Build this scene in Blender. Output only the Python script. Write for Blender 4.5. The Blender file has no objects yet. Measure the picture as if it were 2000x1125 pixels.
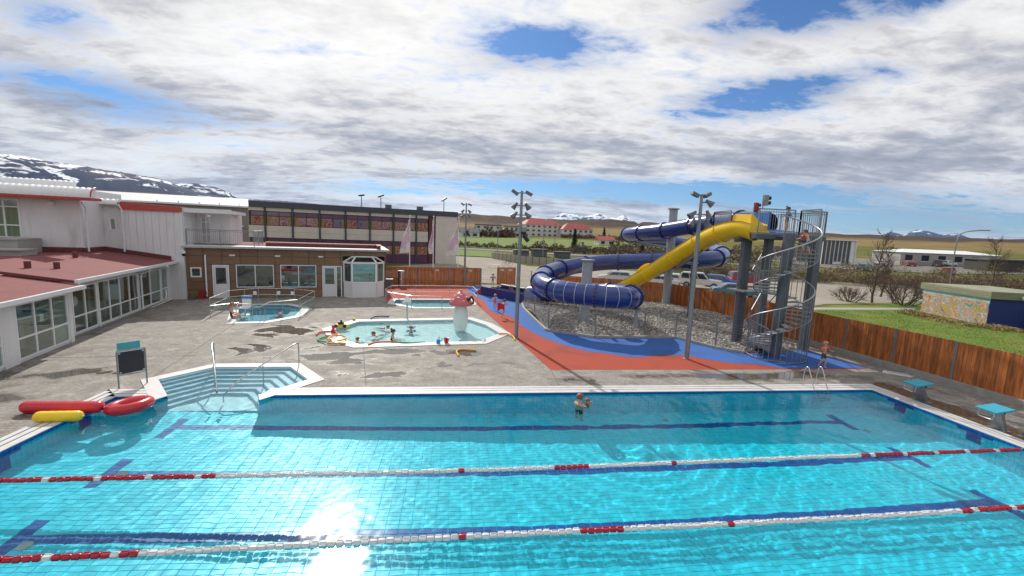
import bpy, bmesh, math, random
import numpy as np
from mathutils import Vector, Matrix
from mathutils.geometry import tessellate_polygon
random.seed(7); RNG = np.random.default_rng(7)
S = bpy.context.scene; COL = S.collection; R = math.radians
# ------------------------------------------------------------------ camera
cam = bpy.data.cameras.new('camera'); CAM = bpy.data.objects.new('camera', cam); COL.objects.link(CAM); S.camera = CAM
cam.sensor_width = 36; cam.lens = 36*827.76/2000; cam.clip_end = 40000; cam.clip_start = .1
_pi, _ro, _ya = 0.12597, 0.03913, 0.12919
_f0 = Vector((math.sin(_ya), math.cos(_ya), 0)); _r0 = Vector((math.cos(_ya), -math.sin(_ya), 0)); _u0 = Vector((0, 0, 1))
_f = _f0*math.cos(_pi)-_u0*math.sin(_pi); _u = _u0*math.cos(_pi)+_f0*math.sin(_pi)
_r2 = _r0*math.cos(_ro)+_u*math.sin(_ro); _u2 = _u*math.cos(_ro)-_r0*math.sin(_ro)
_M = Matrix((_r2, _u2, -_f)).transposed().to_4x4(); _M.translation = (0, 0, 5.158); CAM.matrix_world = _M
# ------------------------------------------------------------------ light
S.view_settings.view_transform = 'Standard'; S.view_settings.look = 'None'; S.view_settings.gamma = 1
S.view_settings.exposure = 0.0
S.cycles.use_denoising = True
S.cycles.max_bounces = 8; S.cycles.transparent_max_bounces = 12; S.cycles.sample_clamp_indirect = 6
SUN_EL, SUN_AZ = 38.0, -15.2     # azimuth from +Y towards +X
sd = Vector((math.cos(R(SUN_EL))*math.sin(R(SUN_AZ)), math.cos(R(SUN_EL))*math.cos(R(SUN_AZ)), math.sin(R(SUN_EL))))
_l = bpy.data.lights.new('sun', 'SUN'); _l.energy = 4.3; _l.angle = R(.55); _l.color = (1, .95, .87)
SUN = bpy.data.objects.new('sun', _l); COL.objects.link(SUN); SUN.rotation_euler = sd.to_track_quat('Z', 'Y').to_euler()
_l.cycles.is_caustics_light = True
W = bpy.data.worlds.new('World'); S.world = W; W.use_nodes = True
def N(nt, t, **kw):
    n = nt.nodes.new(t)
    for k, v in kw.items():
        if k.startswith('i_'): n.inputs[k[2:].replace('_', ' ')].default_value = v
        else: setattr(n, k, v)
    return n
def mth(nt, op, a, b=None, c=None, clamp=False):
    n = nt.nodes.new('ShaderNodeMath'); n.operation = op; n.use_clamp = clamp
    for i, x in enumerate((a, b, c)):
        if x is None: continue
        if isinstance(x, (int, float)): n.inputs[i].default_value = x
        else: nt.links.new(x, n.inputs[i])
    return n.outputs[0]
def ramp(nt, fac, pts, interp='LINEAR'):
    n = nt.nodes.new('ShaderNodeValToRGB'); n.color_ramp.interpolation = interp
    e = n.color_ramp.elements
    while len(e) < len(pts): e.new(.5)
    for el, (p, c) in zip(e, pts):
        el.position = p; el.color = (*c, 1) if len(c) == 3 else c
    nt.links.new(fac, n.inputs[0]); return n.outputs[0]
def mixc(nt, fac, a, b, mode='MIX'):
    n = nt.nodes.new('ShaderNodeMix'); n.data_type = 'RGBA'; n.blend_type = mode
    for sck, x in ((n.inputs[0], fac), (n.inputs[6], a), (n.inputs[7], b)):
        if hasattr(x, 'is_linked'): nt.links.new(x, sck)
        elif isinstance(x, (int, float)): sck.default_value = x
        else: sck.default_value = (*x, 1)
    return n.outputs[2]
def pixdir(x, y):
    d = _f + _r2*((x-1000)/827.76) + _u2*((562.5-y)/827.76); return d.normalized()
def make_sky():
    nt = W.node_tree; bg = nt.nodes['Background']; bg.inputs[1].default_value = 0.118
    sky = N(nt, 'ShaderNodeTexSky', sky_type='NISHITA', sun_disc=False, sun_elevation=R(SUN_EL), sun_rotation=R(SUN_AZ))
    sky.air_density = 1.0; sky.dust_density = .3; sky.ozone_density = 2.5
    tc = N(nt, 'ShaderNodeTexCoord'); L = nt.links.new
    sep = N(nt, 'ShaderNodeSeparateXYZ'); L(tc.outputs['Generated'], sep.inputs[0])
    z = mth(nt, 'ADD', mth(nt, 'MAXIMUM', sep.outputs[2], 0.0), .14)
    cx = mth(nt, 'DIVIDE', sep.outputs[0], z); cy = mth(nt, 'DIVIDE', sep.outputs[1], z)
    com = N(nt, 'ShaderNodeCombineXYZ'); L(cx, com.inputs[0]); L(cy, com.inputs[1])
    def nz(sc, loc, scale, det, ro, di):
        mp = N(nt, 'ShaderNodeMapping'); mp.inputs['Rotation'].default_value = (0, 0, R(14)); mp.inputs['Scale'].default_value = sc; mp.inputs['Location'].default_value = loc; L(com.outputs[0], mp.inputs[0])
        n = N(nt, 'ShaderNodeTexNoise'); L(mp.outputs[0], n.inputs[0])
        for k, v in (('Scale', scale), ('Detail', det), ('Roughness', ro), ('Distortion', di)): n.inputs[k].default_value = v
        return n.outputs[0]
    big = nz((.5, 1.15, 1), (3.1, 1.7, 0), .95, 10, .55, .5); puff = nz((.7, 1.2, 1), (7.3, 2.2, 0), 2.2, 10, .58, .3); fine = nz((.8, 1.2, 1), (1.3, 9.2, 0), 8, 8, .62, .3)
    # openings in the cloud deck, each a direction with its angular half width
    hole = None
    for (x, y, sx, sy, amt) in HOLES:
        d = pixdir(x, y); rgt = Vector((d.y, -d.x, 0)).normalized(); upv = rgt.cross(d)
        def dotn(v):
            n = N(nt, 'ShaderNodeVectorMath', operation='DOT_PRODUCT'); L(tc.outputs['Generated'], n.inputs[0]); n.inputs[1].default_value = v; return n.outputs['Value']
        a = mth(nt, 'DIVIDE', dotn(rgt), sx); b = mth(nt, 'DIVIDE', mth(nt, 'SUBTRACT', dotn(upv), 0), sy)
        r2 = mth(nt, 'ADD', mth(nt, 'MULTIPLY', a, a), mth(nt, 'MULTIPLY', b, b))
        g = mth(nt, 'MULTIPLY', mth(nt, 'POWER', 2.718, mth(nt, 'MULTIPLY', r2, -1.0)), amt)
        g = mth(nt, 'MULTIPLY', g, mth(nt, 'GREATER_THAN', dotn(d), 0.0))
        hole = g if hole is None else mth(nt, 'ADD', hole, g)
    edge = mth(nt, 'ADD', mth(nt, 'MULTIPLY', puff, .55), mth(nt, 'MULTIPLY', fine, .45))
    cov = mth(nt, 'SUBTRACT', mth(nt, 'ADD', mth(nt, 'MULTIPLY', edge, 1.1), mth(nt, 'ADD', mth(nt, 'MULTIPLY', big, .25), .12)), hole)
    cover = ramp(nt, cov, [(.50, (0, 0, 0)), (.60, (.55, .55, .55)), (.72, (1, 1, 1))])
    # cloud body: pale tops, grey-lilac undersides
    shade = mth(nt, 'ADD', mth(nt, 'ADD', mth(nt, 'MULTIPLY', big, .72), mth(nt, 'MULTIPLY', puff, .36)), mth(nt, 'MULTIPLY', mth(nt, 'SUBTRACT', fine, .35), .30))
    ccol = ramp(nt, shade, [(.42, (9.4, 9.2, 8.95)), (.50, (8.3, 8.2, 8.05)), (.56, (7.3, 7.2, 7.15)), (.61, (5.6, 5.6, 5.8)), (.67, (3.9, 4.05, 4.6)), (.78, (2.6, 2.8, 3.4))])
    elev = ramp(nt, sep.outputs[2], [(0.0, (.86, .90, .96)), (.10, (.92, .94, .98)), (.30, (.97, .98, .99)), (.5, (1, 1, 1))])
    ccol = mixc(nt, 1.0, ccol, elev, 'MULTIPLY')
    skyc = mixc(nt, 1.0, sky.outputs[0], (SKYTINT), 'MULTIPLY')
    out = mixc(nt, cover, skyc, ccol)
    L(out, bg.inputs[0])
    W.cycles.sampling_method = 'MANUAL'; W.cycles.sample_map_resolution = 512
SKYTINT = (.42, .62, .86)
# (pixel of the photograph, angular half widths, strength)
HOLES = [(1050, 95, .17, .045, .33), (1470, 196, .15, .036, .34), (215, 195, .17, .04, .31), (1560, 8, .15, .05, .36), (1790, 2, .06, .03, .2),
         (1150, 370, .46, .026, .36), (1450, 385, .24, .024, .26), (1780, 434, .30, .026, .36), (1640, 150, .10, .02, .14), (100, 35, .06, .03, .18), (700, 372, .12, .016, .14)]
make_sky()
# ------------------------------------------------------------------ helpers
def mat(name, col, rough=.6, metal=0., var=.12, scale=6., bump=0., bscale=80., spec=.5, coat=0., obj=True, streak=None, rand=0., dirt=None):
    m = bpy.data.materials.new(name); m.use_nodes = True; nt = m.node_tree; b = nt.nodes['Principled BSDF']
    b.inputs['Roughness'].default_value = rough; b.inputs['Metallic'].default_value = metal
    b.inputs['Specular IOR Level'].default_value = spec; b.inputs['Coat Weight'].default_value = coat
    geo = N(nt, 'ShaderNodeNewGeometry')
    mp = N(nt, 'ShaderNodeMapping'); nt.links.new(geo.outputs['Position'], mp.inputs[0])
    mp.inputs['Scale'].default_value = streak or (1, 1, 1)
    n = N(nt, 'ShaderNodeTexNoise'); n.inputs['Scale'].default_value = scale; n.inputs['Detail'].default_value = 5; n.inputs['Roughness'].default_value = .6
    nt.links.new(mp.outputs[0], n.inputs[0])
    lo = tuple(c*(1-var) for c in col); hi = tuple(min(1, c*(1+var)) for c in col)
    c = ramp(nt, n.outputs[0], [(.3, lo), (.7, hi)])
    if dirt:
        n3 = N(nt, 'ShaderNodeTexNoise'); n3.inputs['Scale'].default_value = dirt[1]; n3.inputs['Detail'].default_value = 6; nt.links.new(mp.outputs[0], n3.inputs[0])
        c = mixc(nt, ramp(nt, n3.outputs[0], [(dirt[2], (0, 0, 0)), (dirt[2]+.2, (1, 1, 1))]), c, dirt[0])
    if rand:
        oi = N(nt, 'ShaderNodeObjectInfo'); k = mth(nt, 'ADD', mth(nt, 'MULTIPLY', mth(nt, 'FRACT', mth(nt, 'ADD', geo.outputs['Random Per Island'], oi.outputs['Random'])), rand), 1-rand/2)
        cc = N(nt, 'ShaderNodeCombineColor')
        for i in range(3): nt.links.new(k, cc.inputs[i])
        c = mixc(nt, 1.0, c, cc.outputs[0], 'MULTIPLY')
    nt.links.new(c, b.inputs['Base Color'])
    rr = mth(nt, 'ADD', mth(nt, 'MULTIPLY', n.outputs[0], .2), rough-.1, clamp=True); nt.links.new(rr, b.inputs['Roughness'])
    if bump:
        n2 = N(nt, 'ShaderNodeTexNoise'); n2.inputs['Scale'].default_value = bscale; n2.inputs['Detail'].default_value = 3; nt.links.new(mp.outputs[0], n2.inputs[0])
        bp = N(nt, 'ShaderNodeBump'); bp.inputs['Strength'].default_value = bump; bp.inputs['Distance'].default_value = .02; nt.links.new(n2.outputs[0], bp.inputs['Height']); nt.links.new(bp.outputs[0], b.inputs['Normal'])
    return m
OFF = {}
def off(o):
    return OFF.get(o.name, Vector((0, 0, 0))) if o else Vector((0, 0, 0))
class MB:
    def __init__(s, M=None): s.v = []; s.f = []; s.m = []; s.M = M
    def add(s, vs, fs, m=0):
        k = len(s.v)
        if s.M is not None: vs = [s.M @ Vector(v) for v in vs]
        s.v += [tuple(v) for v in vs]; s.f += [tuple(i+k for i in f) for f in fs]; s.m += [m]*len(fs); return s
    def box(s, x0, x1, y0, y1, z0, z1, m=0):
        return s.add([(x0,y0,z0),(x1,y0,z0),(x1,y1,z0),(x0,y1,z0),(x0,y0,z1),(x1,y0,z1),(x1,y1,z1),(x0,y1,z1)],
                     [(3,2,1,0),(4,5,6,7),(0,1,5,4),(1,2,6,5),(2,3,7,6),(3,0,4,7)], m)
    def hexa(s, p, m=0):   # 8 free corners, bottom 4 then top 4
        return s.add(p, [(3,2,1,0),(4,5,6,7),(0,1,5,4),(1,2,6,5),(2,3,7,6),(3,0,4,7)], m)
    def beam(s, a, b, w, h, m=0, up=(0,0,1)):
        a = Vector(a); b = Vector(b); d = (b-a).normalized(); u = Vector(up)
        if abs(d.dot(u)) > .98: u = Vector((0, 1, 0))
        r = d.cross(u).normalized()*w/2; u = r.cross(d).normalized()*h/2
        return s.hexa([a-r-u, a+r-u, b+r-u, b-r-u, a-r+u, a+r+u, b+r+u, b-r+u], m)
    def cyl(s, a, b, r0, r1=None, n=10, m=0, caps=True):
        r1 = r0 if r1 is None else r1
        a = Vector(a); b = Vector(b); d = (b-a).normalized()
        u = d.orthogonal().normalized(); w = d.cross(u)
        vs = []
        for c, r in ((a, r0), (b, r1)):
            for i in range(n):
                t = 2*math.pi*i/n; vs.append(c+(u*math.cos(t)+w*math.sin(t))*r)
        fs = [(i, (i+1) % n, n+(i+1) % n, n+i) for i in range(n)]
        if caps: fs += [tuple(range(n-1, -1, -1)), tuple(range(n, 2*n))]
        return s.add(vs, fs, m)
    def tube(s, path, r, n=8, m=0, closed=False, caps=True, rs=None):
        P = [Vector(p) for p in path]; K = len(P); vs = []; fs = []
        d0 = (P[1]-P[0]).normalized(); u = d0.orthogonal().normalized()
        if abs(d0.z) < .9: u = Vector((0, 0, 1))-d0*d0.z; u.normalize()
        for i in range(K):
            if closed: d = (P[(i+1) % K]-P[i-1]).normalized()
            else: d = (P[min(i+1, K-1)]-P[max(i-1, 0)]).normalized()
            u = (u-d*u.dot(d)).normalized(); w = d.cross(u); rr = rs[i] if rs else r
            for j in range(n):
                t = 2*math.pi*j/n; vs.append(P[i]+(u*math.cos(t)+w*math.sin(t))*rr)
        for i in range(K if closed else K-1):
            for j in range(n):
                a = i*n+j; b = i*n+(j+1) % n; k = ((i+1) % K)*n
                fs.append((a, b, k+(j+1) % n, k+j))
        if caps and not closed: fs += [tuple(range(n-1, -1, -1)), tuple(range((K-1)*n, K*n))]
        return s.add(vs, fs, m)
    def lathe(s, prof, c=(0,0,0), n=20, m=0, ax=None):
        vs = []; fs = []; K = len(prof)
        Q = Vector((0,0,1)).rotation_difference(Vector(ax)) if ax else None
        for r, z in prof:
            for i in range(n):
                t = 2*math.pi*i/n; q = Vector((r*math.cos(t), r*math.sin(t), z))
                if Q: q = Q @ q
                vs.append(q+Vector(c))
        for k in range(K-1):
            for i in range(n): fs.append((k*n+i, k*n+(i+1) % n, (k+1)*n+(i+1) % n, (k+1)*n+i))
        if prof[0][0] > 1e-4: fs.append(tuple(range(n-1, -1, -1)))
        if prof[-1][0] > 1e-4: fs.append(tuple(range((K-1)*n, K*n)))
        return s.add(vs, fs, m)
    def ball(s, c, r, n=12, k=8, m=0, sc=(1,1,1)):
        vs = []; fs = []
        for j in range(k+1):
            ph = math.pi*j/k
            for i in range(n):
                t = 2*math.pi*i/n; vs.append((c[0]+r*sc[0]*math.sin(ph)*math.cos(t), c[1]+r*sc[1]*math.sin(ph)*math.sin(t), c[2]-r*sc[2]*math.cos(ph)))
        for j in range(k):
            for i in range(n): fs.append((j*n+i, j*n+(i+1) % n, (j+1)*n+(i+1) % n, (j+1)*n+i))
        return s.add(vs, fs, m)
    def prism(s, poly, z0, z1, m=0, bottom=True):
        n = len(poly); a = sum(poly[i][0]*poly[(i+1) % n][1]-poly[(i+1) % n][0]*poly[i][1] for i in range(n))
        if a < 0: poly = poly[::-1]
        vs = [(x, y, z0) for x, y in poly]+[(x, y, z1) for x, y in poly]
        fs = [(i, (i+1) % n, n+(i+1) % n, n+i) for i in range(n)]
        tri = tessellate_polygon([[Vector((x, y, 0)) for x, y in poly]])
        for t in tri:
            A, B_, C_ = [Vector((*poly[i], 0)) for i in t]
            t = t if (B_-A).cross(C_-A).z > 0 else t[::-1]
            fs.append(tuple(i+n for i in t))
            if bottom: fs.append(tuple(t[::-1]))
        return s.add(vs, fs, m)
    def sheet(s, outer, holes=(), z=0., m=0, zf=None):
        pl = [[Vector((x, y, 0)) for x, y in outer]]+[[Vector((x, y, 0)) for x, y in h] for h in holes]
        fl = [v for q in pl for v in q]; fs = []
        for t in tessellate_polygon(pl):
            A, B_, C_ = [fl[i] for i in t]
            fs.append(tuple(t) if (B_-A).cross(C_-A).z > 0 else tuple(t[::-1]))
        return s.add([(v.x, v.y, zf(v.x, v.y) if zf else z) for v in fl], fs, m)
    def extr(s, prof, a, b, m=0):     # profile list of (across, up) swept from a to b (horizontal run)
        a = Vector(a); b = Vector(b); d = (b-a).normalized(); r = Vector((d.y, -d.x, 0)); n = len(prof)
        vs = [a+r*x+Vector((0,0,z)) for x, z in prof]+[b+r*x+Vector((0,0,z)) for x, z in prof]
        return s.add(vs, [(i, (i+1) % n, n+(i+1) % n, n+i) for i in range(n)]+[tuple(range(n-1,-1,-1)), tuple(range(n, 2*n))], m)
    def mesh(s, name, mats, o=Vector((0,0,0)), smooth=False):
        me = bpy.data.meshes.new(name); me.from_pydata([(v[0]-o[0], v[1]-o[1], v[2]-o[2]) for v in s.v], [], s.f)
        for q in (mats if isinstance(mats, (list, tuple)) else [mats]): me.materials.append(q)
        if any(s.m): me.polygons.foreach_set('material_index', s.m)
        if smooth:
            me.polygons.foreach_set('use_smooth', [True]*len(s.f))
            if smooth != 'all': me.set_sharp_from_angle(angle=R(40))
        me.update(); return me
    def build(s, name, mats, parent=None, smooth=False, origin=None):
        o = off(parent) if parent else Vector(origin or (0,0,0))
        ob = bpy.data.objects.new(name, s.mesh(name, mats, o, smooth)); COL.objects.link(ob)
        if parent: ob.parent = parent
        else: ob.location = o
        OFF[ob.name] = o.copy(); return ob
def tag(o, label, cat, group=None):
    o['label'] = label; o['category'] = cat
    if group: o['group'] = group
    return o
def thing(name, label, cat, loc=(0,0,0), group=None):
    o = bpy.data.objects.new(name, None); o.empty_display_size = .2; COL.objects.link(o); o.location = loc; OFF[o.name] = Vector(loc); return tag(o, label, cat, group)
def kind(o, k): o['kind'] = k; return o
def inst(name, me, loc, parent, rot=None):
    o = bpy.data.objects.new(name, me); COL.objects.link(o); o.parent = parent; o.location = Vector(loc)-off(parent)
    if rot is not None: o.rotation_euler = rot
    return o
def copy_tree(o, parent=None):
    c = o.copy(); COL.objects.link(c); c.parent = parent
    for ch in o.children: copy_tree(ch, c)
    return c
def catmull(P, n=8):
    P = [Vector(p) for p in P]; out = []
    for i in range(len(P)-1):
        a, b, c, d = P[max(i-1, 0)], P[i], P[i+1], P[min(i+2, len(P)-1)]
        for k in range(n):
            t = k/n; out.append(.5*((2*b)+(c-a)*t+(2*a-5*b+4*c-d)*t*t+(3*b-a-3*c+d)*t**3))
    out.append(P[-1]); return out
def smooth_path(P, it=2):
    P = [Vector(p) for p in P]
    for _ in range(it): P = [P[0]]+[(P[i-1]+2*P[i]+P[i+1])/4 for i in range(1, len(P)-1)]+[P[-1]]
    return P
def offset_poly(poly, d):
    n = len(poly); a = sum(poly[i][0]*poly[(i+1) % n][1]-poly[(i+1) % n][0]*poly[i][1] for i in range(n))
    if a < 0: poly = poly[::-1]
    out = []
    for i in range(n):
        p0, p1, p2 = Vector(poly[i-1]), Vector(poly[i]), Vector(poly[(i+1) % n])
        d1 = (p1-p0).normalized(); d2 = (p2-p1).normalized(); n1 = Vector((d1.y, -d1.x)); n2 = Vector((d2.y, -d2.x))
        bis = (n1+n2); bis /= max(.35, bis.length_squared/2); out.append(tuple(p1+bis*d))
    return out
def isect(p, d, q, e):
    den = d[0]*e[1]-d[1]*e[0]; t = ((q[0]-p[0])*e[1]-(q[1]-p[1])*e[0])/den; return (p[0]+t*d[0], p[1]+t*d[1])
# rotated frame of the bath house: u runs along the brown facade, v away from the pool
_a = R(13.5); FB = Matrix(((math.cos(_a), -math.sin(_a), 0, -18.1), (math.sin(_a), math.cos(_a), 0, 30.7), (0, 0, 1, 0), (0, 0, 0, 1)))
def B(u, v, z=0.): return FB @ Vector((u, v, z))
# ------------------------------------------------------------------ materials
M = {}
M['white'] = mat('white_paint', (.70, .695, .70), .5, var=.06, scale=1.3, dirt=((.45, .44, .44), .9, .6), streak=(1.5, 1.5, .4))
M['whitemetal'] = mat('white_sheet_metal', (.74, .75, .76), .35, var=.05)
M['frame'] = mat('white_window_frame', (.78, .78, .78), .4, var=.03)
M['red'] = mat('red_sheet_metal', (.42, .055, .04), .45, var=.1)
M['redroof'] = mat('red_roofing_felt', (.19, .05, .05), .85, var=.25, scale=3, bump=.3, bscale=120, dirt=((.14, .045, .045), .8, .55))
M['darkred'] = mat('dark_red_flashing', (.13, .03, .03), .6, var=.2)
M['pink'] = mat('faded_red_cap', (.5, .24, .2), .6, var=.1)
M['brown'] = mat('brown_cladding', (.215, .12, .068), .5, var=.14, scale=2, rand=.16, streak=(1, 1, 6))
M['joint'] = mat('dark_joint', (.03, .025, .02), .8)
M['concrete'] = mat('grey_concrete', (.33, .32, .30), .8, var=.18, scale=3, bump=.3)
M['grey'] = mat('grey_render', (.36, .35, .33), .8, var=.08, scale=1.5)
M['taupe'] = mat('taupe_render', (.23, .205, .18), .8, var=.1, scale=1.2)
M['beige'] = mat('beige_panel', (.60, .55, .50), .7, var=.06, scale=.8)
M['navy'] = mat('dark_blue_grey_metal', (.05, .06, .085), .5, var=.12)
M['steel'] = mat('brushed_stainless_steel', (.55, .55, .56), .28, metal=1., var=.08)
M['galv'] = mat('galvanised_steel', (.27, .285, .305), .45, metal=.7, var=.18, scale=12)
M['tower'] = mat('grey_painted_steel', (.115, .13, .155), .5, metal=.3, var=.15, scale=4)
M['black'] = mat('black_plastic', (.015, .015, .017), .5)
M['rubberblack'] = mat('tyre_rubber', (.02, .02, .02), .8)
M['blueslide'] = mat('blue_fibreglass', (.008, .035, .20), .25, var=.12, scale=1.5, coat=.35, dirt=((.02, .055, .23), 2.5, .6))
M['navyflange'] = mat('dark_blue_flange', (.012, .02, .14), .35, var=.1)
M['yellowslide'] = mat('yellow_fibreglass', (.88, .57, .004), .3, var=.08, scale=1.5, coat=.3)
M['wood'] = mat('stained_fence_board', (.40, .125, .03), .65, var=.45, scale=5, streak=(3, 3, .35), rand=.6, bump=.15, bscale=40)
M['coping'] = mat('white_coping_tile', (.56, .55, .545), .45, var=.08, scale=4, dirt=((.42, .40, .38), 2., .58))
M['slot'] = mat('dark_drain_slot', (.04, .045, .07), .7)
def tilemat(name, col, rough=.3):
    m = mat(name, col, rough, var=.06, scale=3, rand=.12); return m
M['tile'] = tilemat('pool_tile', (.025, .74, .90))
M['tileblue'] = tilemat('dark_blue_tile', (.0, .10, .40))
M['tilewhite'] = tilemat('pale_step_tile', (.58, .78, .84))
M['tilekid'] = mat('speckled_turquoise_tile', (.56, .87, .92), .4, var=.22, scale=26)
M['grout'] = mat('pool_grout', (.04, .58, .74), .7)
M['skin'] = mat('skin', (.58, .33, .23), .5, var=.06)
M['redplast'] = mat('red_vinyl', (.55, .006, .02), .3, var=.05, coat=.3)
M['yelplast'] = mat('yellow_vinyl', (.85, .58, .01), .32, var=.05, coat=.2)
M['teal'] = mat('teal_plastic', (.06, .36, .42), .45, var=.08)
def flat(name, col, rough=.5, **k): 
    if name not in M: M[name] = mat(name, col, rough, **k)
    return M[name]
def glassmat(name, tint=(.8, .88, .86), base=.10):
    m = bpy.data.materials.new(name); m.use_nodes = True; nt = m.node_tree; nt.nodes.remove(nt.nodes['Principled BSDF'])
    out = nt.nodes['Material Output']; tr = N(nt, 'ShaderNodeBsdfTransparent'); tr.inputs[0].default_value = (*tint, 1)
    gl = N(nt, 'ShaderNodeBsdfGlossy'); gl.inputs['Roughness'].default_value = .02; gl.inputs[0].default_value = (.95, 1, .98, 1)
    nz = N(nt, 'ShaderNodeTexNoise'); nz.inputs['Scale'].default_value = .9
    bp = N(nt, 'ShaderNodeBump'); bp.inputs['Strength'].default_value = .06; bp.inputs['Distance'].default_value = .05
    nt.links.new(nz.outputs[0], bp.inputs['Height']); nt.links.new(bp.outputs[0], gl.inputs['Normal'])
    lw = N(nt, 'ShaderNodeLayerWeight'); fr = mth(nt, 'ADD', mth(nt, 'MULTIPLY', mth(nt, 'POWER', lw.outputs['Facing'], 4.0), .9), base, clamp=True)
    mx = N(nt, 'ShaderNodeMixShader'); nt.links.new(fr, mx.inputs[0])
    nt.links.new(tr.outputs[0], mx.inputs[1]); nt.links.new(gl.outputs[0], mx.inputs[2]); nt.links.new(mx.outputs[0], out.inputs[0]); return m
M['glass'] = glassmat('window_glass'); M['railglass'] = glassmat('clear_rail_glass', (.93, .97, .95), .02)
def watermat(name, tint, rough=.11):
    m = bpy.data.materials.new(name); m.use_nodes = True; nt = m.node_tree; nt.nodes.remove(nt.nodes['Principled BSDF'])
    rf = N(nt, 'ShaderNodeBsdfRefraction'); rf.inputs['Color'].default_value = (*tint, 1); rf.inputs['Roughness'].default_value = 0; rf.inputs['IOR'].default_value = 1.333
    gl = N(nt, 'ShaderNodeBsdfGlossy'); gl.inputs['Roughness'].default_value = rough
    lw = N(nt, 'ShaderNodeLayerWeight'); fr = mth(nt, 'ADD', mth(nt, 'MULTIPLY', mth(nt, 'POWER', lw.outputs['Facing'], 5.0), .75), .02)
    mx = N(nt, 'ShaderNodeMixShader'); nt.links.new(fr, mx.inputs[0]); nt.links.new(rf.outputs[0], mx.inputs[1]); nt.links.new(gl.outputs[0], mx.inputs[2])
    nt.links.new(mx.outputs[0], nt.nodes['Material Output'].inputs[0]); return m
M['water'] = watermat('pool_water', (.80, .97, 1.)); M['waterkid'] = watermat('shallow_water', (.9, .99, 1.))
# ------------------------------------------------------------------ terrain, hills, mountain
def _sm(t): t = min(1, max(0, t)); return t*t*(3-2*t)
def ridge_top(az):    # how high the far moor stands, as tangent of elevation seen from the pool
    pts = [(-60, .047), (-30, .047), (-12, .046), (0, .044), (8, .040), (14, .040), (20, .041), (26, .036), (34, .028), (48, .0235), (70, .023), (110, .023)]
    for (a, x), (b, y) in zip(pts, pts[1:]):
        if a <= az <= b: return x+(y-x)*(az-a)/(b-a)
    return .036
def terr(x, y):
    r = math.hypot(x, y); az = math.degrees(math.atan2(x, y))
    if r < 82: return -.15
    k = .021 if abs(az) < 130 else 0
    t = ridge_top(az) if abs(az) < 120 else .01
    r1, r2 = (850, 1150) if az < 24 else (850, 2200)
    z1 = 5+r1*(.0215 if az < 24 else .0165); z2 = 5+r2*t
    if r < r1: return -.15+(z1+.15)*((r-82)/(r1-82))**1.12
    if r < r2:
        q = (r-r1)/(r2-r1); return z1+(z2-z1)*(_sm(q) if az < 24 else q)
    return z2+(r-r2)*t*.35
def grassland():
    m = bpy.data.materials.new('moor_and_meadow'); m.use_nodes = True; nt = m.node_tree; b = nt.nodes['Principled BSDF']; b.inputs['Roughness'].default_value = .95; b.inputs['Specular IOR Level'].default_value = .1
    geo = N(nt, 'ShaderNodeNewGeometry'); sp = N(nt, 'ShaderNodeSeparateXYZ'); nt.links.new(geo.outputs['Position'], sp.inputs[0])
    r = mth(nt, 'SQRT', mth(nt, 'ADD', mth(nt, 'MULTIPLY', sp.outputs[0], sp.outputs[0]), mth(nt, 'MULTIPLY', sp.outputs[1], sp.outputs[1])))
    def nz(s, d=6, sc=(1,1,1)):
        mp = N(nt, 'ShaderNodeMapping'); mp.inputs['Scale'].default_value = sc; nt.links.new(geo.outputs['Position'], mp.inputs[0])
        n = N(nt, 'ShaderNodeTexNoise'); n.inputs['Scale'].default_value = s; n.inputs['Detail'].default_value = d; n.inputs['Roughness'].default_value = .65; nt.links.new(mp.outputs[0], n.inputs[0]); return n.outputs[0]
    big = nz(.006); mid = nz(.05); fine = nz(1.2)
    green = ramp(nt, mid, [(.3, (.06, .075, .014)), (.5, (.11, .115, .025)), (.7, (.17, .135, .045))])
    gold = ramp(nt, nz(.03, 9, (1, 1, 3)), [(.3, (.10, .075, .03)), (.45, (.17, .12, .045)), (.6, (.23, .17, .07)), (.72, (.11, .10, .035))])
    heath = ramp(nt, nz(.02, 8, (1, 1, 4)), [(.3, (.03, .02, .016)), (.55, (.06, .038, .026)), (.75, (.12, .075, .04))])
    rr = mth(nt, 'ADD', r, mth(nt, 'MULTIPLY', mth(nt, 'SUBTRACT', big, .5), 420))
    c = mixc(nt, ramp(nt, mth(nt, 'DIVIDE', rr, 1000), [(.30, (0, 0, 0)), (.42, (1, 1, 1))]), green, gold)
    c = mixc(nt, ramp(nt, mth(nt, 'DIVIDE', rr, 2000), [(.36, (0, 0, 0)), (.50, (1, 1, 1))]), c, heath)
    nt.links.new(c, b.inputs['Base Color']); return m
M['land'] = grassland()
mb = MB()
DECK = [(-40, -6), (19.05, -6), (19.05, 11.4), (18.7, 15.6), (18.25, 18.2), (18.4, 24), (17.4, 28.8), (16.8, 31.4), (15, 33), (9, 36.2), (7.2, 40.2), (6.2, 43.3), (-6.7, 40.1), (-9, 48), (-40, 42)]
rings = [82, 90, 100, 115, 130, 150, 175, 205, 240, 280, 330, 390, 470, 560, 670, 760, 850, 900, 950, 1000, 1060, 1150, 1300, 1500, 1800, 2200, 3000, 4500, 7000]
NA = 360; vs = []; fs = []
for r in rings:
    for i in range(NA):
        t = 2*math.pi*i/NA; x = r*math.sin(t); y = r*math.cos(t)
        j = (math.sin(i*1.7+r*.01)+math.sin(i*.53+r*.003)+math.sin(i*.31+1))*.6 if r > 500 else 0
        vs.append((x, y, terr(x, y)+j*min(4, r/700)))
for k in range(len(rings)-1):
    for i in range(NA): fs.append((k*NA+i, (k+1)*NA+i, (k+1)*NA+(i+1) % NA, k*NA+(i+1) % NA))
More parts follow.
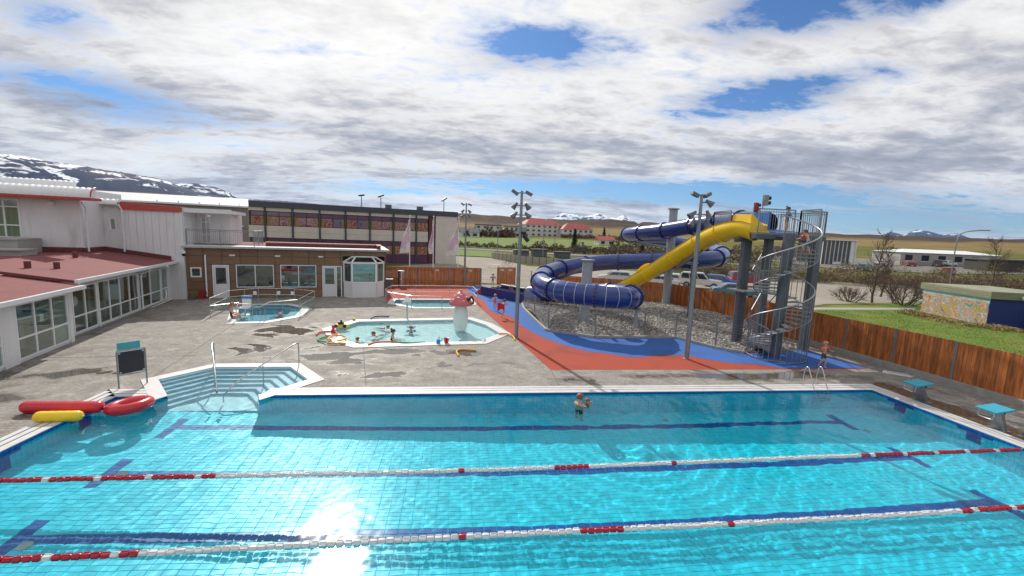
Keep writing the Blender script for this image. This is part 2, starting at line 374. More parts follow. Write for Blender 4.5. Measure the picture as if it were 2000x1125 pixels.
mb.add(vs, fs); mb.sheet([(82*math.sin(2*math.pi*i/NA), 82*math.cos(2*math.pi*i/NA)) for i in range(NA)][::-1], [offset_poly(DECK, -.25)], z=-.15); kind(mb.build('ground', M['land'], smooth='all'), 'structure')
def rockmat():
    m = bpy.data.materials.new('snow_streaked_haze_tinted_basalt'); m.use_nodes = True; nt = m.node_tree; b = nt.nodes['Principled BSDF']; b.inputs['Roughness'].default_value = .9; b.inputs['Specular IOR Level'].default_value = .1
    geo = N(nt, 'ShaderNodeNewGeometry'); sp = N(nt, 'ShaderNodeSeparateXYZ'); nt.links.new(geo.outputs['Position'], sp.inputs[0])
    mp = N(nt, 'ShaderNodeMapping'); mp.inputs['Scale'].default_value = (1, 1, 2.2); mp.inputs['Rotation'].default_value = (0, R(28), 0); nt.links.new(geo.outputs['Position'], mp.inputs[0])
    n = N(nt, 'ShaderNodeTexNoise'); n.inputs['Scale'].default_value = .0042; n.inputs['Detail'].default_value = 7; n.inputs['Roughness'].default_value = .6; n.inputs['Distortion'].default_value = .6; nt.links.new(mp.outputs[0], n.inputs[0])
    n2 = N(nt, 'ShaderNodeTexNoise'); n2.inputs['Scale'].default_value = .0016; n2.inputs['Detail'].default_value = 6; nt.links.new(mp.outputs[0], n2.inputs[0])
    rock = ramp(nt, n2.outputs[0], [(.35, (.012, .022, .06)), (.55, (.025, .036, .08)), (.72, (.11, .07, .07))])  # dark rock tones with the blue of distant haze mixed into the colour
    hz = mth(nt, 'MULTIPLY', mth(nt, 'SUBTRACT', sp.outputs[2], 430), .00042)
    sn = ramp(nt, mth(nt, 'ADD', n.outputs[0], hz), [(.545, (0, 0, 0)), (.575, (1, 1, 1))])
    c = mixc(nt, sn, rock, (.80, .84, .90)); nt.links.new(c, b.inputs['Base Color']); return m
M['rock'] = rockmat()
def mountain(name, label, prof, dist, depth, seed):
    rng = np.random.default_rng(seed); mb = MB(); vs = []; fs = []; K = 150; J = 14
    xs = [q[0] for q in prof]; hs = [q[1] for q in prof]
    ph = rng.uniform(0, 6, 12)
    for j in range(J):
        q = j/(J-1)
        for i in range(K):
            px = xs[0]+(xs[-1]-xs[0])*i/(K-1); py = np.interp(px, xs, hs)
            d = pixdir(px, py); d = d/math.hypot(d.x, d.y)
            gul = sum(math.sin(i*(.17+.11*a)+ph[a]+q*2*math.sin(a))/(a+1.5) for a in range(8))
            dd = dist-depth*(1-q)**.8+gul*depth*.05*(1-q)
            zt = 5.16+d.z*dist
            z = zt*(q**1.25)+gul*zt*.035*math.sin(math.pi*q)+(rng.normal()*zt*.006 if q > .02 else 0)
            vs.append((d.x*dd, d.y*dd, z-8))
    for i in range(K):     # back side
        v = vs[(J-1)*K+i]; vs.append((v[0]*1.25, v[1]*1.25, -20))
    for j in range(J):
        for i in range(K-1): fs.append((j*K+i, j*K+i+1, (j+1)*K+i+1, (j+1)*K+i))
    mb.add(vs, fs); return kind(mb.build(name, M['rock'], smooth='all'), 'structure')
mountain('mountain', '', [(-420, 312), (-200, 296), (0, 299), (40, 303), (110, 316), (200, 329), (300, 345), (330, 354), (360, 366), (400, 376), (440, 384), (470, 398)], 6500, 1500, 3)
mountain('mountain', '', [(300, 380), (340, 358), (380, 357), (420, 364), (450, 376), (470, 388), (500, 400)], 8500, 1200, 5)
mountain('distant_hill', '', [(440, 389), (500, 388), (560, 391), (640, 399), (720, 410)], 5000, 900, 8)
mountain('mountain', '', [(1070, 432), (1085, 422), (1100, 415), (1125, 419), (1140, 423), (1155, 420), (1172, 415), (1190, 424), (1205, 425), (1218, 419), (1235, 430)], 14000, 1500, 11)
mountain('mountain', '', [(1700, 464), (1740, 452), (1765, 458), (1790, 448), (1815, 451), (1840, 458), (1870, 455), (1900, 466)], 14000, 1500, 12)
# ------------------------------------------------------------------ pools: outlines
X0, X1, Y0, Y1 = -9.83, 15.17, 4.70, 13.20
WZ = -.06
BAY = [(-8.45, 13.2), (-9.60, 14.62), (-8.58, 15.92), (-6.02, 15.97), (-4.92, 14.56), (-5.92, 13.2)]     # left front, left, back left, back right, right, right front
KID = [(-6.2, 22.1), (-5.4, 24.0), (.7, 25.0), (1.6, 23.6), (2.25, 21.5), (1.1, 19.85), (-4.26, 19.15), (-5.1, 19.85)]
TUB = [(-11.5, 23.5), (-10.2, 23.7), (-9.2, 25.3), (-9.7, 27.9), (-10.97, 28.9), (-12.76, 28.75), (-13.3, 27.6)]
BACKP = [(-4.46, 30.3), (-2.75, 28.8), (-.31, 29.0), (.98, 30.4), (.9, 32.5), (-4.5, 31.9)]
POOLHOLE = [(X0, Y0), (X1, Y0), (X1, Y1)]+[BAY[5], BAY[4], BAY[3], BAY[2], BAY[1], BAY[0]]+[(X0, Y1)]
# ------------------------------------------------------------------ deck
def deckmat():
    m = bpy.data.materials.new('wet_and_dry_concrete'); m.use_nodes = True; nt = m.node_tree; b = nt.nodes['Principled BSDF']
    geo = N(nt, 'ShaderNodeNewGeometry'); sp = N(nt, 'ShaderNodeSeparateXYZ'); nt.links.new(geo.outputs['Position'], sp.inputs[0])
    def nz(s, d=6, ro=.6, di=0., sc=(1,1,1)):
        mp = N(nt, 'ShaderNodeMapping'); mp.inputs['Scale'].default_value = sc; nt.links.new(geo.outputs['Position'], mp.inputs[0])
        n = N(nt, 'ShaderNodeTexNoise'); n.inputs['Scale'].default_value = s; n.inputs['Detail'].default_value = d; n.inputs['Roughness'].default_value = ro; n.inputs['Distortion'].default_value = di; nt.links.new(mp.outputs[0], n.inputs[0]); return n.outputs[0]
    base = ramp(nt, nz(1.6, 8, .7), [(.25, (.18, .168, .152)), (.45, (.265, .248, .226)), (.6, (.325, .306, .282)), (.75, (.39, .37, .345))])
    base = mixc(nt, ramp(nt, nz(9, 8, .8, .4, (1, 1.6, 1)), [(.36, (0, 0, 0)), (.60, (1, 1, 1))]), mixc(nt, 1.0, base, (.50, .48, .45), 'MULTIPLY'), base)
    base = mixc(nt, ramp(nt, nz(.9, 7, .7, 1.5, (1, 1.5, 1)), [(.54, (0, 0, 0)), (.66, (1, 1, 1))]), base, mixc(nt, 1.0, base, (1.5, 1.48, 1.45), 'MULTIPLY'))  # lighter patches paint the pale wet sheen into the base colour
    def blob(x, y, rx, ry):
        a = mth(nt, 'DIVIDE', mth(nt, 'SUBTRACT', sp.outputs[0], x), rx); c = mth(nt, 'DIVIDE', mth(nt, 'SUBTRACT', sp.outputs[1], y), ry)
        return mth(nt, 'POWER', 2.718, mth(nt, 'MULTIPLY', mth(nt, 'ADD', mth(nt, 'MULTIPLY', a, a), mth(nt, 'MULTIPLY', c, c)), -1.))
    reg = None
    for q in WETSPOTS:
        g = mth(nt, 'MULTIPLY', blob(*q[:4]), q[4]*1.35); reg = g if reg is None else mth(nt, 'ADD', reg, g)
    w = mth(nt, 'ADD', mth(nt, 'MULTIPLY', nz(.42, 5, .55, 1.2, (1, 1.7, 1)), 1.0), reg)
    damp = ramp(nt, w, [(.60, (0, 0, 0)), (.65, (1, 1, 1))]); pud = ramp(nt, w, [(.70, (0, 0, 0)), (.725, (1, 1, 1))])
    c = mixc(nt, damp, base, mixc(nt, 1.0, base, (.60, .57, .53), 'MULTIPLY'))
    c = mixc(nt, pud, c, mixc(nt, 1.0, base, (.45, .42, .38), 'MULTIPLY'))
    nt.links.new(c, b.inputs['Base Color'])
    ro = mth(nt, 'SUBTRACT', mth(nt, 'SUBTRACT', .85, mth(nt, 'MULTIPLY', damp, .22)), mth(nt, 'MULTIPLY', pud, .55)); nt.links.new(ro, b.inputs['Roughness'])
    hgt = mth(nt, 'MULTIPLY', nz(30, 6, .7), mth(nt, 'SUBTRACT', 1.0, pud))
    bp = N(nt, 'ShaderNodeBump'); bp.inputs['Strength'].default_value = .35; bp.inputs['Distance'].default_value = .01; nt.links.new(hgt, bp.inputs['Height']); nt.links.new(bp.outputs[0], b.inputs['Normal'])
    b.inputs['Specular IOR Level'].default_value = .45
    return m
WETSPOTS = [(-8.6, 22.3, 1.5, 1.0, .12), (-10.5, 19.0, 1.6, .5, .14), (-3.8, 16.6, 1.6, .35, .14), (-.5, 16.3, 2.2, .5, .12), (-6.2, 18.6, 1.0, .6, .12), (-14.5, 14.6, 1.5, .5, .16), (4.5, 14.7, 2.5, .3, .10), (7.5, 14.9, 1.6, .35, .12), (-11.8, 15.4, 1.6, .5, .30), (-13.5, 13.2, 2.5, .35, .24), (-8.2, 21.5, 1.4, 1.3, .24), (-5.5, 17.6, 2.6, 1.0, .16), (-2.5, 15.2, 2.0, .6, .18), (-1.5, 18.0, 2.6, .5, .17), (.8, 18.0, 1.3, .6, .17), (-9, 18.2, 1.6, .9, .15),
            (11.5, 14.7, 2.4, .4, .28), (13.8, 15.0, 1.0, .5, .3), (16.2, 11.5, .5, 2.4, .34), (15.8, 8, .4, 3, .3), (-12.5, 25.5, 1.2, 1., .1), (2.5, 14.6, 4, .4, .04)]
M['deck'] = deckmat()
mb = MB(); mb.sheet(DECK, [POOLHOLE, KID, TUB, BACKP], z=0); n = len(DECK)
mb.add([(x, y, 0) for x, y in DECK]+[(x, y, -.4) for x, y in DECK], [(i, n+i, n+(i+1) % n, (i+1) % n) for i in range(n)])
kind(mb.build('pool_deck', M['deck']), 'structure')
# cast joints of the slab (shallow dark lines)
mb = MB()
for a, b in (((-9.9, 14.6), (-12.6, 30.)), ((-2.9, 13.9), (-4.1, 19.0)), ((3.6, 13.9), (3.66, 15.5)), ((9.2, 13.9), (9.2, 15.5)), ((16.9, 14.), (17.5, 5)), ((-19, 16.9), (-10, 17.4))):
    mb.beam((*a, .003), (*b, .003), .025, .004)
kind(mb.build('slab_joint', flat('joint_grey', (.13, .125, .115), .9)), 'structure')
# ------------------------------------------------------------------ main pool basin
def fz(x): return WZ-(1.05+(x-X0)/25*1.0)
basin = thing('swimming_pool', '', ''); del basin['label'], basin['category']; kind(basin, 'structure')
mb = MB(); G0 = .012
mb.add([(X0, Y0, fz(X0)-G0), (X1, Y0, fz(X1)-G0), (X1, Y1+.0, fz(X1)-G0), (X0, Y1, fz(X0)-G0)], [(0, 1, 2, 3)])
for a, b in (((X1, Y1), (X1, Y0)), ((X0, Y0), (X0, Y1)), ((X1, Y0), (X0, Y0)), ((X0, Y1), (BAY[0][0], Y1)), ((BAY[5][0], Y1), (X1, Y1))):
    dx, dy = b[0]-a[0], b[1]-a[1]; l = math.hypot(dx, dy); nx, ny = -dy/l*G0, dx/l*G0
    mb.add([(a[0]+nx, a[1]+ny, fz(a[0])-.1), (b[0]+nx, b[1]+ny, fz(b[0])-.1), (b[0]+nx, b[1]+ny, .0), (a[0]+nx, a[1]+ny, .0)], [(0, 1, 2, 3)])
RECV = []
RECV.append(mb.build('basin_shell', M['grout'], basin))
# floor tiles 250 x 125 mm with open joints; lane lines and T ends are tiles of another colour
LANES = [12.14, 10.01, 7.89, 5.76]
def is_line(x, y):
    for Y in LANES:
        if -7.83 < x < 13.17:
            if abs(y-Y) < .125: return True
            if (x < -7.58 or x > 12.92) and abs(y-Y) < .53: return True
    return False
TW, TH = .25, .125; nxT = 100; nyT = 68; J = .0035
single = []; mb = MB()
def tile_mesh(name, m, sl):
    q = MB(); a, c = TW/2-J, TH/2-J; e = .004
    q.add([(-a, -c, -.012-sl*a), (a, -c, -.012+sl*a), (a, c, -.012+sl*a), (-a, c, -.012-sl*a), (-a+e, -c+e, -sl*a), (a-e, -c+e, sl*a), (a-e, c-e, sl*a), (-a+e, c-e, -sl*a)], [(4,5,6,7),(0,1,5,4),(1,2,6,5),(2,3,7,6),(3,0,4,7)])
    return q.mesh(name, m)
TM = {False: tile_mesh('tile', M['tile'], -.04), True: tile_mesh('tile', M['tileblue'], -.04)}
for j in range(nyT):
    y = Y0+(j+.5)*TH
    for i in range(nxT):
        x = X0+(i+.5)*TW; ln = is_line(x, y); z = fz(x)
        if 13 <= j < 19 and 26 <= i < 76:      # the three hundred that show largest
            o = inst('tile', TM[ln], (x, y, z), basin); RECV.append(o)
        else:
            a, c = TW/2-J, TH/2-J; e = .004; s = -.04
            mb.add([(x-a, y-c, z-.012-s*a), (x+a, y-c, z-.012+s*a), (x+a, y+c, z-.012+s*a), (x-a, y+c, z-.012-s*a), (x-a+e, y-c+e, z-s*a), (x+a-e, y-c+e, z+s*a), (x+a-e, y+c-e, z+s*a), (x-a+e, y+c-e, z-s*a)], [(4,5,6,7),(0,1,5,4),(1,2,6,5),(2,3,7,6),(3,0,4,7)], int(ln))
# wall tiles: 125 x 250 upright
def wall_tiles(a, b, mark):
    dx, dy = b[0]-a[0], b[1]-a[1]; l = math.hypot(dx, dy); dx /= l; dy /= l; k = int(round(l/TH)); w = l/k; nx, ny = -dy, dx
    for i in range(k):
        cx, cy = a[0]+dx*w*(i+.5), a[1]+dy*w*(i+.5); zb = fz(cx); z = .0; r = 0
        while z > zb+.02:
            h = .10 if r == 0 else TW; z0 = max(zb, z-h); md = 1 if r == 0 or mark(cx, cy, (z+z0)/2) else 0
            p = []
            for dz, dn, sh in ((z0+.004, 0, 0), (z-.004, 0, 0)):
                pass
            hw = w/2-J
            p = [(cx-dx*hw, cy-dy*hw, z0+J), (cx+dx*hw, cy+dy*hw, z0+J), (cx+dx*hw, cy+dy*hw, z-J), (cx-dx*hw, cy-dy*hw, z-J)]
            o = [(q[0]-nx*.012, q[1]-ny*.012, q[2]) for q in p]; p = [(q[0]+nx*.0, q[1]+ny*.0, q[2]) for q in p]
            # outer face shows into the pool (normal towards the water)
            p = [(q[0]+nx*.014, q[1]+ny*.014, q[2]) for q in p]; o = [(q[0]+nx*.012, q[1]+ny*.012, q[2]) for q in o]
            mb.add(p+o, [(0,1,2,3),(4,5,1,0),(5,6,2,1),(6,7,3,2),(7,4,0,3)], md); z = z0; r += 1
def endmark(x, y, z):
    for Y in LANES:
        if abs(y-Y) < .16 and z > -1.0: return True
        if abs(y-Y) < .40 and -.38 < z < -.2: return True
    return False
nomark = lambda x, y, z: False
wall_tiles((X1, Y0), (X1, Y1), endmark); wall_tiles((X0, Y1), (X0, Y0), endmark)
wall_tiles((X1, Y1), (BAY[5][0], Y1), nomark); wall_tiles((BAY[0][0], Y1), (X0, Y1), nomark)
RECV.append(kind(mb.build('tiling', [M['tile'], M['tileblue']], basin), 'stuff'))
# dark floor inlets
for x, y in ((13.3, 11.5), (6.9, 12.55), (-7.4, 9.95), (-7.45, 7.8)):
    mb = MB(); mb.lathe([(.0, 0), (.11, 0), (.12, .012), (.07, .02), (0, .02)], (x, y, fz(x)+.004), 16); mb.build('floor_inlet', M['teal'] if x > 0 else M['coping'], basin)
# stepped entry bay
def bay_level(d):
    A, Bp, C_, D_, E_, F_ = BAY
    def edge(p, q):
        dx, dy = q[0]-p[0], q[1]-p[1]; l = math.hypot(dx, dy); nx, ny = dy/l, -dx/l
        return ((p[0]+nx*d, p[1]+ny*d), (dx, dy))
    e1, e2, e3 = edge(Bp, C_), edge(C_, D_), edge(D_, E_)
    ab = (A, (Bp[0]-A[0], Bp[1]-A[1])); fe = (F_, (E_[0]-F_[0], E_[1]-F_[1]))
    return [A, isect(*e1, *ab), isect(*e1, *e2), isect(*e2, *e3), isect(*e3, *fe), F_]
mb = MB(); NS = 6
for k in range(NS):
    P, Q = bay_level(k*.265), bay_level((k+1)*.265)
    z = WZ-.10-.165*k; z2 = WZ-.10-.165*(k+1)
    for i in range(1, 4):   # treads and risers along the three back sides
        a, b, c, d = P[i], P[i+1], Q[i+1], Q[i]
        mb.add([(*a, z), (*b, z), (*c, z), (*d, z)], [(0, 1, 2, 3)], 0)
        mb.add([(*d, z), (*c, z), (*c, z2), (*d, z2)], [(0, 1, 2, 3)], 0)
        n_ = Vector((c[0]-d[0], c[1]-d[1])).normalized(); ex = Vector((n_.y, -n_.x))*-.035
        mb.add([(d[0]-ex.x*.1, d[1]-ex.y*.1, z+.003), (c[0]-ex.x*.1, c[1]-ex.y*.1, z+.003), (c[0]+ex.x, c[1]+ex.y, z+.003), (d[0]+ex.x, d[1]+ex.y, z+.003)], [(0, 1, 2, 3)], 1)
        if k == 0: mb.add([(*a, 0), (*b, 0), (*b, z), (*a, z)], [(0, 1, 2, 3)], 0)
    if k == NS-1:
        mb.add([(*q, z2) for q in Q], [(0, 5, 4, 3, 2, 1)], 0)
for a, b in ((BAY[0], BAY[1]), (BAY[4], BAY[5])):
    mb.add([(*a, 0), (*b, 0), (*b, -1.3), (*a, -1.3)], [(0, 1, 2, 3)], 0)
mb.add([(BAY[0][0], Y1, WZ-.1-.165*NS), (BAY[5][0], Y1, WZ-.1-.165*NS), (BAY[5][0], Y1, -1.4), (BAY[0][0], Y1, -1.4)], [(0, 1, 2, 3)], 0)
RECV.append(mb.build('entry_steps', [M['tilewhite'], M['tileblue']], basin))
# overflow coping: three white strips with two dark slots
def strip_ring(mb, poly, d0, d1, z0, z1, m=0, skip=()):
    P, Q = offset_poly(poly, d0), offset_poly(poly, d1); n = len(P)
    for i in range(n):
        if i in skip: continue
        a, b, c, d = P[i], P[(i+1) % n], Q[(i+1) % n], Q[i]
        mb.hexa([(*a, z0), (*d, z0), (*c, z0), (*b, z0), (*a, z1), (*d, z1), (*c, z1), (*b, z1)], m)
mb = MB(); HOLE = POOLHOLE if True else None
for d0, d1 in ((-.012, .19), (.235, .39), (.435, .58)):
    strip_ring(mb, [(X0, Y0), (X1, Y0), (X1, Y1), (X0, Y1)], d0, d1, .004, .022, skip=(2,))
    mb.box(BAY[5][0]+.12, X1+d0, Y1+d0, Y1+d1, .004, .022); mb.box(X0-d1, BAY[0][0]-.62, Y1+d0, Y1+d1, .004, .022)
    mb.hexa([(X1+d0, Y1+d0, .004), (X1+d1, Y1+d0, .004), (X1+d1, Y1+d1, .004), (X1+d0, Y1+d1, .004), (X1+d0, Y1+d0, .0215), (X1+d1, Y1+d0, .0215), (X1+d1, Y1+d1, .0215), (X1+d0, Y1+d1, .0215)])
COPE = mb.build('coping', M['coping'], basin)
mb = MB()
strip_ring(mb, [(X0, Y0), (X1, Y0), (X1, Y1), (X0, Y1)], .0, .57, .0005, .006, skip=(2,)); mb.box(BAY[5][0]+.14, X1+.57, Y1+.001, Y1+.57, .0005, .0055); mb.box(X0-.57, BAY[0][0]-.64, Y1+.001, Y1+.57, .0005, .0055)
mb.build('drain_slot', M['slot'], basin)
mb = MB(); A, Bp, C_, D_, E_, F_ = BAY
oc = offset_poly([A, F_, E_, D_, C_, Bp], .40); ic = offset_poly([A, F_, E_, D_, C_, Bp], -.01)
def oc_of(i): return oc[i], ic[i]
for i in range(1, 5):
    a, b, c, d = ic[i], ic[i+1], oc[i+1], oc[i]
    mb.hexa([(*a, .003), (*d, .003), (*c, .003), (*b, .003), (*a, .026), (*d, .026), (*c, .026), (*b, .026)])
a, b, c, d = ic[5], ic[0], oc[0], oc[5]; mb.hexa([(*a, .003), (*d, .003), (*c, .003), (*b, .003), (*a, .0255), (*d, .0255), (*c, .0255), (*b, .0255)])
mb.build('bay_coping', M['coping'], basin)
# ------------------------------------------------------------------ water
def waves(X, Y, amp, seed, n=46, lmin=.22, lmax=1.7):
    r = np.random.default_rng(seed); Z = np.zeros_like(X)
    for i in range(n):
        lam = math.exp(r.uniform(math.log(lmin), math.log(lmax))); k = 2*math.pi/lam; th = r.uniform(0, 2*math.pi)
        Z += amp*lam/math.sqrt(n)*np.sin(k*(X*math.cos(th)+Y*math.sin(th))+r.uniform(0, 7))
    return Z
CASTERS = []
def water_from_grid(name, xs, ys, zf, poly=None):
    XX, YY = np.meshgrid(xs, ys); ZZ = zf(XX, YY); ny, nx = XX.shape
    me = bpy.data.meshes.new(name); v = np.stack([XX, YY, ZZ], -1).reshape(-1, 3)
    idx = np.arange(nx*ny).reshape(ny, nx); f = np.stack([idx[:-1, :-1], idx[:-1, 1:], idx[1:, 1:], idx[1:, :-1]], -1).reshape(-1, 4)
    me.from_pydata(v.tolist(), [], f.tolist())
    if poly:
        bm = bmesh.new(); bm.from_mesh(me); n = len(poly); a = sum(poly[i][0]*poly[(i+1) % n][1]-poly[(i+1) % n][0]*poly[i][1] for i in range(n))
        if a < 0: poly = poly[::-1]
        for i in range(n):
            p, q = poly[i], poly[(i+1) % n]
            bmesh.ops.bisect_plane(bm, geom=bm.verts[:]+bm.edges[:]+bm.faces[:], plane_co=(*p, 0), plane_no=(q[1]-p[1], p[0]-q[0], 0), clear_outer=True, dist=1e-5)
        bm.to_mesh(me); bm.free()
    me.polygons.foreach_set('use_smooth', [True]*len(me.polygons)); return me
def ring_waves(X, Y, cx, cy, amp, lam, reach):
    d = np.hypot(X-cx, Y-cy); return amp*np.sin(2*math.pi*d/lam)*np.exp(-d/reach)
def main_z(X, Y):
    z = WZ+waves(X, Y, .0040, 21)+waves(X, Y, .0034, 5, 30, .09, .25)
    z += ring_waves(X, Y, 4.7, 12.6, .004, .42, 2.6)+ring_waves(X, Y, 12.5, 13.3, .0022, .33, 2.)+ring_waves(X, Y, -9.3, 13.0, .003, .4, 2.)
    return z
DX = .05
me = water_from_grid('pool_water', np.linspace(X0-.01, X1+.01, 501), np.linspace(Y0, Y1, 171), main_z)
xs = np.linspace(X0-.01, X1+.01, 501); xs = xs[(xs > -9.9) & (xs < -4.7)]
me2 = water_from_grid('bay', xs, np.linspace(Y1, 16.0, 57), main_z, offset_poly(BAY, .005)[:])
bm = bmesh.new(); bm.from_mesh(me); bm.from_mesh(me2); bmesh.ops.remove_doubles(bm, verts=bm.verts, dist=.0005); bm.to_mesh(me); bm.free()
me.polygons.foreach_set('use_smooth', [True]*len(me.polygons)); me.materials.append(M['water'])
o = bpy.data.objects.new('pool_water', me); COL.objects.link(o); kind(o, 'structure'); CASTERS.append(o)
def small_pool(name, poly, depth, tilem, rim_w, wz, seed, amp, label_water, rimz=.03, res=.06, rimpoly=None, lip=True):
    root = thing(name, '', ''); del root['label'], root['category']; kind(root, 'structure')
    mb = MB(); n = len(poly); a = sum(poly[i][0]*poly[(i+1) % n][1]-poly[(i+1) % n][0]*poly[i][1] for i in range(n))
    if a < 0: poly = poly[::-1]
    mb.sheet(poly, z=wz-depth); mb.add([(x, y, rimz) for x, y in poly]+[(x, y, wz-depth) for x, y in poly], [((i+1) % n, i, n+i, n+(i+1) % n) for i in range(n)])
    RECV.append(mb.build('basin', tilem, root))
    mb = MB()
    if rimpoly: 
        mb.sheet(rimpoly, [poly], z=rimz); k = len(rimpoly); mb.add([(x, y, rimz) for x, y in rimpoly]+[(x, y, 0) for x, y in rimpoly], [(i, i+1 if i+1 < k else 0, k+(i+1) % k, k+i) for i in range(k)])
    else: strip_ring(mb, poly, -.01, rim_w, .002, rimz)
    mb.build('rim', M['coping'], root)
    xs = [q[0] for q in poly]; ys = [q[1] for q in poly]
    me = water_from_grid(label_water, np.arange(min(xs)-.1, max(xs)+.1, res), np.arange(min(ys)-.1, max(ys)+.1, res), lambda X, Y: wz+waves(X, Y, amp, seed, 40, .12, .8), offset_poly(poly, .003))
    me.materials.append(M['waterkid']); o = bpy.data.objects.new(label_water, me); COL.objects.link(o); kind(o, 'structure'); CASTERS.append(o)
    return root
kidp = small_pool('paddling_pool', KID, .42, M['tilekid'], .52, -.02, 31, .011, 'paddling_water')
tubp = small_pool('hot_tub', TUB, .85, flat('hot_tub_tile', (.05, .42, .60), .35, rand=.1), .42, -.03, 33, .006, 'hot_tub_water')
bkp = small_pool('lap_tub', BACKP, .6, flat('lap_tub_tile', (.16, .52, .60), .4), .40, -.03, 35, .004, 'lap_tub_water')
# bench along the hot tub wall, paler than the floor
mb = MB(); strip_ring(mb, TUB, -.60, -.004, -.9, -.42); RECV.append(mb.build('bench', flat('bench_tile', (.24, .62, .70), .4), tubp))
for o in CASTERS: o.cycles.is_caustics_caster = True
for o in RECV: o.cycles.is_caustics_receiver = True
# ------------------------------------------------------------------ rubber safety surface
WAVE = [(1.2, 35.5), (2.02, 32.6), (2.15, 29.2), (2.43, 27.3), (3.3, 26.4), (3.6, 24.3), (4.0, 22.0), (4.75, 19.9), (5.8, 18.35), (6.66, 17.9), (7.6, 17.3), (8.45, 17.4), (9.36, 17.6), (10.37, 17.55), (11.04, 16.95), (11.92, 16.42), (12.83, 16.25), (13.7, 15.72)]
wv = [(q.x, q.y) for q in catmull([(*q, 0) for q in WAVE], 5)]
M['redrub'] = mat('red_rubber_crumb', (.33, .045, .02), .9, var=.3, scale=45, bump=.4, bscale=90, dirt=((.20, .035, .022), .7, .52))
M['bluerub'] = mat('blue_rubber_crumb', (.03, .115, .38), .9, var=.3, scale=45, bump=.4, bscale=90, dirt=((.025, .085, .30), .7, .52))
mb = MB(); mb.sheet([(-5.6, 33.4), (-4.95, 30.4), (-4.98, 32.35), (1.3, 33.0), (1.42, 30.2), (2.92, 20.6), (3.66, 15.58), (13.7, 15.58), (17.6, 15.62), (17.3, 18.6), (13.6, 18), (11.6, 20.85), (4.9, 22.2), (4.7, 28.7), (5.1, 30.9), (2.2, 40.9), (-6.5, 39.6)], z=.004)
kind(mb.build('rubber_surface', M['redrub']), 'structure')
mb = MB(); mb.sheet(wv+[(17.7, 15.72), (17.4, 18.6), (13.6, 17.9), (12.55, 18.8), (11.6, 20.75), (7.1, 20.7), (4.9, 22.2), (4.7, 28.7), (5.1, 30.9), (3.4, 34), (2.1, 41), (.9, 41), (.9, 36.5)], z=.009)
kind(mb.build('rubber_surface', M['bluerub']), 'structure')
mb = MB(); gp = [(4.82, 30.9), (4.62, 28.7), (4.85, 22.25), (7.1, 20.75), (11.6, 20.8), (12.55, 18.85), (13.5, 17.9)]
for a, b in zip(gp, gp[1:]): mb.beam((*a, .06), (*b, .06), .14, .13)
mb.build('kerb', M['concrete'])['kind'] = 'structure'
# gravel bed
GRAV = [(4.9, 31.4), (4.72, 28.7), (4.95, 22.35), (7.15, 20.85), (11.65, 20.9), (12.65, 18.95), (13.6, 18.0), (14.6, 18.45), (17.3, 18.75), (18.1, 20), (18.2, 24), (17.3, 28.7), (16.6, 31.2), (14.9, 32.8), (9, 35.8), (7, 36)]
def inpoly(x, y, P):
    c = False; n = len(P)
    for i in range(n):
        (a, b), (d, e) = P[i], P[i-1]
        if (b > y) != (e > y) and x < (d-a)*(y-b)/(e-b)+a: c = not c
    return c
def gz(x, y): return .05+.16*_sm((y-20.5)/6)+.10*math.sin(x*.9+1)*math.sin(y*.7)+.25*math.exp(-((x-15)**2+(y-27)**2)/9)
mb = MB(); xs = np.arange(4.5, 18.6, .35); ys = np.arange(17.8, 36.4, .35); gi = {}
vs = []; fs = []
for j, y in enumerate(ys):
    for i, x in enumerate(xs): gi[i, j] = len(vs); vs.append((x, y, gz(x, y)-.03))
for j in range(len(ys)-1):
    for i in range(len(xs)-1):
        if inpoly(xs[i]+.17, ys[j]+.17, GRAV): fs.append((gi[i, j], gi[i+1, j], gi[i+1, j+1], gi[i, j+1]))
mb.add(vs, fs); kind(mb.build('gravel_bed', flat('gravel_sand', (.22, .20, .175), .95)), 'structure')
mb = MB(); cnt = 0
while cnt < 15000:
    x = random.uniform(4.6, 18.3); y = random.uniform(17.9, 36.) if random.random() < .35 else random.uniform(17.9, 29)
    if not inpoly(x, y, GRAV): continue
    r = random.uniform(.03, .085); z = gz(x, y)+random.uniform(-.01, .03); t = random.uniform(0, 6.28); c, s = math.cos(t), math.sin(t); a, b, h = r*random.uniform(.8, 1.5), r*random.uniform(.6, 1), r*random.uniform(.5, .9)
    tl = random.uniform(-.5, .5)
    mb.add([(x+c*a, y+s*a, z+tl*h), (x-s*b, y+c*b, z), (x-c*a, y-s*a, z-tl*h), (x+s*b, y-c*b, z), (x+c*a*.3, y+s*a*.3, z+h), (x-c*a*.4-s*b*.3, y-s*a*.4+c*b*.3, z+h*.8)],
           [(0, 1, 4), (1, 5, 4), (1, 2, 5), (2, 3, 5), (3, 4, 5), (3, 0, 4)]); cnt += 1
M['stone'] = mat('grey_pebble', (.36, .335, .305), .85, var=.15, scale=20, rand=1.1)
kind(mb.build('gravel', M['stone']), 'stuff')
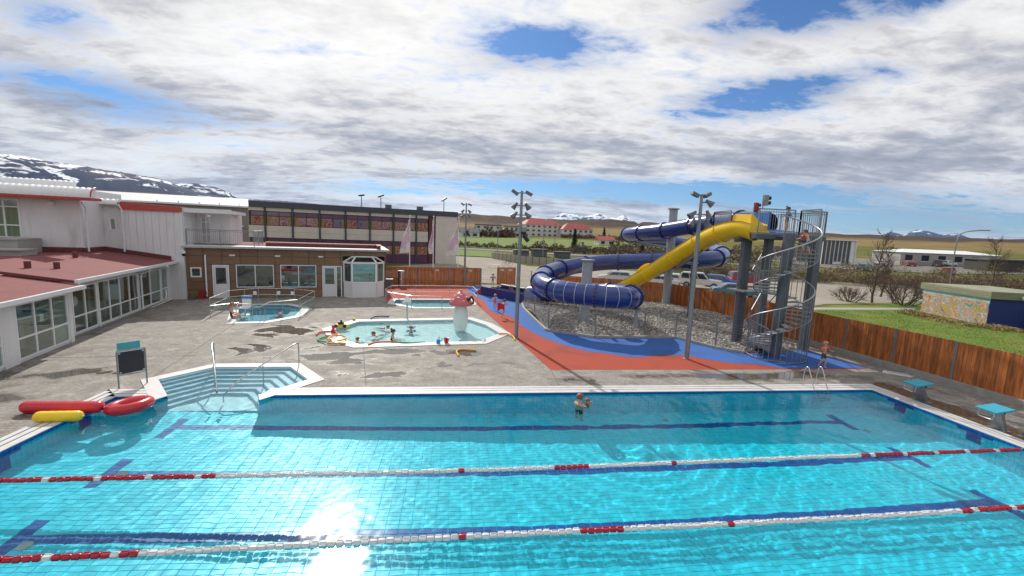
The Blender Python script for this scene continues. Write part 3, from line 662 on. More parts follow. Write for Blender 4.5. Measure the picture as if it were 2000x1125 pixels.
# ------------------------------------------------------------------ ground outside the fence
def draped(name, poly, m, dz, step=4.):
    xs = [p[0] for p in poly]; ys = [p[1] for p in poly]; mb = MB(); mb.sheet(poly, zf=lambda x, y: 0)
    me = mb.mesh(name, m); bm = bmesh.new(); bm.from_mesh(me)
    for _ in range(6):
        es = [e for e in bm.edges if e.calc_length() > step*2]
        if not es: break
        bmesh.ops.subdivide_edges(bm, edges=es, cuts=1); bmesh.ops.triangulate(bm, faces=bm.faces)
    for v in bm.verts: v.co.z = terr(v.co.x, v.co.y)+dz
    bm.to_mesh(me); bm.free(); o = bpy.data.objects.new(name, me); COL.objects.link(o); return kind(o, 'structure')
M['asphalt'] = mat('worn_asphalt', (.135, .125, .115), .9, var=.2, scale=.6, dirt=((.20, .185, .165), .25, .5))
M['gravelroad'] = mat('gravel_yard', (.25, .22, .18), .95, var=.15, scale=1.2, dirt=((.30, .27, .23), .15, .5))
M['lawn'] = mat('mown_lawn', (.085, .145, .004), .95, var=.5, scale=6, bump=.9, bscale=18, dirt=((.15, .16, .018), .45, .48))
M['path'] = mat('footpath', (.30, .29, .27), .9, var=.1)
draped('parking_lot', [(8.5, 37.2), (15.4, 33.4), (17.4, 31.6), (18.6, 25), (24, 29.5), (34, 35.0), (66, 40.8), (80, 46), (52, 60), (40, 62), (31, 66), (22, 72), (12, 71), (8, 90), (-1, 92), (-4, 71), (-12, 60), (-9, 49), (6.5, 44)], M['gravelroad'], .02)
draped('road', [(20, 108), (34, 100), (48, 96), (70, 80), (76, 84), (52, 102), (36, 108), (22, 117), (6, 122), (-40, 132), (-40, 127), (4, 115)], M['asphalt'], .10)
draped('lawn', [(19.3, 3), (19.3, 12), (18.9, 16), (18.5, 24.5), (24, 29.2), (34, 34.3), (48, 36), (70, 37), (70, -10), (20, -10)], M['lawn'], .015)
draped('footpath', [(20, 26.9), (30, 31.6), (40.5, 32.5), (42, 33.6), (30, 32.7), (20, 28)], M['path'], .03)
draped('lawn', [(34, 35.1), (66, 40.9), (70, 38.4), (48, 36.1), (42, 35.2)], M['lawn'], .017)
draped('lawn', [(-4, 94), (7.5, 91), (15, 96), (8, 112), (-12, 118)], M['lawn'], .12)
draped('lawn', [(-6, 126), (40, 116), (90, 112), (100, 190), (60, 215), (10, 220), (-30, 215)], M['lawn'], .14)
draped('yard', [(80, 82), (96, 74), (150, 74), (160, 110), (110, 132), (84, 118)], M['asphalt'], .12)
# ------------------------------------------------------------------ building helpers
DU = (FB.to_3x3() @ Vector((1, 0, 0))); DV = (FB.to_3x3() @ Vector((0, 1, 0)))
def slab(mb, P, d, n, s0, s1, z0, z1, o0, o1, m=0):
    P = Vector(P); Z = Vector((0, 0, 1)); c = []
    for z in (z0, z1):
        for s, o in ((s0, o1), (s1, o1), (s1, o0), (s0, o0)): c.append(P+d*s+n*o+Z*z)
    return mb.hexa(c, m)
def window(parent, P, d, n, w, z0, z1, cols=1, rows=(), fw=.055, glass=None, frame=None, name='window', skip=(), depth=.07, panes=True, out=.015, panem=None):
    """framed window in a wall: P at its lower left seen from outside, d along, n outward"""
    fr = MB(); f = frame or M['frame']; cs = [i/cols for i in range(cols+1)] if isinstance(cols, int) else list(cols); rs = [0]+list(rows)+[1]; H_ = z1-z0
    for s in (0, w-fw): slab(fr, P, d, n, s, s+fw, z0, z1, out-depth, out)
    for z in (z0, z1-fw): slab(fr, P, d, n, fw, w-fw, z, z+fw, out-depth, out-.003)
    for c in cs[1:-1]: slab(fr, P, d, n, c*w-fw/2, c*w+fw/2, z0+fw, z1-fw, out-depth, out-.006)
    for r in rs[1:-1]: slab(fr, P, d, n, fw, w-fw, z0+r*H_-fw/2, z0+r*H_+fw/2, out-depth, out-.009)
    wo = fr.build(name, f, parent)
    if panes:
        for i in range(len(cs)-1):
            for j in range(len(rs)-1):
                pm = MB(); slab(pm, P, d, n, cs[i]*w+fw*.4, cs[i+1]*w-fw*.4, z0+rs[j]*H_+fw*.4, z0+rs[j+1]*H_-fw*.4, out-.045, out-.035)
                pm.build('pane', panem(i, j) if panem else (glass or M['glass']), wo)
    return wo
def wall_pieces(x0, x1, z0, z1, holes):
    """rectangle minus rectangles -> rectangles"""
    R_ = [(x0, x1, z0, z1)]
    for a, b, c, d in holes:
        out = []
        for p, q, r, s in R_:
            if b <= p or a >= q or d <= r or c >= s: out.append((p, q, r, s)); continue
            if p < a: out.append((p, a, r, s))
            if b < q: out.append((b, q, r, s))
            l, h = max(p, a), min(q, b)
            if r < c: out.append((l, h, r, c))
            if d < s: out.append((l, h, d, s))
        R_ = out
    return R_
M['inwall'] = mat('interior_wall', (.42, .40, .36), .8, var=.1, scale=1); M['infloor'] = mat('interior_floor', (.16, .15, .14), .5, var=.2); M['dark'] = mat('dark_interior', (.03, .03, .033), .8)
M['curtain'] = mat('pale_curtain', (.45, .44, .42), .9, var=.25, scale=6, streak=(1, 1, .05))
# ------------------------------------------------------------------ brown annex
br = thing('brown_annex', 'low brown panelled annex with flat roof and angled white bay window', 'building', B(6.4, 0, 0))
OP = [(.33, .96, 1.46, 2.14), (1.57, 2.55, -.1, 2.31), (2.95, 5.27, .74, 2.34), (5.67, 8.02, .72, 2.36), (8.41, 9.76, -.1, 2.32), (9.86, 12.8, -.1, 3.03)]
mb = MB(FB)
for a, b, c, d in wall_pieces(.0, 12.9, 0, 3.5, OP): mb.box(a, b, .02, .28, c, d)
mb.box(12.62, 12.899, .28, 8, 0, 3.5); mb.box(.0, 12.6, 7.75, 8, 0, 3.5)
mb.build('wall', M['joint'], br)
pw, ph = 12.9/12, 3.5/6
for i in range(12):
    for j in range(6):
        for a, b, c, d in wall_pieces(i*pw+.012, (i+1)*pw-.012, j*ph+.012, (j+1)*ph-.012, [(q[0]-.03, q[1]+.03, q[2]-.03, q[3]+.03) for q in OP]):
            if b-a < .03 or d-c < .03: continue
            q = MB(FB); q.box(a, b, -.012, .02, c, d); q.build('cladding_panel', M['brown'], br)
for j in range(6):
    for i in range(5):
        q = MB(FB); q.box(12.899, 12.93, .05+i*1.55, .05+i*1.55+1.53, j*ph+.012, (j+1)*ph-.012); q.build('cladding_panel', M['brown'], br)
mb = MB(FB); mb.box(-.0, 13.05, -.22, 8.1, 3.5, 3.6); rf = mb.build('roof', M['whitemetal'], br)
mb = MB(FB); mb.box(-.0, 13.1, -.34, -.22, 3.46, 3.58); mb.box(13.05, 13.17, -.34, 8, 3.46, 3.58); mb.build('gutter', flat('grey_gutter', (.42, .42, .41), .4), rf)
mb = MB(FB); mb.box(4.6, 12.55, 1.25, 1.5, 3.6, 3.86, 0); mb.box(12.3, 12.55, .0, 1.25, 3.6, 3.84, 0); mb.build('upstand', M['darkred'], rf)
mb = MB(FB); mb.box(4.6, 12.62, 1.22, 1.62, 3.86, 3.92); mb.box(12.27, 12.62, -.1, 1.22, 3.84, 3.915); mb.build('upstand_cap', M['pink'], rf)
mb = MB(FB); mb.box(.1, 12.55, 1.62, 7.7, 3.602, 3.64); mb.build('roof_felt', M['redroof'], rf)
P = lambda u, z=0, v=-.0: B(u, v, 0)
window(br, P(.33), DU, -DV, .63, 1.46, 2.14, 1, fw=.09)
window(br, P(2.95), DU, -DV, 2.32, .74, 2.34, 2)
window(br, P(5.67), DU, -DV, 2.35, .72, 2.36, 2)
def door(parent, P, d, n, w, h, glass_z, side=None, leaf=None):
    mb = MB(); fw = .07
    slab(mb, P, d, n, 0, fw, 0, h, -.06, .02); slab(mb, P, d, n, w-fw, w, 0, h, -.06, .02); slab(mb, P, d, n, fw, w-fw, h-fw, h, -.06, .017)
    if side: slab(mb, P, d, n, side, side+fw, 0, h-fw, -.06, .017)
    dr = mb.build('door', M['frame'], parent); x1 = (side or w-fw)
    mb = MB(); lf = leaf or M['white']
    for a, b, c, e in wall_pieces(fw+.01, x1-.01, .02, h-fw-.01, [(fw+.12, x1-.12, glass_z, h-fw-.12)]): slab(mb, P, d, n, a, b, c, e, -.045, .0)
    mb.build('leaf', lf, dr)
    mb = MB(); slab(mb, P, d, n, fw+.12, x1-.12, glass_z, h-fw-.12, -.03, -.02); mb.build('pane', M['glass'], dr)
    if side:
        mb = MB(); slab(mb, P, d, n, side+fw, w-fw, .05, h-fw, -.03, -.02); mb.build('pane', M['glass'], dr)
    mb = MB(); a = P+d*(x1-.09)+n*.05; mb.cyl(a+Vector((0, 0, .98)), a+Vector((0, 0, 1.2)), .012); mb.cyl(a+Vector((0, 0, 1.1))-n*.05, a+Vector((0, 0, 1.1)), .012); mb.build('handle', M['steel'], dr)
    return dr
door(br, P(1.57), DU, -DV, .98, 2.31, 1.0); door(br, P(8.41), DU, -DV, 1.35, 2.32, .95, side=.93)
# bay window: three facets
bay = [(9.86, 0.), (10.45, -.72), (12.2, -.72), (12.8, 0.)]
bp = MB(FB); bp.prism([(x, y) for x, y in bay]+[(12.8, .3), (9.86, .3)], 0, .04); bay_o = bp.build('bay_window', M['white'], br)
for k in range(3):
    a, b = bay[k], bay[k+1]; A_, B_ = B(*a), B(*b); d = (B_-A_); w = d.length; d.normalize(); n = Vector((d.y, -d.x, 0))
    mb = MB(); slab(mb, A_, d, n, .02, w-.02, .04, 1.12, -.06, 0); mb.build('parapet_panel', M['white'], bay_o)
    mb = MB()
    for s in (0, w-.09): slab(mb, A_, d, n, s, s+.09, 1.12, 2.62, -.07, .012)
    slab(mb, A_, d, n, .09, w-.09, 1.12, 1.2, -.07, .01); slab(mb, A_, d, n, .09, w-.09, 2.52, 2.62, -.07, .01); f = mb.build('frame', M['frame'], bay_o)
    mb = MB(); slab(mb, A_, d, n, .08, w-.08, 1.18, 2.54, -.04, -.03); mb.build('pane', M['glass'], bay_o)
    # sloping roof light over each facet
top = [(10.2, .0), (10.6, -.0), (12.05, -.0), (12.45, .0)]
q = MB(FB); rl = [(9.86, 0., 2.62), (10.45, -.72, 2.62), (12.2, -.72, 2.62), (12.8, 0., 2.62)]; tp = [(10.45, .0, 3.0), (10.75, -.1, 3.03), (11.9, -.1, 3.03), (12.2, .0, 3.0)]
for k in range(3):
    q2 = MB(FB); q2.add([rl[k], rl[k+1], tp[k+1], tp[k]], [(0, 1, 2, 3)]); q2.build('roof_pane', M['glass'], bay_o)
q = MB()
for a, b in list(zip(rl, rl[1:]))+list(zip(tp, tp[1:]))+list(zip(rl, tp)): q.beam(B(*a), B(*b), .09, .09)
q.build('roof_frame', M['frame'], bay_o)
mb = MB(FB); mb.box(10.55, 12.1, .05, .08, 1.2, 2.5, 0); mb.build('blind', flat('striped_poster', (.30, .55, .55), .8, var=.5, scale=2.2, streak=(.2, .2, 1.6)), bay_o)
for u in (2.62, 5.38, 8.18):
    mb = MB(FB); mb.box(u, u+.32, -.11, -.012, 2.93, 3.03); mb.build('wall_light', M['frame'], br)
mb = MB(FB); mb.tube([(1.22, -.08, .15), (1.22, -.08, 2.85), (1.22, -.03, 2.95), (1.22, .05, 2.97)], .05); mb.build('downpipe', M['whitemetal'], br, smooth=True)
mb = MB(FB); mb.box(.3, 12.3, 1.2, 7.7, .005, .02, 0); mb.build('floor', M['infloor'], br)
mb = MB(FB); mb.box(.3, 12.6, 3.2, 3.3, 0, 3.4); mb.build('partition', M['inwall'], br)
for u, w, h in ((3.3, .9, .8), (6.3, 1.1, .75), (4.6, .5, 1.3), (7.4, .4, 1.4)):
    mb = MB(FB); mb.box(u, u+w, 1.2, 1.8, .02, h); mb.build('furniture', M['dark'], br)
# fire hose reel and camera
hr = thing('hose_reel', 'red hose reel standing against the brown annex wall', 'hose reel', B(1.0, -.35, 0))
mb = MB(FB); c = (1.05, -.32, .42); mb.lathe([(.02, -.1), (.21, -.1), (.21, -.07), (.12, -.06), (.12, .06), (.21, .07), (.21, .1), (.02, .1)], c, 18, ax=(0, 1, 0)); mb.build('drum', flat('dull_red_paint', (.22, .015, .02), .5), hr, smooth=True)
mb = MB(FB); mb.box(.9, 1.2, -.42, -.2, 0, .1); mb.beam((1.05, -.45, .05), (1.05, -.45, .55), .05, .03); mb.beam((1.05, -.19, .05), (1.05, -.19, .55), .05, .03); mb.build('stand', M['redplast'], hr)
mb = MB(FB); mb.tube(catmull([(.85, -.4, .3), (.6, -.6, .03), (.35, -.6, .025), (.25, -.4, .03), (.3, -.25, .35)], 6), .02, 6); mb.build('hose', M['black'], hr, smooth=True)
def dome_camera(p, label, d):
    o = thing('security_camera', label, 'camera', p); mb = MB(); mb.cyl(p, Vector(p)+Vector(d)*.3, .04, .03, 8); mb.lathe([(.0, .1), (.1, .1), (.12, 0), (.1, -.08), (0, -.09)], Vector(p)+Vector(d)*.3, 12); mb.build('housing', M['frame'], o, smooth=True)
    mb = MB(); mb.lathe([(.10, 0), (.1, -.08), (.05, -.16), (0, -.17)], Vector(p)+Vector(d)*.3+Vector((0, 0, -.09)), 12); mb.build('dome', M['black'], o, smooth=True)
dome_camera(B(.0, -.22, 3.15), 'black dome camera on the white wall corner beside the annex', -DV*.8+DU*.5)
# ------------------------------------------------------------------ glazed corridor
gc = thing('glazed_corridor', 'low glazed corridor with white frames under a red felt roof', 'building', B(-2, -8, 0))
def gzz(u): return 2.56+(-.3-u)*.165
def gline(v0, v1, u, z1, cols, rows, name='window'):
    A_ = B(u, v0); return window(gc, A_, DV, DU, v1-v0, .10, z1, cols, rows, fw=.06, out=.02, name=name)
gline(-14.62, -11.72, -.45, 2.08, 3, (.38,)); gline(-10.55, -8.62, -.85, 2.16, 2, (.36,)); gline(-8.52, -4.45, -.85, 2.18, 4, (.34,)); gline(-4.33, -1.42, -.85, 2.16, 2, (.34,)); gline(-1.32, -.3, -.85, 2.16, 1, (.36,))
gline(-19, -15.3, -.45, 2.08, 3, (.38,))
mb = MB(FB)
mb.box(-.6, -.42, -15.3, -14.62, 0, 2.12); mb.box(-.9, -.40, -11.72, -11.5, 0, 2.12); mb.box(-.98, -.86, -11.5, -10.55, .0, 2.2)
for v in (-8.62, -4.45, -1.42, -.3): mb.box(-.93, -.80, v, v+(.1 if v < -.5 else .3), 0, 2.2)
mb.box(-.6, -.47, -19, -11.5, -.0, .1); mb.box(-.98, -.87, -11.5, 0, 0, .1); mb.box(-.6, -.47, -19, -11.5, 2.081, 2.3); mb.box(-.98, -.87, -11.5, 0, 2.181, 2.45)
mb.build('wall', M['white'], gc)
mb = MB(FB)
for v0, v1, u1, dz in ((-19.2, -11.4, -.05, -.16), (-11.4, -.2, -.32, 0)):
    mb.hexa([(u1, v0, gzz(u1)+dz-.12), (u1, v1, gzz(u1)+dz-.12), (-4.05, v1, gzz(-4.05)+dz-.12), (-4.05, v0, gzz(-4.05)+dz-.12), (u1, v0, gzz(u1)+dz), (u1, v1, gzz(u1)+dz), (-4.05, v1, gzz(-4.05)+dz), (-4.05, v0, gzz(-4.05)+dz)][::1])
mb.hexa([(-4.06, -19.2, 2.6), (-4.06, -2.4, 2.7), (-12, -2.4, 2.7), (-12, -19.2, 2.6), (-4.06, -19.2, 3.0), (-4.06, -2.4, 3.15), (-12, -2.4, 3.2), (-12, -19.2, 3.1)])
rf = mb.build('roof', M['redroof'], gc)
mb = MB(FB); mb.box(-.06, .07, -19.2, -11.4, gzz(-.05)-.30, gzz(-.05)-.15); mb.box(-.32, -.19, -11.38, -.2, gzz(-.32)-.13, gzz(-.32)+.015); mb.build('gutter', M['whitemetal'], rf)
mb = MB(FB); mb.box(-4.02, -3.94, -2.45, -.2, 3.1, 3.42); mb.box(-4.0, -.75, -.3, -.21, 2.62, 2.62); mb.hexa([(-3.95, -.3, 3.1), (-.6, -.3, 2.55), (-.6, -.21, 2.55), (-3.95, -.21, 3.1), (-3.95, -.3, 3.42), (-.6, -.3, 2.88), (-.6, -.21, 2.88), (-3.95, -.21, 3.42)]); mb.box(-9, -4.02, -2.52, -2.43, 3.1, 3.44); mb.build('flashing', M['darkred'], rf)
for u, v in ((-2.5, -9.9), (-1.95, -9.1), (-3.2, -5.0)):
    mb = MB(FB); mb.box(u-.08, u+.08, v-.08, v+.08, gzz(u)-.05, gzz(u)+.3); mb.build('vent', M['darkred'], rf)
for v, u in ((-11.15, -.72), (-4.4, -.72)):
    mb = MB(FB); mb.tube(catmull([(u+.45, v, 2.42), (u+.4, v, 2.3), (u+.1, v, 2.15), (u+.02, v, 2.0)], 4)+[Vector((u+.02, v, .1))], .045, 8); mb.build('downpipe', M['whitemetal'], gc, smooth=True)
mb = MB(FB); mb.box(-4.0, -.6, -19, -.3, .002, .02); mb.build('floor', M['infloor'], gc)
mb = MB(FB); mb.box(-4.0, -3.9, -19, -.3, .0, 2.5); mb.box(-3.9, -1, -.34, -.31, 0, 2.4); mb.build('inner_wall', M['inwall'], gc)
for v in (-13.7, -12.3, -9.6, -7.6, -6.2, -5.0, -2.9):
    mb = MB(FB); mb.box(-1.9, -1.65, v, v+.22, 0, 2.3); mb.build('column', M['inwall'], gc)
for v, m in ((-7.9, 'darkred'), (-5.7, 'darkred'), (-10.0, 'teal'), (-2.4, 'pink')):
    mb = MB(FB); mb.box(-3.88, -3.84, v, v+.5, .6, 2.1); mb.build('poster', M[m], gc)
mb = MB(FB); mb.box(-.52, -.50, -13.5, -12.95, 1.15, 1.55); mb.build('notice', M['navy'], gc); mb = MB(FB); mb.box(-.499, -.49, -13.3, -13.1, 1.22, 1.48); mb.build('notice', M['frame'], gc)
mb = MB(FB); mb.lathe([(0, 0), (.22, 0), (.22, .01), (0, .01)], (-.93, -10.2, 1.5), 18, ax=(1, 0, 0)); mb.build('window_sticker', M['frame'], gc)
# ------------------------------------------------------------------ white upper hall
wh = thing('white_hall', 'white two storey hall with corrugated barrel eaves and red fascia', 'building', B(-4, 2, 0))
mb = MB(FB)
for a, b, c, d in wall_pieces(-14, -4.03, 3., 6.2, [(-7.9, -6.6, 3.9, 6.02)]): mb.box(a, b, -2.4, -2.2, c, d)
mb.box(-4.229, -4.03, -2.2, 0., 3., 6.2); mb.build('wall', M['white'], wh)
mb = MB(FB)
for a, b, c, d in wall_pieces(-4.03, -3.08, 3., 6.1, [(-3.75, -3.42, 4.45, 5.2)]): mb.box(a, b, .0, .2, c, d)
mb.build('wall', M['white'], wh)
window(wh, B(-3.75, 0), DU, -DV, .33, 4.45, 5.2, 1, fw=.05)
window(wh, B(-7.9, -2.4), DU, -DV, 1.3, 3.9, 6.02, 2, (.33, .8), fw=.07)
mb = MB(FB); mb.box(-7.85, -6.62, -2.1, -2.08, 3.9, 6.0); mb.build('curtain', M['curtain'], wh)
# ribbed wall towards the annex: every sheet its own panel
us = np.arange(-3.08, .03, .39)
for i, u in enumerate(us):
    q = MB(FB); w = .385; u1 = min(u+w, .06); prof = [(u, -.20), (u+.02, -.225), (u1-.02, -.225), (u1, -.20), (u1, -.05), (u, -.05)]
    q.prism(prof, 0 if u > -1.0 else 2.5, 5.74); q.build('cladding_sheet', M['white'], wh)
mb = MB(FB); mb.box(-.06, .10, -.23, 8, 0, 5.75); mb.build('corner_post', M['white'], wh)
for v in np.arange(.0, 4., .4):
    q = MB(FB); q.prism([(.10, v), (.125, v+.02), (.125, v+.36), (.10, v+.385)], 3.6, 5.55); q.build('cladding_sheet', M['white'], wh)
mb = MB(FB); pr = [(-3.08, 5.1), (-3.05, 5.72)]
q = MB(FB)
for k in range(4): q.hexa([(-3.1, -.32+.05*k, 5.75+k*.125), (.03, -.32+.05*k, 5.75+k*.085), (.03, -.1, 5.75+k*.085), (-3.1, -.1, 5.75+k*.125), (-3.1, -.30+.05*k, 5.75+k*.125+.115), (.03, -.30+.05*k, 5.75+k*.085+.078), (.03, -.1, 5.75+k*.085+.078), (-3.1, -.1, 5.75+k*.125+.115)])
q.hexa([(-3.1, -.1, 5.75), (.03, -.1, 5.75), (.03, 1.2, 5.75), (-3.1, 1.2, 5.75), (-3.1, -.1, 6.24), (.03, -.1, 6.08), (.03, 1.2, 6.1), (-3.1, 1.2, 6.26)]); q.build('red_fascia', M['red'], wh)
q = MB(FB); q.extr([(-.30, -.12), (.25, -.12), (.25, .16), (-.1, .15), (-.25, .06)], (.04, 0.3, 5.88), (2.75, .3, 5.90)); q.box(.04, 2.7, .32, 5, 5.78, 6.0); q.build('canopy', M['whitemetal'], wh)
mb = MB(FB); mb.box(1.0, 2.2, 2.4, 2.6, 3.6, 5.8); mb.box(.12, .4, 2.4, 2.6, 3.6, 5.8); mb.box(2.0, 2.2, 2.6, 6, 3.6, 5.8); mb.build('wall', M['white'], wh)
window(wh, B(.4, 2.4), DU, -DV, .6, 3.62, 5.55, 2, (.35, .8), fw=.06)
def barrel(parent, u0, u1, v0, z0, r, name='eave'):
    q = MB(FB); prof = [(-r*math.sin(t)*1.1, r*(math.cos(t))) for t in np.linspace(0, math.pi/2*1.05, 9)]
    n = int((u1-u0)/.06)
    vs = []; fs = []
    for i in range(n+1):
        u = u0+(u1-u0)*i/n; k = .03*math.sin(i*math.pi/2.2)
        vs += [(u, v0+r+y*(1+k/r), z0+z*(1+k/r)) for y, z in prof]
    m_ = len(prof)
    for i in range(n):
        for j in range(m_-1): fs.append((i*m_+j, i*m_+j+1, (i+1)*m_+j+1, (i+1)*m_+j))
    q.add(vs, fs); return q.build(name, M['whitemetal'], parent, smooth='all')
barrel(wh, -13, -3.12, -3.25, 6.28, .55); q = MB(FB); q.box(-13, -3.1, -3.34, -2.2, 6.12, 6.26); q.build('red_fascia', M['red'], wh)
q = MB(FB); q.box(-13, -4.25, -2.7, 3, 6.27, 6.80); q.build('roof', M['whitemetal'], wh)
q = MB(FB); arc = [(-3.25+.55-.605*math.sin(t), 6.28+.55*math.cos(t)) for t in np.linspace(0, math.pi/2, 9)]; q.add([(-3.13, y, z) for y, z in arc]+[(-3.13, -2.7, 6.26)], [tuple(range(10))]); q.build('eave_end', M['whitemetal'], wh)
q = MB(FB); q.tube([(-3.12, y, z+.01) for y, z in arc], .035, 6); q.build('eave_trim', M['red'], wh)
barrel(wh, -4.05, -3.1, -.45, 6.06, .3); barrel(wh, -13, -5.9, 1.5, 7.0, .45); q = MB(FB); q.box(-13, -5.88, 1.45, 3.5, 6.8, 6.98); q.build('red_fascia', M['red'], wh)
q = MB(FB); q.box(-4.05, -3.08, -.3, .3, 5.96, 6.06); q.build('gutter', M['grey'], wh)
for u, v, zb in ((-3.98, -2.1, 3.2), (-3.02, -.32, 3.12)):
    q = MB(FB); q.tube([(u+.08, v-.05, zb), (u+.08, v-.05, 5.75), (u+.02, v-.25, 6.0)], .05, 8); q.build('downpipe', M['whitemetal'], wh, smooth=True)
q = MB(FB); q.box(-5.35, -5.1, -2.55, -2.4, 5.75, 5.98); q.build('vent_box', M['frame'], wh)
# tiered concrete ledges on the red roof
q = MB(FB); q.box(-13, -5.75, -4.4, -2.53, 3.1, 3.86); q.box(-13, -5.0, -5.6, -4.41, 3.05, 3.38); q.box(-13, -5.72, -4.48, -2.54, 3.861, 3.93); q.box(-13, -4.95, -5.7, -4.49, 3.381, 3.45)
tag(q.build('roof_ledge', M['grey'], origin=B(-8, -4, 3.1)), 'grey tiered concrete ledge on the red roof below the white hall', 'ledge')
# balcony rail
bal = thing('balcony_railing', 'grey steel balcony railing along the annex roof edge', 'railing', B(2, .1, 3.6))
mb = MB(FB)
for a, b in (((.2, .05), (4.1, .05)), ((4.1, .05), (4.1, 3.2))):
    for z in (4.68, 4.58, 3.75): mb.cyl((*a, z), (*b, z), .025 if z > 4.6 else .016, n=6)
mb.build('rail', M['galv'], bal)
for u, v in ((.2, .05), (2.1, .05), (4.1, .05), (4.1, 1.6), (4.1, 3.2)):
    q = MB(FB); q.beam((u, v, 3.6), (u, v, 4.68), .05, .05); q.build('post', M['galv'], bal)
q = MB(FB)
for i in range(34): q.cyl((.25+i*.114, .05, 3.75), (.25+i*.114, .05, 4.58), .008, n=4)
for i in range(26): q.cyl((4.1, .1+i*.12, 3.75), (4.1, .1+i*.12, 4.58), .008, n=4)
q.build('baluster', M['galv'], bal)
# ------------------------------------------------------------------ taupe building with white roof
tp_ = thing('taupe_building', 'taupe rendered building with shallow white roof behind the white hall', 'building', B(-4, 16, 0))
mb = MB(FB); mb.prism([(-14, 14), (1.1, 14), (.35, 18), (-14, 18)], 0, 6.7); mb.build('wall', M['taupe'], tp_)
mb = MB(FB); mb.hexa([(-14.5, 13.7, 6.705), (1.2, 13.7, 6.705), (.3, 18.2, 6.705), (-14.5, 18.2, 6.705), (-14.5, 13.7, 6.85), (1.2, 13.7, 6.85), (.4, 17.8, 7.72), (-14.5, 17.8, 7.72)]); mb.build('roof', M['whitemetal'], tp_)
w = window(tp_, B(-.45, 14), DU, -DV, .5, 5.15, 5.95, 2, (.5,), fw=.05, frame=flat('red_frame', (.3, .03, .02)))
mb = MB(FB); mb.box(-.9, .7, 13.3, 14, 4.85, 4.97); mb.build('door_canopy', M['frame'], tp_)
for i in range(5):
    mb = MB(FB); mb.ball((-6+i*1.6, 13.9, 6.95), .06, 6, 4); mb.build('roof_bolt', M['grey'], tp_)
# ------------------------------------------------------------------ beige school with coloured windows
sc = thing('beige_school', 'long beige two storey building with purple windows and dark roof band', 'building', B(12, 35.5, 0))
V0 = 35.5; FZ = -.2
mb = MB(FB); mb.box(-3.2, 22.3, V0+.35, V0+10, FZ, 8.0); mb.build('wall', M['navy'], sc)
mb = MB(FB); mb.box(-3.4, 26.9, V0-.25, V0+10.2, 7.62, 8.42); mb.build('roof_band', M['navy'], sc)
mb = MB(FB); mb.box(22.2, 23.3, V0-.05, V0+9, FZ, 7.61); mb.build('wall', flat('maroon_panel', (.09, .025, .035), .6), sc)
mb = MB(FB); mb.box(23.3, 26.8, V0-.15, V0+9, FZ, 7.61); mb.build('wall', M['beige'], sc)
bays = [-2.9+.0]; cols_ = [-1.0, 2.5, 6.1, 9.65, 13.15, 16.67, 20.2]; ed = [-3.2]+cols_+[22.2]
for i in range(len(ed)-1):
    a, b = ed[i]+(.12 if i else 0), ed[i+1]-.12
    for z0, z1 in ((7.1, 7.6), (3.35, 5.05)):
        for k in range(2):
            h = (z1-z0)/2 if z0 < 5 else (z1-z0); 
            if z0 > 5 and k: continue
            q = MB(FB); q.box(a+.01, b-.01, V0, V0+.3, z0+k*h+.01, z0+(k+1)*h-.01); q.build('facade_panel', M['beige'], sc)
for i, u in enumerate(cols_):
    q = MB(FB); q.box(u-.12, u+.12, V0-.14, V0+.3, FZ, 7.6); q.build('column', M['navy'], sc)
def artmat(i, c1, c2, c3):
    m = bpy.data.materials.new('painted_window_%d' % i); m.use_nodes = True; nt = m.node_tree; b = nt.nodes['Principled BSDF']; b.inputs['Roughness'].default_value = .08; b.inputs['Coat Weight'].default_value = .5
    g = N(nt, 'ShaderNodeNewGeometry'); n = N(nt, 'ShaderNodeTexNoise'); n.inputs['Scale'].default_value = .9; n.inputs['Detail'].default_value = 3; n.inputs['Distortion'].default_value = 2.; nt.links.new(g.outputs['Position'], n.inputs[0])
    c = ramp(nt, n.outputs[0], [(.30, c1), (.44, c2), (.48, c3), (.56, c2), (.62, c1), (.70, c3)]); nt.links.new(c, b.inputs['Base Color']); return m
ART = [artmat(0, (.13, .05, .12), (.30, .13, .16), (.50, .32, .30)), artmat(1, (.26, .03, .03), (.16, .05, .08), (.5, .3, .24)), artmat(2, (.10, .05, .13), (.22, .13, .22), (.10, .17, .22)), artmat(3, (.32, .12, .07), (.42, .26, .21), (.16, .06, .14))]
PUR = flat('purple_glass', (.13, .06, .12), .12, var=.2, scale=.7)
for i in range(len(ed)-1):
    a, b = ed[i]+(.12 if i else .35), ed[i+1]-.12
    for z0, z1 in ((5.05, 7.1), (1.2, 3.35)):
        window(sc, B(a, V0+.12), DU, -DV, b-a, z0, z1, 2 if b-a > 2.2 else 1, (.66,), fw=.09, frame=flat('dark_plum_frame', (.05, .02, .035)), panem=lambda c, r, i=i: ART[(i*3+c+(0 if i % 2 else 1)) % 4] if r == 0 else PUR)
        for s in (a+.12, b-.36):
            q = MB(FB)
            for x0, x1, y0, y1 in ((s, s+.26, z0+.1, z0+.2), (s, s+.26, z0+1.2, z0+1.3), (s, s+.07, z0+.2, z0+1.2), (s+.19, s+.26, z0+.2, z0+1.2)): q.box(x0, x1, V0+.05, V0+.1, y0, y1)
            q.build('vent_frame', flat('yellow_frame', (.45, .30, .03)), sc)
    q = MB(FB); q.box(a, b, V0+.1, V0+.3, FZ, 1.18); q.build('plinth', flat('plum_panel', (.10, .03, .09), .4), sc)
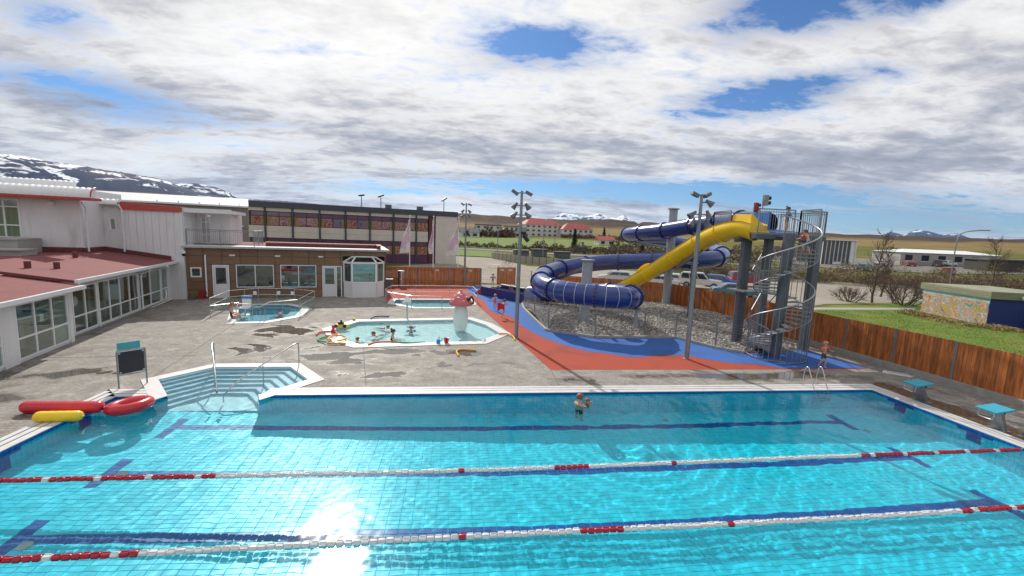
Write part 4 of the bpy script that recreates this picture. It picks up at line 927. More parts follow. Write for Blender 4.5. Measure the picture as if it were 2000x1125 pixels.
for i, (u, s) in enumerate([(12.0, 0), (14.9, 1), (19.0, 2)]):
    r_ = thing('roof_floodlight', ['small floodlight on a post above the left of the beige roof', 'floodlight on a post in the middle of the beige roof', 'floodlight leaning on the right end of the beige roof'][i], 'lamp', B(u+(6 if s == 2 else 0), V0+2, 8.42), 'floodlights on the beige roof')
    mb = MB(FB); uu = u+(6 if s == 2 else 0); mb.cyl((uu, V0+2, 8.4), (uu, V0+2, 10.2), .06, n=8); mb.build('post', M['navy'], r_)
    mb = MB(FB); mb.beam((uu-.4, V0+1.8, 10.2), (uu+.4, V0+2.1, 10.35+.2*s), .4, .22); mb.build('lamp_head', M['black'], r_)
for i, u in enumerate((15.6, 20.6)):
    mb = MB(FB); mb.box(u, u+.95, V0+2, V0+2.8, 8.42, 9.1); mb.box(u+.05, u+.9, V0+1.97, V0+2, 8.5, 9.0)
    tag(mb.build('roof_vent', M['tower'], origin=B(u, V0+2, 8.42)), ['dark box vent on the middle of the beige roof', 'dark box vent near the right end of the beige roof'][i], 'vent')
# ------------------------------------------------------------------ water slides
BLUE = [(16.13, 20.73, 6.22), (16.26, 22.78, 6.42), (16.59, 25.97, 6.45), (16.13, 28.53, 6.17), (15.17, 30.94, 5.81), (14.48, 33.55, 5.62), (14.67, 36.05, 5.49), (16.66, 38.3, 5.26), (19.48, 38.31, 5.03), (21.16, 35.82, 4.69), (20.96, 32.25, 4.39), (19.75, 29.83, 4.15), (18.23, 28.58, 3.95), (16.35, 28.3, 3.82), (14.5, 29.24, 3.66), (12.48, 30.49, 3.44), (10.75, 30.79, 3.3), (8.2, 30.17, 2.97), (6.22, 28.35, 2.67), (5.15, 25.91, 2.42), (4.98, 23.57, 2.28), (5.67, 22.16, 2.21), (6.87, 21.39, 2.15), (8.09, 20.92, 2.11), (9.13, 21.38, 2.05), (10.13, 23.15, 1.90), (10.20, 25.6, 1.72), (8.93, 27.7, 1.50), (7.1, 29.4, 1.15), (5.5, 31.5, .74)]
def resample(P, step):
    P = [Vector(p) for p in P]; out = [P[0]]; acc = 0
    for a, b in zip(P, P[1:]):
        L = (b-a).length; 
        while acc+L >= step:
            t = (step-acc)/L; a = a.lerp(b, t); out.append(a.copy()); L = (b-a).length; acc = 0
        acc += L
    return out
path = resample(smooth_path(catmull(BLUE, 8), 4), .25)
bs = thing('tube_slide', 'blue enclosed tube slide looping down around grey pillars', 'water slide', (10, 27, 0))
RT = .575; k = 0; SEG = 10
def path_ring(mb, i, r, w, n=24, m=0):
    d = (path[min(i+1, len(path)-1)]-path[i-1]).normalized(); mb.lathe([(RT-.02, -w/2), (r, -w/2), (r, w/2), (RT-.02, w/2)], path[i], n, m, ax=d)
while k < len(path)-2:
    e = min(len(path)-1, k+SEG)
    if len(path)-1-e < 4: e = len(path)-1
    mb = MB(); mb.tube(path[k:e+1], RT, 28, caps=False); mb.tube(path[k:e+1], RT-.03, 20, caps=False); mb.build('tube_section', M['blueslide'], bs, smooth='all')
    if e < len(path)-2:
        mb = MB(); path_ring(mb, e, RT+.075, .10, 28); fl = mb.build('flange', M['navyflange'], bs)
        mb = MB(); d = (path[e+1]-path[e-1]).normalized(); u = d.orthogonal().normalized(); w = d.cross(u)
        for q in range(20):
            t = q*math.pi/10; c = path[e]+(u*math.cos(t)+w*math.sin(t))*(RT+.05); mb.beam(c-d*.075, c+d*.075, .035, .035)
        mb.build('bolt', M['galv'], fl)
    k = e
# pale seams on the lowest long section
for i, q in enumerate(path):
    if 21 < i and 5.4 < q.x < 9.4 and 20.7 < q.y < 22.6 and q.z > 1.9 and i % 2 == 0:
        mb = MB(); d = (path[i+1]-path[i-1]).normalized(); mb.lathe([(RT-.01, -.016), (RT+.012, -.016), (RT+.012, .016), (RT-.01, .016)], q, 28, ax=d); mb.build('seam', flat('pale_seam', (.38, .42, .55), .5), bs)
YEL = [(14.12, 18.75, 5.82), (13.95, 19.5, 5.98), (13.95, 20.96, 5.82), (14.16, 22.99, 5.38), (14.07, 24.94, 4.62), (13.6, 26.52, 3.76), (12.6, 28.0, 2.61), (11.3, 29.3, 1.5), (9.8, 30.3, .76), (8.2, 30.9, .54), (6.9, 31.9, .52), (6.0, 33.0, .55)]
yp = resample(smooth_path(catmull(YEL, 8), 3), .25)
ys_ = thing('trough_slide', 'yellow open trough slide running straight down from the tower platform', 'water slide', (11, 26, 0))
def trough(mb, P, r=.56):
    prof = [(math.sin(t)*r, -math.cos(t)*r) for t in np.linspace(-2.0, 2.0, 17)]
    inn = [(math.sin(t)*(r-.045), -math.cos(t)*(r-.045)) for t in np.linspace(2.0, -2.0, 17)]
    loop = prof+[(prof[-1][0]+.05, prof[-1][1]+.03)]+inn+[(prof[0][0]-.05, prof[0][1]+.03)]; n = len(loop); vs = []; fs = []
    for i, p in enumerate(P):
        d = (P[min(i+1, len(P)-1)]-P[max(i-1, 0)]).normalized(); r_ = d.cross(Vector((0, 0, 1))).normalized(); u = r_.cross(d)
        vs += [p+r_*x+u*y for x, y in loop]
    for i in range(len(P)-1):
        for j in range(n): fs.append((i*n+j, (i+1)*n+j, (i+1)*n+(j+1) % n, i*n+(j+1) % n))
    fs += [tuple(range(n)), tuple(range(len(P)*n-1, (len(P)-1)*n-1, -1))]; mb.add(vs, fs)
k = 0
while k < len(yp)-2:
    e = min(len(yp)-1, k+10)
    if len(yp)-1-e < 4: e = len(yp)-1
    mb = MB(); trough(mb, yp[k:e+1]); mb.build('trough_section', M['yellowslide'], ys_, smooth=True)
    if e < len(yp)-2:
        d = (yp[e+1]-yp[e-1]).normalized(); r_ = d.cross(Vector((0, 0, 1))).normalized(); u = r_.cross(d); mb = MB()
        for t0, t1 in zip(np.linspace(-1.9, 1.9, 13), np.linspace(-1.9, 1.9, 13)[1:]):
            a = yp[e]+r_*math.sin(t0)*.585-u*math.cos(t0)*.585; b = yp[e]+r_*math.sin(t1)*.585-u*math.cos(t1)*.585; mb.beam(a, b, .05, .07, up=d)
        mb.build('flange', M['yellowslide'], ys_)
    k = e
# splash guard on the upper side, mid way
g = [q for q in yp if 2.0 < q.z < 3.1]; mb = MB()
for a, b in zip(g, g[1:]):
    i = g.index(a); h = .55*math.sin(math.pi*min(1, (i+1)/len(g))); d = (b-a).normalized(); r_ = d.cross(Vector((0, 0, 1))).normalized()*-1
    h2 = .55*math.sin(math.pi*min(1, (i+2)/len(g))); o = r_*-.55
    mb.hexa([a+o, a+o+r_*.04, b+o+r_*.04, b+o, a+o+Vector((0, 0, .3+h)), a+o+r_*.04+Vector((0, 0, .3+h)), b+o+r_*.04+Vector((0, 0, .3+h2)), b+o+Vector((0, 0, .3+h2))])
mb.build('splash_guard', M['yellowslide'], ys_)
def pillar(name, label, p, r, z, m='concrete', arms=()):
    t = thing(name, label, 'pillar', (*p, 0)); mb = MB(); mb.lathe([(r*1.02, 0), (r, .05), (r, z)], (*p, 0), 20); mb.build('shaft', M[m], t, smooth=True)
    mb = MB(); mb.lathe([(r+.12, z), (r+.12, z+.06), (r-.02, z+.09)], (*p, 0), 20); mb.build('cap', M['galv'], t)
    for a, b in arms:
        mb = MB(); mb.beam(a, b, .12, .18); mb.build('bracket_arm', M['galv'], t)
    return t
M['pillarsteel'] = mat('pale_grey_pillar_paint', (.34, .37, .40), .5, var=.12, scale=3)
pillar('slide_pillar', 'pale grey pillar standing behind the low blue tube', (7.8, 24.9), .31, 3.75, 'pillarsteel', [((7.8, 24.9, 1.5), (5.6, 25.6, 1.75)), ((7.8, 24.9, 1.35), (7.5, 21.8, 1.5)), ((7.8, 24.9, 3.4), (6.9, 28.6, 2.2))])
pillar('slide_pillar', 'tallest grey pillar rising through the upper blue loop', (16.1, 30.8), .31, 7.5, 'pillarsteel', [((16.1, 30.8, 5.0), (14.7, 33.0, 5.0)), ((16.1, 30.8, 4.7), (18.6, 37.5, 4.5)), ((16.1, 30.8, 4.6), (14.9, 35.6, 4.9)), ((16.1, 30.8, 3.0), (16.3, 28.6, 3.2)), ((16.1, 30.8, 3.1), (20.6, 32.2, 3.8)), ((16.1, 30.8, 2.9), (13.4, 27.3, 2.75))])
pillar('slide_pillar', 'slim grey pillar under the middle of the yellow trough', (14.9, 25.3), .15, 3.75, 'tower', [((14.9, 25.3, 3.75), (14.05, 25.1, 3.85)), ((14.0, 25.9, 3.35), (14.15, 23.3, 4.7))])
pillar('slide_pillar', 'short slim post under the right bend of the low blue tube', (10.1, 22.6), .1, 1.2, 'pillarsteel')
# splash-out trough
so = thing('splash_trough', 'dark blue splash-out trough with red steps at the slide exits', 'slide exit', (3.5, 34, 0))
fa, fb = Vector((2.0, 35.4, 0)), Vector((5.15, 31.2, 0)); d = (fb-fa).normalized(); nrm = Vector((d.y, -d.x, 0)); nb = -nrm if nrm.y < 0 else nrm
ba, bb = fa+nb*2.3, fb+nb*2.3
Mblue = flat('dark_blue_panel', (.02, .028, .15), .4)
mb = MB(); mb.beam(fa+Vector((0, 0, .36)), fb+Vector((0, 0, .36)), .09, .72); mb.build('side_panel', Mblue, so)
mb = MB(); mb.beam(ba+Vector((0, 0, .36)), bb+Vector((0, 0, .36)), .09, .72); mb.beam((fa+ba)/2+Vector((0, 0, .3)), (fb+bb)/2+Vector((0, 0, .3)), .06, .6); mb.build('side_panel', Mblue, so)
mb = MB(); mb.beam(fa+Vector((0, 0, .3)), ba+Vector((0, 0, .3)), .07, .5); mb.beam(fb+Vector((0, 0, .3)), bb+Vector((0, 0, .3)), .07, .55); mb.build('end_panel', Mblue, so)
mb = MB(); mb.beam(ba+Vector((0, 0, .76)), bb+Vector((0, 0, .76)), .3, .06); mb.build('top_rail', flat('cream_rail', (.7, .66, .52)), so)
mb = MB(); mb.sheet([(q.x, q.y) for q in (fa, fb, bb, ba)], z=.06); mb.build('bed', M['blueslide'], so)
for i in range(4):
    mb = MB(); a = fa-d*(.12+.2*i); mb.beam(a+Vector((0, 0, (.56-.14*i)/2)), a+nb*1.1+Vector((0, 0, (.56-.14*i)/2)), .2, .56-.14*i); mb.build('step', M['red'], so)
me = water_from_grid('trough_water', np.arange(1.5, 8, .1), np.arange(30.5, 38, .1), lambda X, Y: .34+waves(X, Y, .012, 41, 20, .15, .8), [(q.x, q.y) for q in (fa, fb, bb, ba)])
me.materials.append(M['waterkid']); o = bpy.data.objects.new('trough_water', me); COL.objects.link(o); kind(o, 'structure')
# ------------------------------------------------------------------ slide tower with spiral stair
SC = Vector((14.62, 17.35, 0)); RS = 1.16
tw = thing('slide_tower', 'grey steel slide tower with spiral stair and railed platform', 'tower', (15.4, 19, 0))
for (x, y), z, r in (((14.35, 19.75), 5.5, .17), ((17.1, 18.55), 5.6, .17), ((17.0, 21.6), 5.5, .17)):
    mb = MB(); mb.box(x-r, x+r, y-r, y+r, 0, z); mb.box(x-r-.1, x+r+.1, y-r-.1, y+r+.1, 0, .03); mb.build('column', M['tower'], tw)
mb = MB(); mb.cyl((14.05, 19.55, .1), (14.05, 19.55, 6.05), .13, n=12); mb.cyl((14.05, 19.55, 6.0), (13.55, 19.4, 6.08), .11, n=10); mb.cyl((14.05, 19.5, 5.35), (13.4, 19.3, 5.3), .1, n=10)
for z in (1.3, 3.1, 5.0): mb.cyl((14.05, 19.55, z), (14.05, 19.55, z+.05), .155, n=12)
mb.build('water_pipe', M['tower'], tw, smooth=True)
mb = MB(); mb.cyl((SC.x, SC.y, 0), (SC.x, SC.y, 5.68), .235, n=20); mb.build('central_pole', M['tower'], tw, smooth=True)
mb = MB(); mb.box(13.75, 17.35, 18.3, 21.9, 5.62, 5.70); mb.build('platform', M['galv'], tw)
mb = MB()
for y in (18.3, 21.82): mb.box(13.75, 17.35, y, y+.1, 5.40, 5.615)
for x in (13.75, 17.25): mb.box(x, x+.1, 18.41, 21.81, 5.40, 5.612)
mb.build('platform_beam', M['tower'], tw)
for a, b in (((14.35, 19.75, 5.3), (17.0, 21.6, 2.9)), ((14.35, 19.75, 2.9), (17.0, 21.6, 5.3)), ((14.35, 19.75, 2.7), (17.0, 21.6, .3)), ((14.35, 19.75, .4), (17.0, 21.6, 2.7)), ((14.3, 19.6, .3), (15.0, 18.2, 2.8))):
    mb = MB(); mb.cyl(a, b, .025, n=6); mb.build('cross_brace', M['galv'], tw)
ZT = [(60, 0), (180, 1.0), (360, 2.5), (405, 2.9), (465, 2.9), (540, 3.55), (720, 5.05), (800, 5.66)]
def zat(t): return float(np.interp(t, [q[0] for q in ZT], [q[1] for q in ZT]))
def sp(t, r, z): a = R(t); return Vector((SC.x+r*math.cos(a), SC.y+r*math.sin(a), z))
t = 66
while t < 800:
    z = zat(t)
    if not 405 < t < 458:
        q = MB(); c = [sp(t-11, .22, 0), sp(t-11, RS-.03, 0), sp(t, RS-.01, 0), sp(t+12, RS-.03, 0), sp(t+12, .22, 0)]
        q.prism([(p.x, p.y) for p in c], z-.045, z); q.build('tread', M['galv'], tw)
    t += 19
q = MB(); lp = [sp(a, RS-.02, 0) for a in (405, 420, 440, 458)]+[sp(458, .22, 0), sp(405, .22, 0)]; q.prism([(p.x, p.y) for p in lp], 2.84, 2.9); q.box(13.6, 14.7, 18.55, 19.9, 2.82, 2.88); q.build('landing', M['galv'], tw)
rail = [sp(a, RS+.02, zat(a)+(1.0 if a > 66 else .85)) for a in range(64, 800, 8)]
q = MB(); q.tube(rail, .03, 8); q.build('handrail', flat('pale_galvanised', (.42, .43, .45), .4, metal=.6), tw, smooth='all')
q = MB(); q.tube([sp(a, RS+.02, max(.05, zat(a)-.06)) for a in range(64, 800, 8)], .02, 6); q.build('stringer', M['galv'], tw)
bal_me = None
for a in range(64, 800, 11):
    z = zat(a); lo = max(.02, z-.06)
    if a < 330: lo = .06                       # the lowest turn is caged down to the ground
    q = MB(); q.cyl(sp(a, RS+.02, lo), sp(a, RS+.02, z+1.0), .016, n=6); q.build('baluster', M['galv'], tw)
q = MB(); q.tube([sp(a, RS+.02, .08) for a in range(150, 345, 8)], .02, 6); q.build('base_ring', M['galv'], tw)
def prail(pts, z0, name='platform_rail', top=1.08):
    for a, b in zip(pts, pts[1:]):
        A, Bq = Vector((*a, z0)), Vector((*b, z0)); L = (Bq-A).length; d = (Bq-A)/L; q = MB()
        q.beam(A+Vector((0, 0, top)), Bq+Vector((0, 0, top)), .05, .05); q.beam(A+Vector((0, 0, .1)), Bq+Vector((0, 0, .1)), .03, .03)
        if L > 1: q.beam(A+Vector((0, 0, top-.12)), Bq+Vector((0, 0, top-.12)), .03, .03)
        for e in (A, Bq): q.beam(e, e+Vector((0, 0, top)), .05, .05)
        n = int(L/.12)
        for i in range(1, n): c = A+d*(L*i/n); q.cyl(c+Vector((0, 0, .1)), c+Vector((0, 0, top)), .009, n=4)
        q.build(name, M['galv'], tw)
prail([(13.78, 18.32), (15.6, 18.32)], 5.7); prail([(17.32, 18.4), (17.32, 21.85)], 5.7); prail([(17.32, 21.85), (13.78, 21.85)], 5.7); prail([(13.78, 21.85), (13.78, 20.4)], 5.7); prail([(15.9, 17.2), (15.9, 18.3), (17.3, 18.4)], 5.66, top=1.12)
# slide entries on the platform
mb = MB(); mb.hexa([(13.8, 18.9, 5.705), (14.9, 18.9, 5.705), (14.9, 20.4, 5.705), (13.8, 20.4, 5.705), (13.85, 18.95, 6.55), (13.95, 18.95, 6.55), (13.95, 20.3, 6.6), (13.85, 20.3, 6.6)]); mb.build('slide_entry', M['yellowslide'], tw)
mb = MB(); mb.box(15.25, 15.36, 19.6, 20.7, 5.705, 6.75); mb.hexa([(15.36, 19.4, 5.705), (16.9, 19.4, 5.705), (16.9, 20.7, 5.705), (15.36, 20.7, 5.705), (15.36, 19.4, 5.75), (16.9, 19.4, 5.75), (16.9, 20.7, 5.95), (15.36, 20.7, 5.95)]); mb.build('slide_entry', flat('mid_blue_panel', (.03, .14, .5), .4), tw)
def traffic_light(p, label, m):
    o = thing('signal_lamp', label, 'signal light', p, 'signal lamps on the slide tower'); p = Vector(p); mb = MB(); mb.cyl(p, p+Vector((0, 0, .42)), .025, n=6); mb.build('post', M['galv'], o)
    mb = MB(); c = p+Vector((.1, 0, .38)); mb.box(c.x-.1, c.x+.1, c.y-.08, c.y+.08, c.z-.24, c.z+.24); mb.build('housing', M[m], o)
    for i, z in enumerate((.11, -.11)):
        mb = MB(); a = c+Vector((.1, -.0, z)); mb.lathe([(.075, 0), (.085, .13), (.075, .13), (.06, 0)], a, 12, ax=(1, -.2, 0)); mb.build('visor', M['black'], o)
traffic_light((13.9, 18.3, 6.78), 'green signal lamp on the left corner post of the slide tower', 'galv')
M['redbox'] = flat('dark_red_box', (.25, .02, .02))
traffic_light((16.1, 21.85, 6.78), 'red signal lamp on the back rail of the slide tower', 'redbox')
# ------------------------------------------------------------------ wooden fences
def board_mesh(w, h):
    q = MB(); q.add([(-w/2, -.012, 0), (w/2, -.012, 0), (w/2, .012, 0), (-w/2, .012, 0), (-w/2+.004, -.016, h), (w/2-.004, -.016, h), (w/2-.004, .012, h), (-w/2+.004, .012, h)], [(4,5,6,7),(0,1,5,4),(1,2,6,5),(2,3,7,6),(3,0,4,7)]); return q.mesh('board', M['wood'])
BM = board_mesh(.118, 1.5); BM2 = board_mesh(.118, 1.75)
M['woodone'] = None
def fence(name, label, pts, z0, h, single_boards, kerb=None, post_every=2.35, bw=.125, posts=True, group=None):
    c = pts[len(pts)//2]; t = thing(name, label, 'fence', (*c, 0), group)
    for a, b in zip(pts, pts[1:]):
        A, Bq = Vector((*a, 0)), Vector((*b, 0)); L = (Bq-A).length; d = (Bq-A)/L; n = int(L/bw); ang = math.atan2(d.y, d.x); nr = Vector((d.y, -d.x, 0))
        mbp = MB()
        for i in range(n):
            c = A+d*(L*(i+.5)/n); dz = random.uniform(-.006, .006)
            if single_boards: inst('board', BM if h < 1.6 else BM2, c+Vector((0, 0, z0+dz))+nr*random.uniform(-.003, .003), t, (0, 0, ang))
            else:
                jit = nr*random.uniform(-.004, .004); w = d*(L/n/2-.005); mbp.hexa([c-w+jit-nr*.012+Vector((0,0,z0)), c+w+jit-nr*.012+Vector((0,0,z0)), c+w+jit+nr*.012+Vector((0,0,z0)), c-w+jit+nr*.012+Vector((0,0,z0)), c-w+jit-nr*.012+Vector((0,0,z0+h+dz)), c+w+jit-nr*.012+Vector((0,0,z0+h+dz)), c+w+jit+nr*.012+Vector((0,0,z0+h+dz)), c-w+jit+nr*.012+Vector((0,0,z0+h+dz))])
        if not single_boards: kind(mbp.build('board', M['wood'], t), 'stuff')
        if kerb:
            q = MB(); q.beam(A+Vector((0, 0, kerb/2-.05))+nr*.02, Bq+Vector((0, 0, kerb/2-.05))+nr*.02, .22, kerb+.1); q.build('kerb_wall', M['concrete'], t)
        if posts:
            m_ = max(1, round(L/post_every))
            for i in range(m_+1):
                c = A+d*(L*i/m_); q = MB(); q.beam(c+Vector((0, 0, .02)), c+Vector((0, 0, z0+h+.0)), .07, .09, up=d); q.build('post', M['galv'], t)
        for z in (.3, h-.3):
            q = MB(); q.beam(A-nr*.04+Vector((0, 0, z0+z)), Bq-nr*.04+Vector((0, 0, z0+z)), .05, .09); q.build('rail', M['wood'], t)
    return t
FR = [(18.45, 20.0), (18.85, 15.7), (19.15, 11.4), (19.3, 6.0)]
fence('board_fence', 'tall brown board fence with concrete kerb beside the starting blocks', FR, .26, 1.5, True, kerb=.26)
fence('board_fence', 'brown board fence behind the gravel bed and slide pillars', [(8.6, 36.2), (14.95, 33.0), (16.85, 31.4), (17.55, 28.75), (18.35, 24.0), (18.45, 20.1)], .02, 1.75, False)
FBK = fence('board_fence', 'brown board fence behind the lap tub below the flags', [(-6.9, 40.0), (2.25, 41.5)], .02, 1.75, False, post_every=3.1)
gt = thing('board_gate', 'brown double board gate with two small white notices', 'gate', (4.95, 43.1, 0))
A, Bq = Vector((4.05, 42.85, 0)), Vector((5.85, 43.25, 0)); d = (Bq-A).normalized(); ang = math.atan2(d.y, d.x)
for i in range(14): inst('board', BM2, A+d*(.065+i*.13)+Vector((0, 0, .03)), gt, (0, 0, ang))
for i in (0, 1.84):
    q = MB(); q.beam(A+d*i, A+d*i+Vector((0, 0, 1.85)), .09, .09); q.build('post', M['wood'], gt)
def notice(p, d, parent_label, w=.35, h=.16):
    n = Vector((d.y, -d.x, 0)); q = MB(); slab(q, p, d, n, -w/2, w/2, -h/2, h/2, 0, .012, 0); slab(q, p, d, n, -w/2+.03, w/2-.03, .01, .04, .012, .014, 1); slab(q, p, d, n, -w/2+.03, w/2-.06, -.04, -.015, .012, .014, 1)
    tag(q.build('notice', [M['frame'], M['pink']], origin=p), parent_label, 'sign')
notice(A+d*.45+Vector((.01, -.03, 1.5)), d, 'white notice on the left leaf of the board gate'); notice(A+d*1.35+Vector((.01, -.03, 1.5)), d, 'white notice on the right leaf of the board gate')
d2 = Vector((9.15, 1.5, 0)).normalized()
for i, s in enumerate((5.0, 8.2)): notice(Vector((-6.9, 40, 0))+d2*s+Vector((.01, -.04, 1.5)), d2, ['white notice on the board fence behind the lap tub, nearer the annex', 'white notice on the board fence behind the lap tub, nearer the flags'][i])
# wire fence between fence and gate, and on to the slide
wf = thing('wire_fence', 'thin wire mesh fence either side of the board gate', 'fence', (4, 42, 0))
wp = [(2.3, 41.5), (4.0, 42.85), None, (5.9, 43.2), (7.1, 40.4), (8.5, 36.4)]
M['wire'] = mat('thin_grey_wire', (.30, .31, .32), .5, metal=.6)
for a, b in zip(wp, wp[1:]):
    if a is None or b is None: continue
    A, Bq = Vector((*a, 0)), Vector((*b, 0)); q = MB(); L = (Bq-A).length
    for z in (.1, .6, 1.1, 1.62): q.cyl(A+Vector((0,0,z)), Bq+Vector((0,0,z)), .008, n=4)
    for i in range(int(L/.25)): c = A.lerp(Bq, i/int(L/.25)); q.cyl(c, c+Vector((0,0,1.62)), .005, n=3)
    q.build('mesh_panel', M['wire'], wf)
    for e in (A, Bq):
        q = MB(); q.cyl(e, e+Vector((0,0,1.7)), .04, n=8); q.build('post', M['galv'], wf)
# railing round the gravel: steel posts with thin bars
gr = thing('gravel_railing', 'low steel railing with thin horizontal bars around the gravel bed', 'railing', (7, 21, 0))
gpts = [(4.95, 30.7), (5.0, 22.4), (7.15, 20.85), (9.9, 21.0), (11.65, 20.95), (12.7, 19.0), (13.55, 18.1)]
for a, b in zip(gpts, gpts[1:]):
    A, Bq = Vector((*a, .12)), Vector((*b, .12)); q = MB(); k = gpts.index(a)
    for z in np.linspace(.12, 1.15, 9): q.cyl(A+Vector((0,0,z)), Bq+Vector((0,0,z)), .011 if k == 0 else .005, n=4)
    q.build('bar', M['galv'] if k == 0 else M['wire'], gr)
    for e in ((A, (A+Bq)/2) if k == 0 else (A,)):
        q = MB(); q.beam(e-Vector((0,0,.1)), e+Vector((0,0,1.2)), .06, .06); q.build('post', M['galv'], gr)
# ------------------------------------------------------------------ lamp posts
M['lampgrey'] = mat('dark_grey_lamp_casting', (.15, .16, .175), .5, metal=.2)
def lamp_post(p, label, H_, heads, tilt=0., cams=True):
    t = thing('lamp_post', label, 'lamp post', (*p, 0), 'floodlight masts'); P = Vector((*p, 0))
    q = MB(); q.lathe([(.16, 0), (.16, .03), (.1, .05), (.09, H_*.6), (.06, H_-.1), (.06, H_)], P, 14); q.build('mast', M['galv'], t, smooth=True)
    for z, ang, el, ln in heads:
        a = R(ang); dr = Vector((math.cos(a), math.sin(a), 0)); base = P+Vector((0, 0, z)); q = MB()
        q.cyl(base, base+dr*.28, .025, n=6); c = base+dr*.32; e = R(el); ax = (dr*math.cos(e)+Vector((0, 0, math.sin(e)))).normalized()
        if ln == 'box':
            q.beam(c-ax*.16, c+ax*.2, .16, .14)
        else: q.lathe([(.0, -.19), (.055, -.18), (.07, -.08), (.145, .16), (.15, .175), (.12, .175), (.1, .12), (0, .12)], c, 14, ax=ax)
        q.build('floodlight', M['lampgrey'], t, smooth=True)
    if cams:
        q = MB(); c = P+Vector((.16, -.1, 5.35)); q.lathe([(0, .2), (.12, .18), (.15, 0), (.14, -.06), (0, -.06)], c, 12); q.build('camera_housing', M['galv'], t, smooth=True)
        q = MB(); q.lathe([(0, 0), (.12, 0), (.1, -.1), (0, -.16)], c-Vector((0, 0, .06)), 12); q.beam(c+Vector((-.02, 0, -.2)), c+Vector((.22, -.1, -.5)), .14, .18); q.build('camera', M['black'], t, smooth=True)
    return t
HD = [(7.15, 180, 35, 'box'), (7.15, 0, -25, 'box'), (6.55, 160, -50, 'c'), (6.55, 20, -50, 'c'), (6.1, 185, -45, 'c'), (6.1, -5, -45, 'c')]
lamp_post((2.98, 20.62), 'grey floodlight mast beside the paddling pool', 7.25, HD)
lamp_post((.66, 40.5), 'farthest grey floodlight mast at the board fence by the flags', 7.9, [(z+.6, a, e, k) for z, a, e, k in HD])
lamp_post((10.11, 17.06), 'grey floodlight mast on the rubber surface in front of the gravel', 7.1, [(7.1, 190, 20, 'box'), (7.12, 20, 25, 'box'), (6.8, -15, -35, 'c'), (6.3, 175, -40, 'c'), (6.3, -20, -70, 'c'), (5.95, 185, -60, 'c'), (5.95, -5, -60, 'c')], cams=False)
# flags
def flag(p, label, seed, w, drop):
    t = thing('flag', label, 'flag', (*p, -.15), 'flags in front of the beige building'); P = Vector((*p, -.15))
    q = MB(); q.cyl(P, P+Vector((0, 0, 6.85)), .06, .035, 10); q.ball(P+Vector((0, 0, 6.9)), .08, 10, 6); q.build('flagpole', M['frame'], t, smooth=True)
    rng = np.random.default_rng(seed); nx, nz = 14, 34; vs = []; fs = []; mi = []
    for j in range(nz):
        s = j/(nz-1); z = 6.6-s*3.75; ww = w*(.15+.85*_sm(s*1.15))
        for i in range(nx):
            u = i/(nx-1); vs.append((p[0]-ww*u+.05*math.sin(s*9+seed), p[1]-.05-.22*u*math.sin(u*7+s*5+seed)-.1*u, z-.15-drop*u*(1-.4*s)+.02*math.sin(u*9)))
    for j in range(nz-1):
        for i in range(nx-1):
            s = j/nz; u = i/nx
            fs.append((j*nx+i, (j+1)*nx+i, (j+1)*nx+i+1, j*nx+i+1)); mi.append(1 if (.30 < s-u*.25 < .62) else (2 if .14 < s-u*.3 < .2 and u < .5 else 0))
    q = MB(); q.add(vs, fs); q.m = mi; q.build('cloth', [flat('white_cloth', (.72, .70, .72), .8), flat('lilac_cloth', (.64, .47, .62), .8), flat('violet_cloth', (.24, .11, .33), .8)], t, smooth='all')
    # small emblem ring near the lower hem
    q = MB(); c = Vector((p[0]-w*.5, p[1]-.28, 3.35)); q.lathe([(.13, 0), (.16, 0), (.16, .01), (.13, .01)], c, 18, ax=(0, -1, 0)); q.build('emblem', M['lilac_cloth'], t)
flag((-5.35, 48.3), 'white and lilac flag nearest the annex, hanging loose', 1, 1.05, .2); flag((-2.75, 48.0), 'narrow furled white and lilac flag, middle of the three', 4, .5, .1); flag((.0, 47.6), 'widest white and lilac flag, nearest the lamp mast', 7, 1.25, .35)
# bins by the fence
q = MB(); q.lathe([(.0, 0), (.3, 0), (.3, 1.4), (.32, 1.42), (.3, 1.5), (0, 1.52)], (-5.1, 39.3, .005), 24); tag(q.build('steel_drum', M['steel'], smooth=True, origin=(-5.1, 39.3, 0)), 'tall stainless steel cylinder in front of the board fence', 'cylinder')
q = MB(); q.box(-6.35, -5.75, 38.5, 38.9, .005, .75); q.box(-6.38, -5.72, 38.47, 38.93, .752, .79); tag(q.build('grey_box', M['galv'], origin=(-6, 38.7, 0)), 'small grey metal cabinet at the annex corner', 'cabinet')
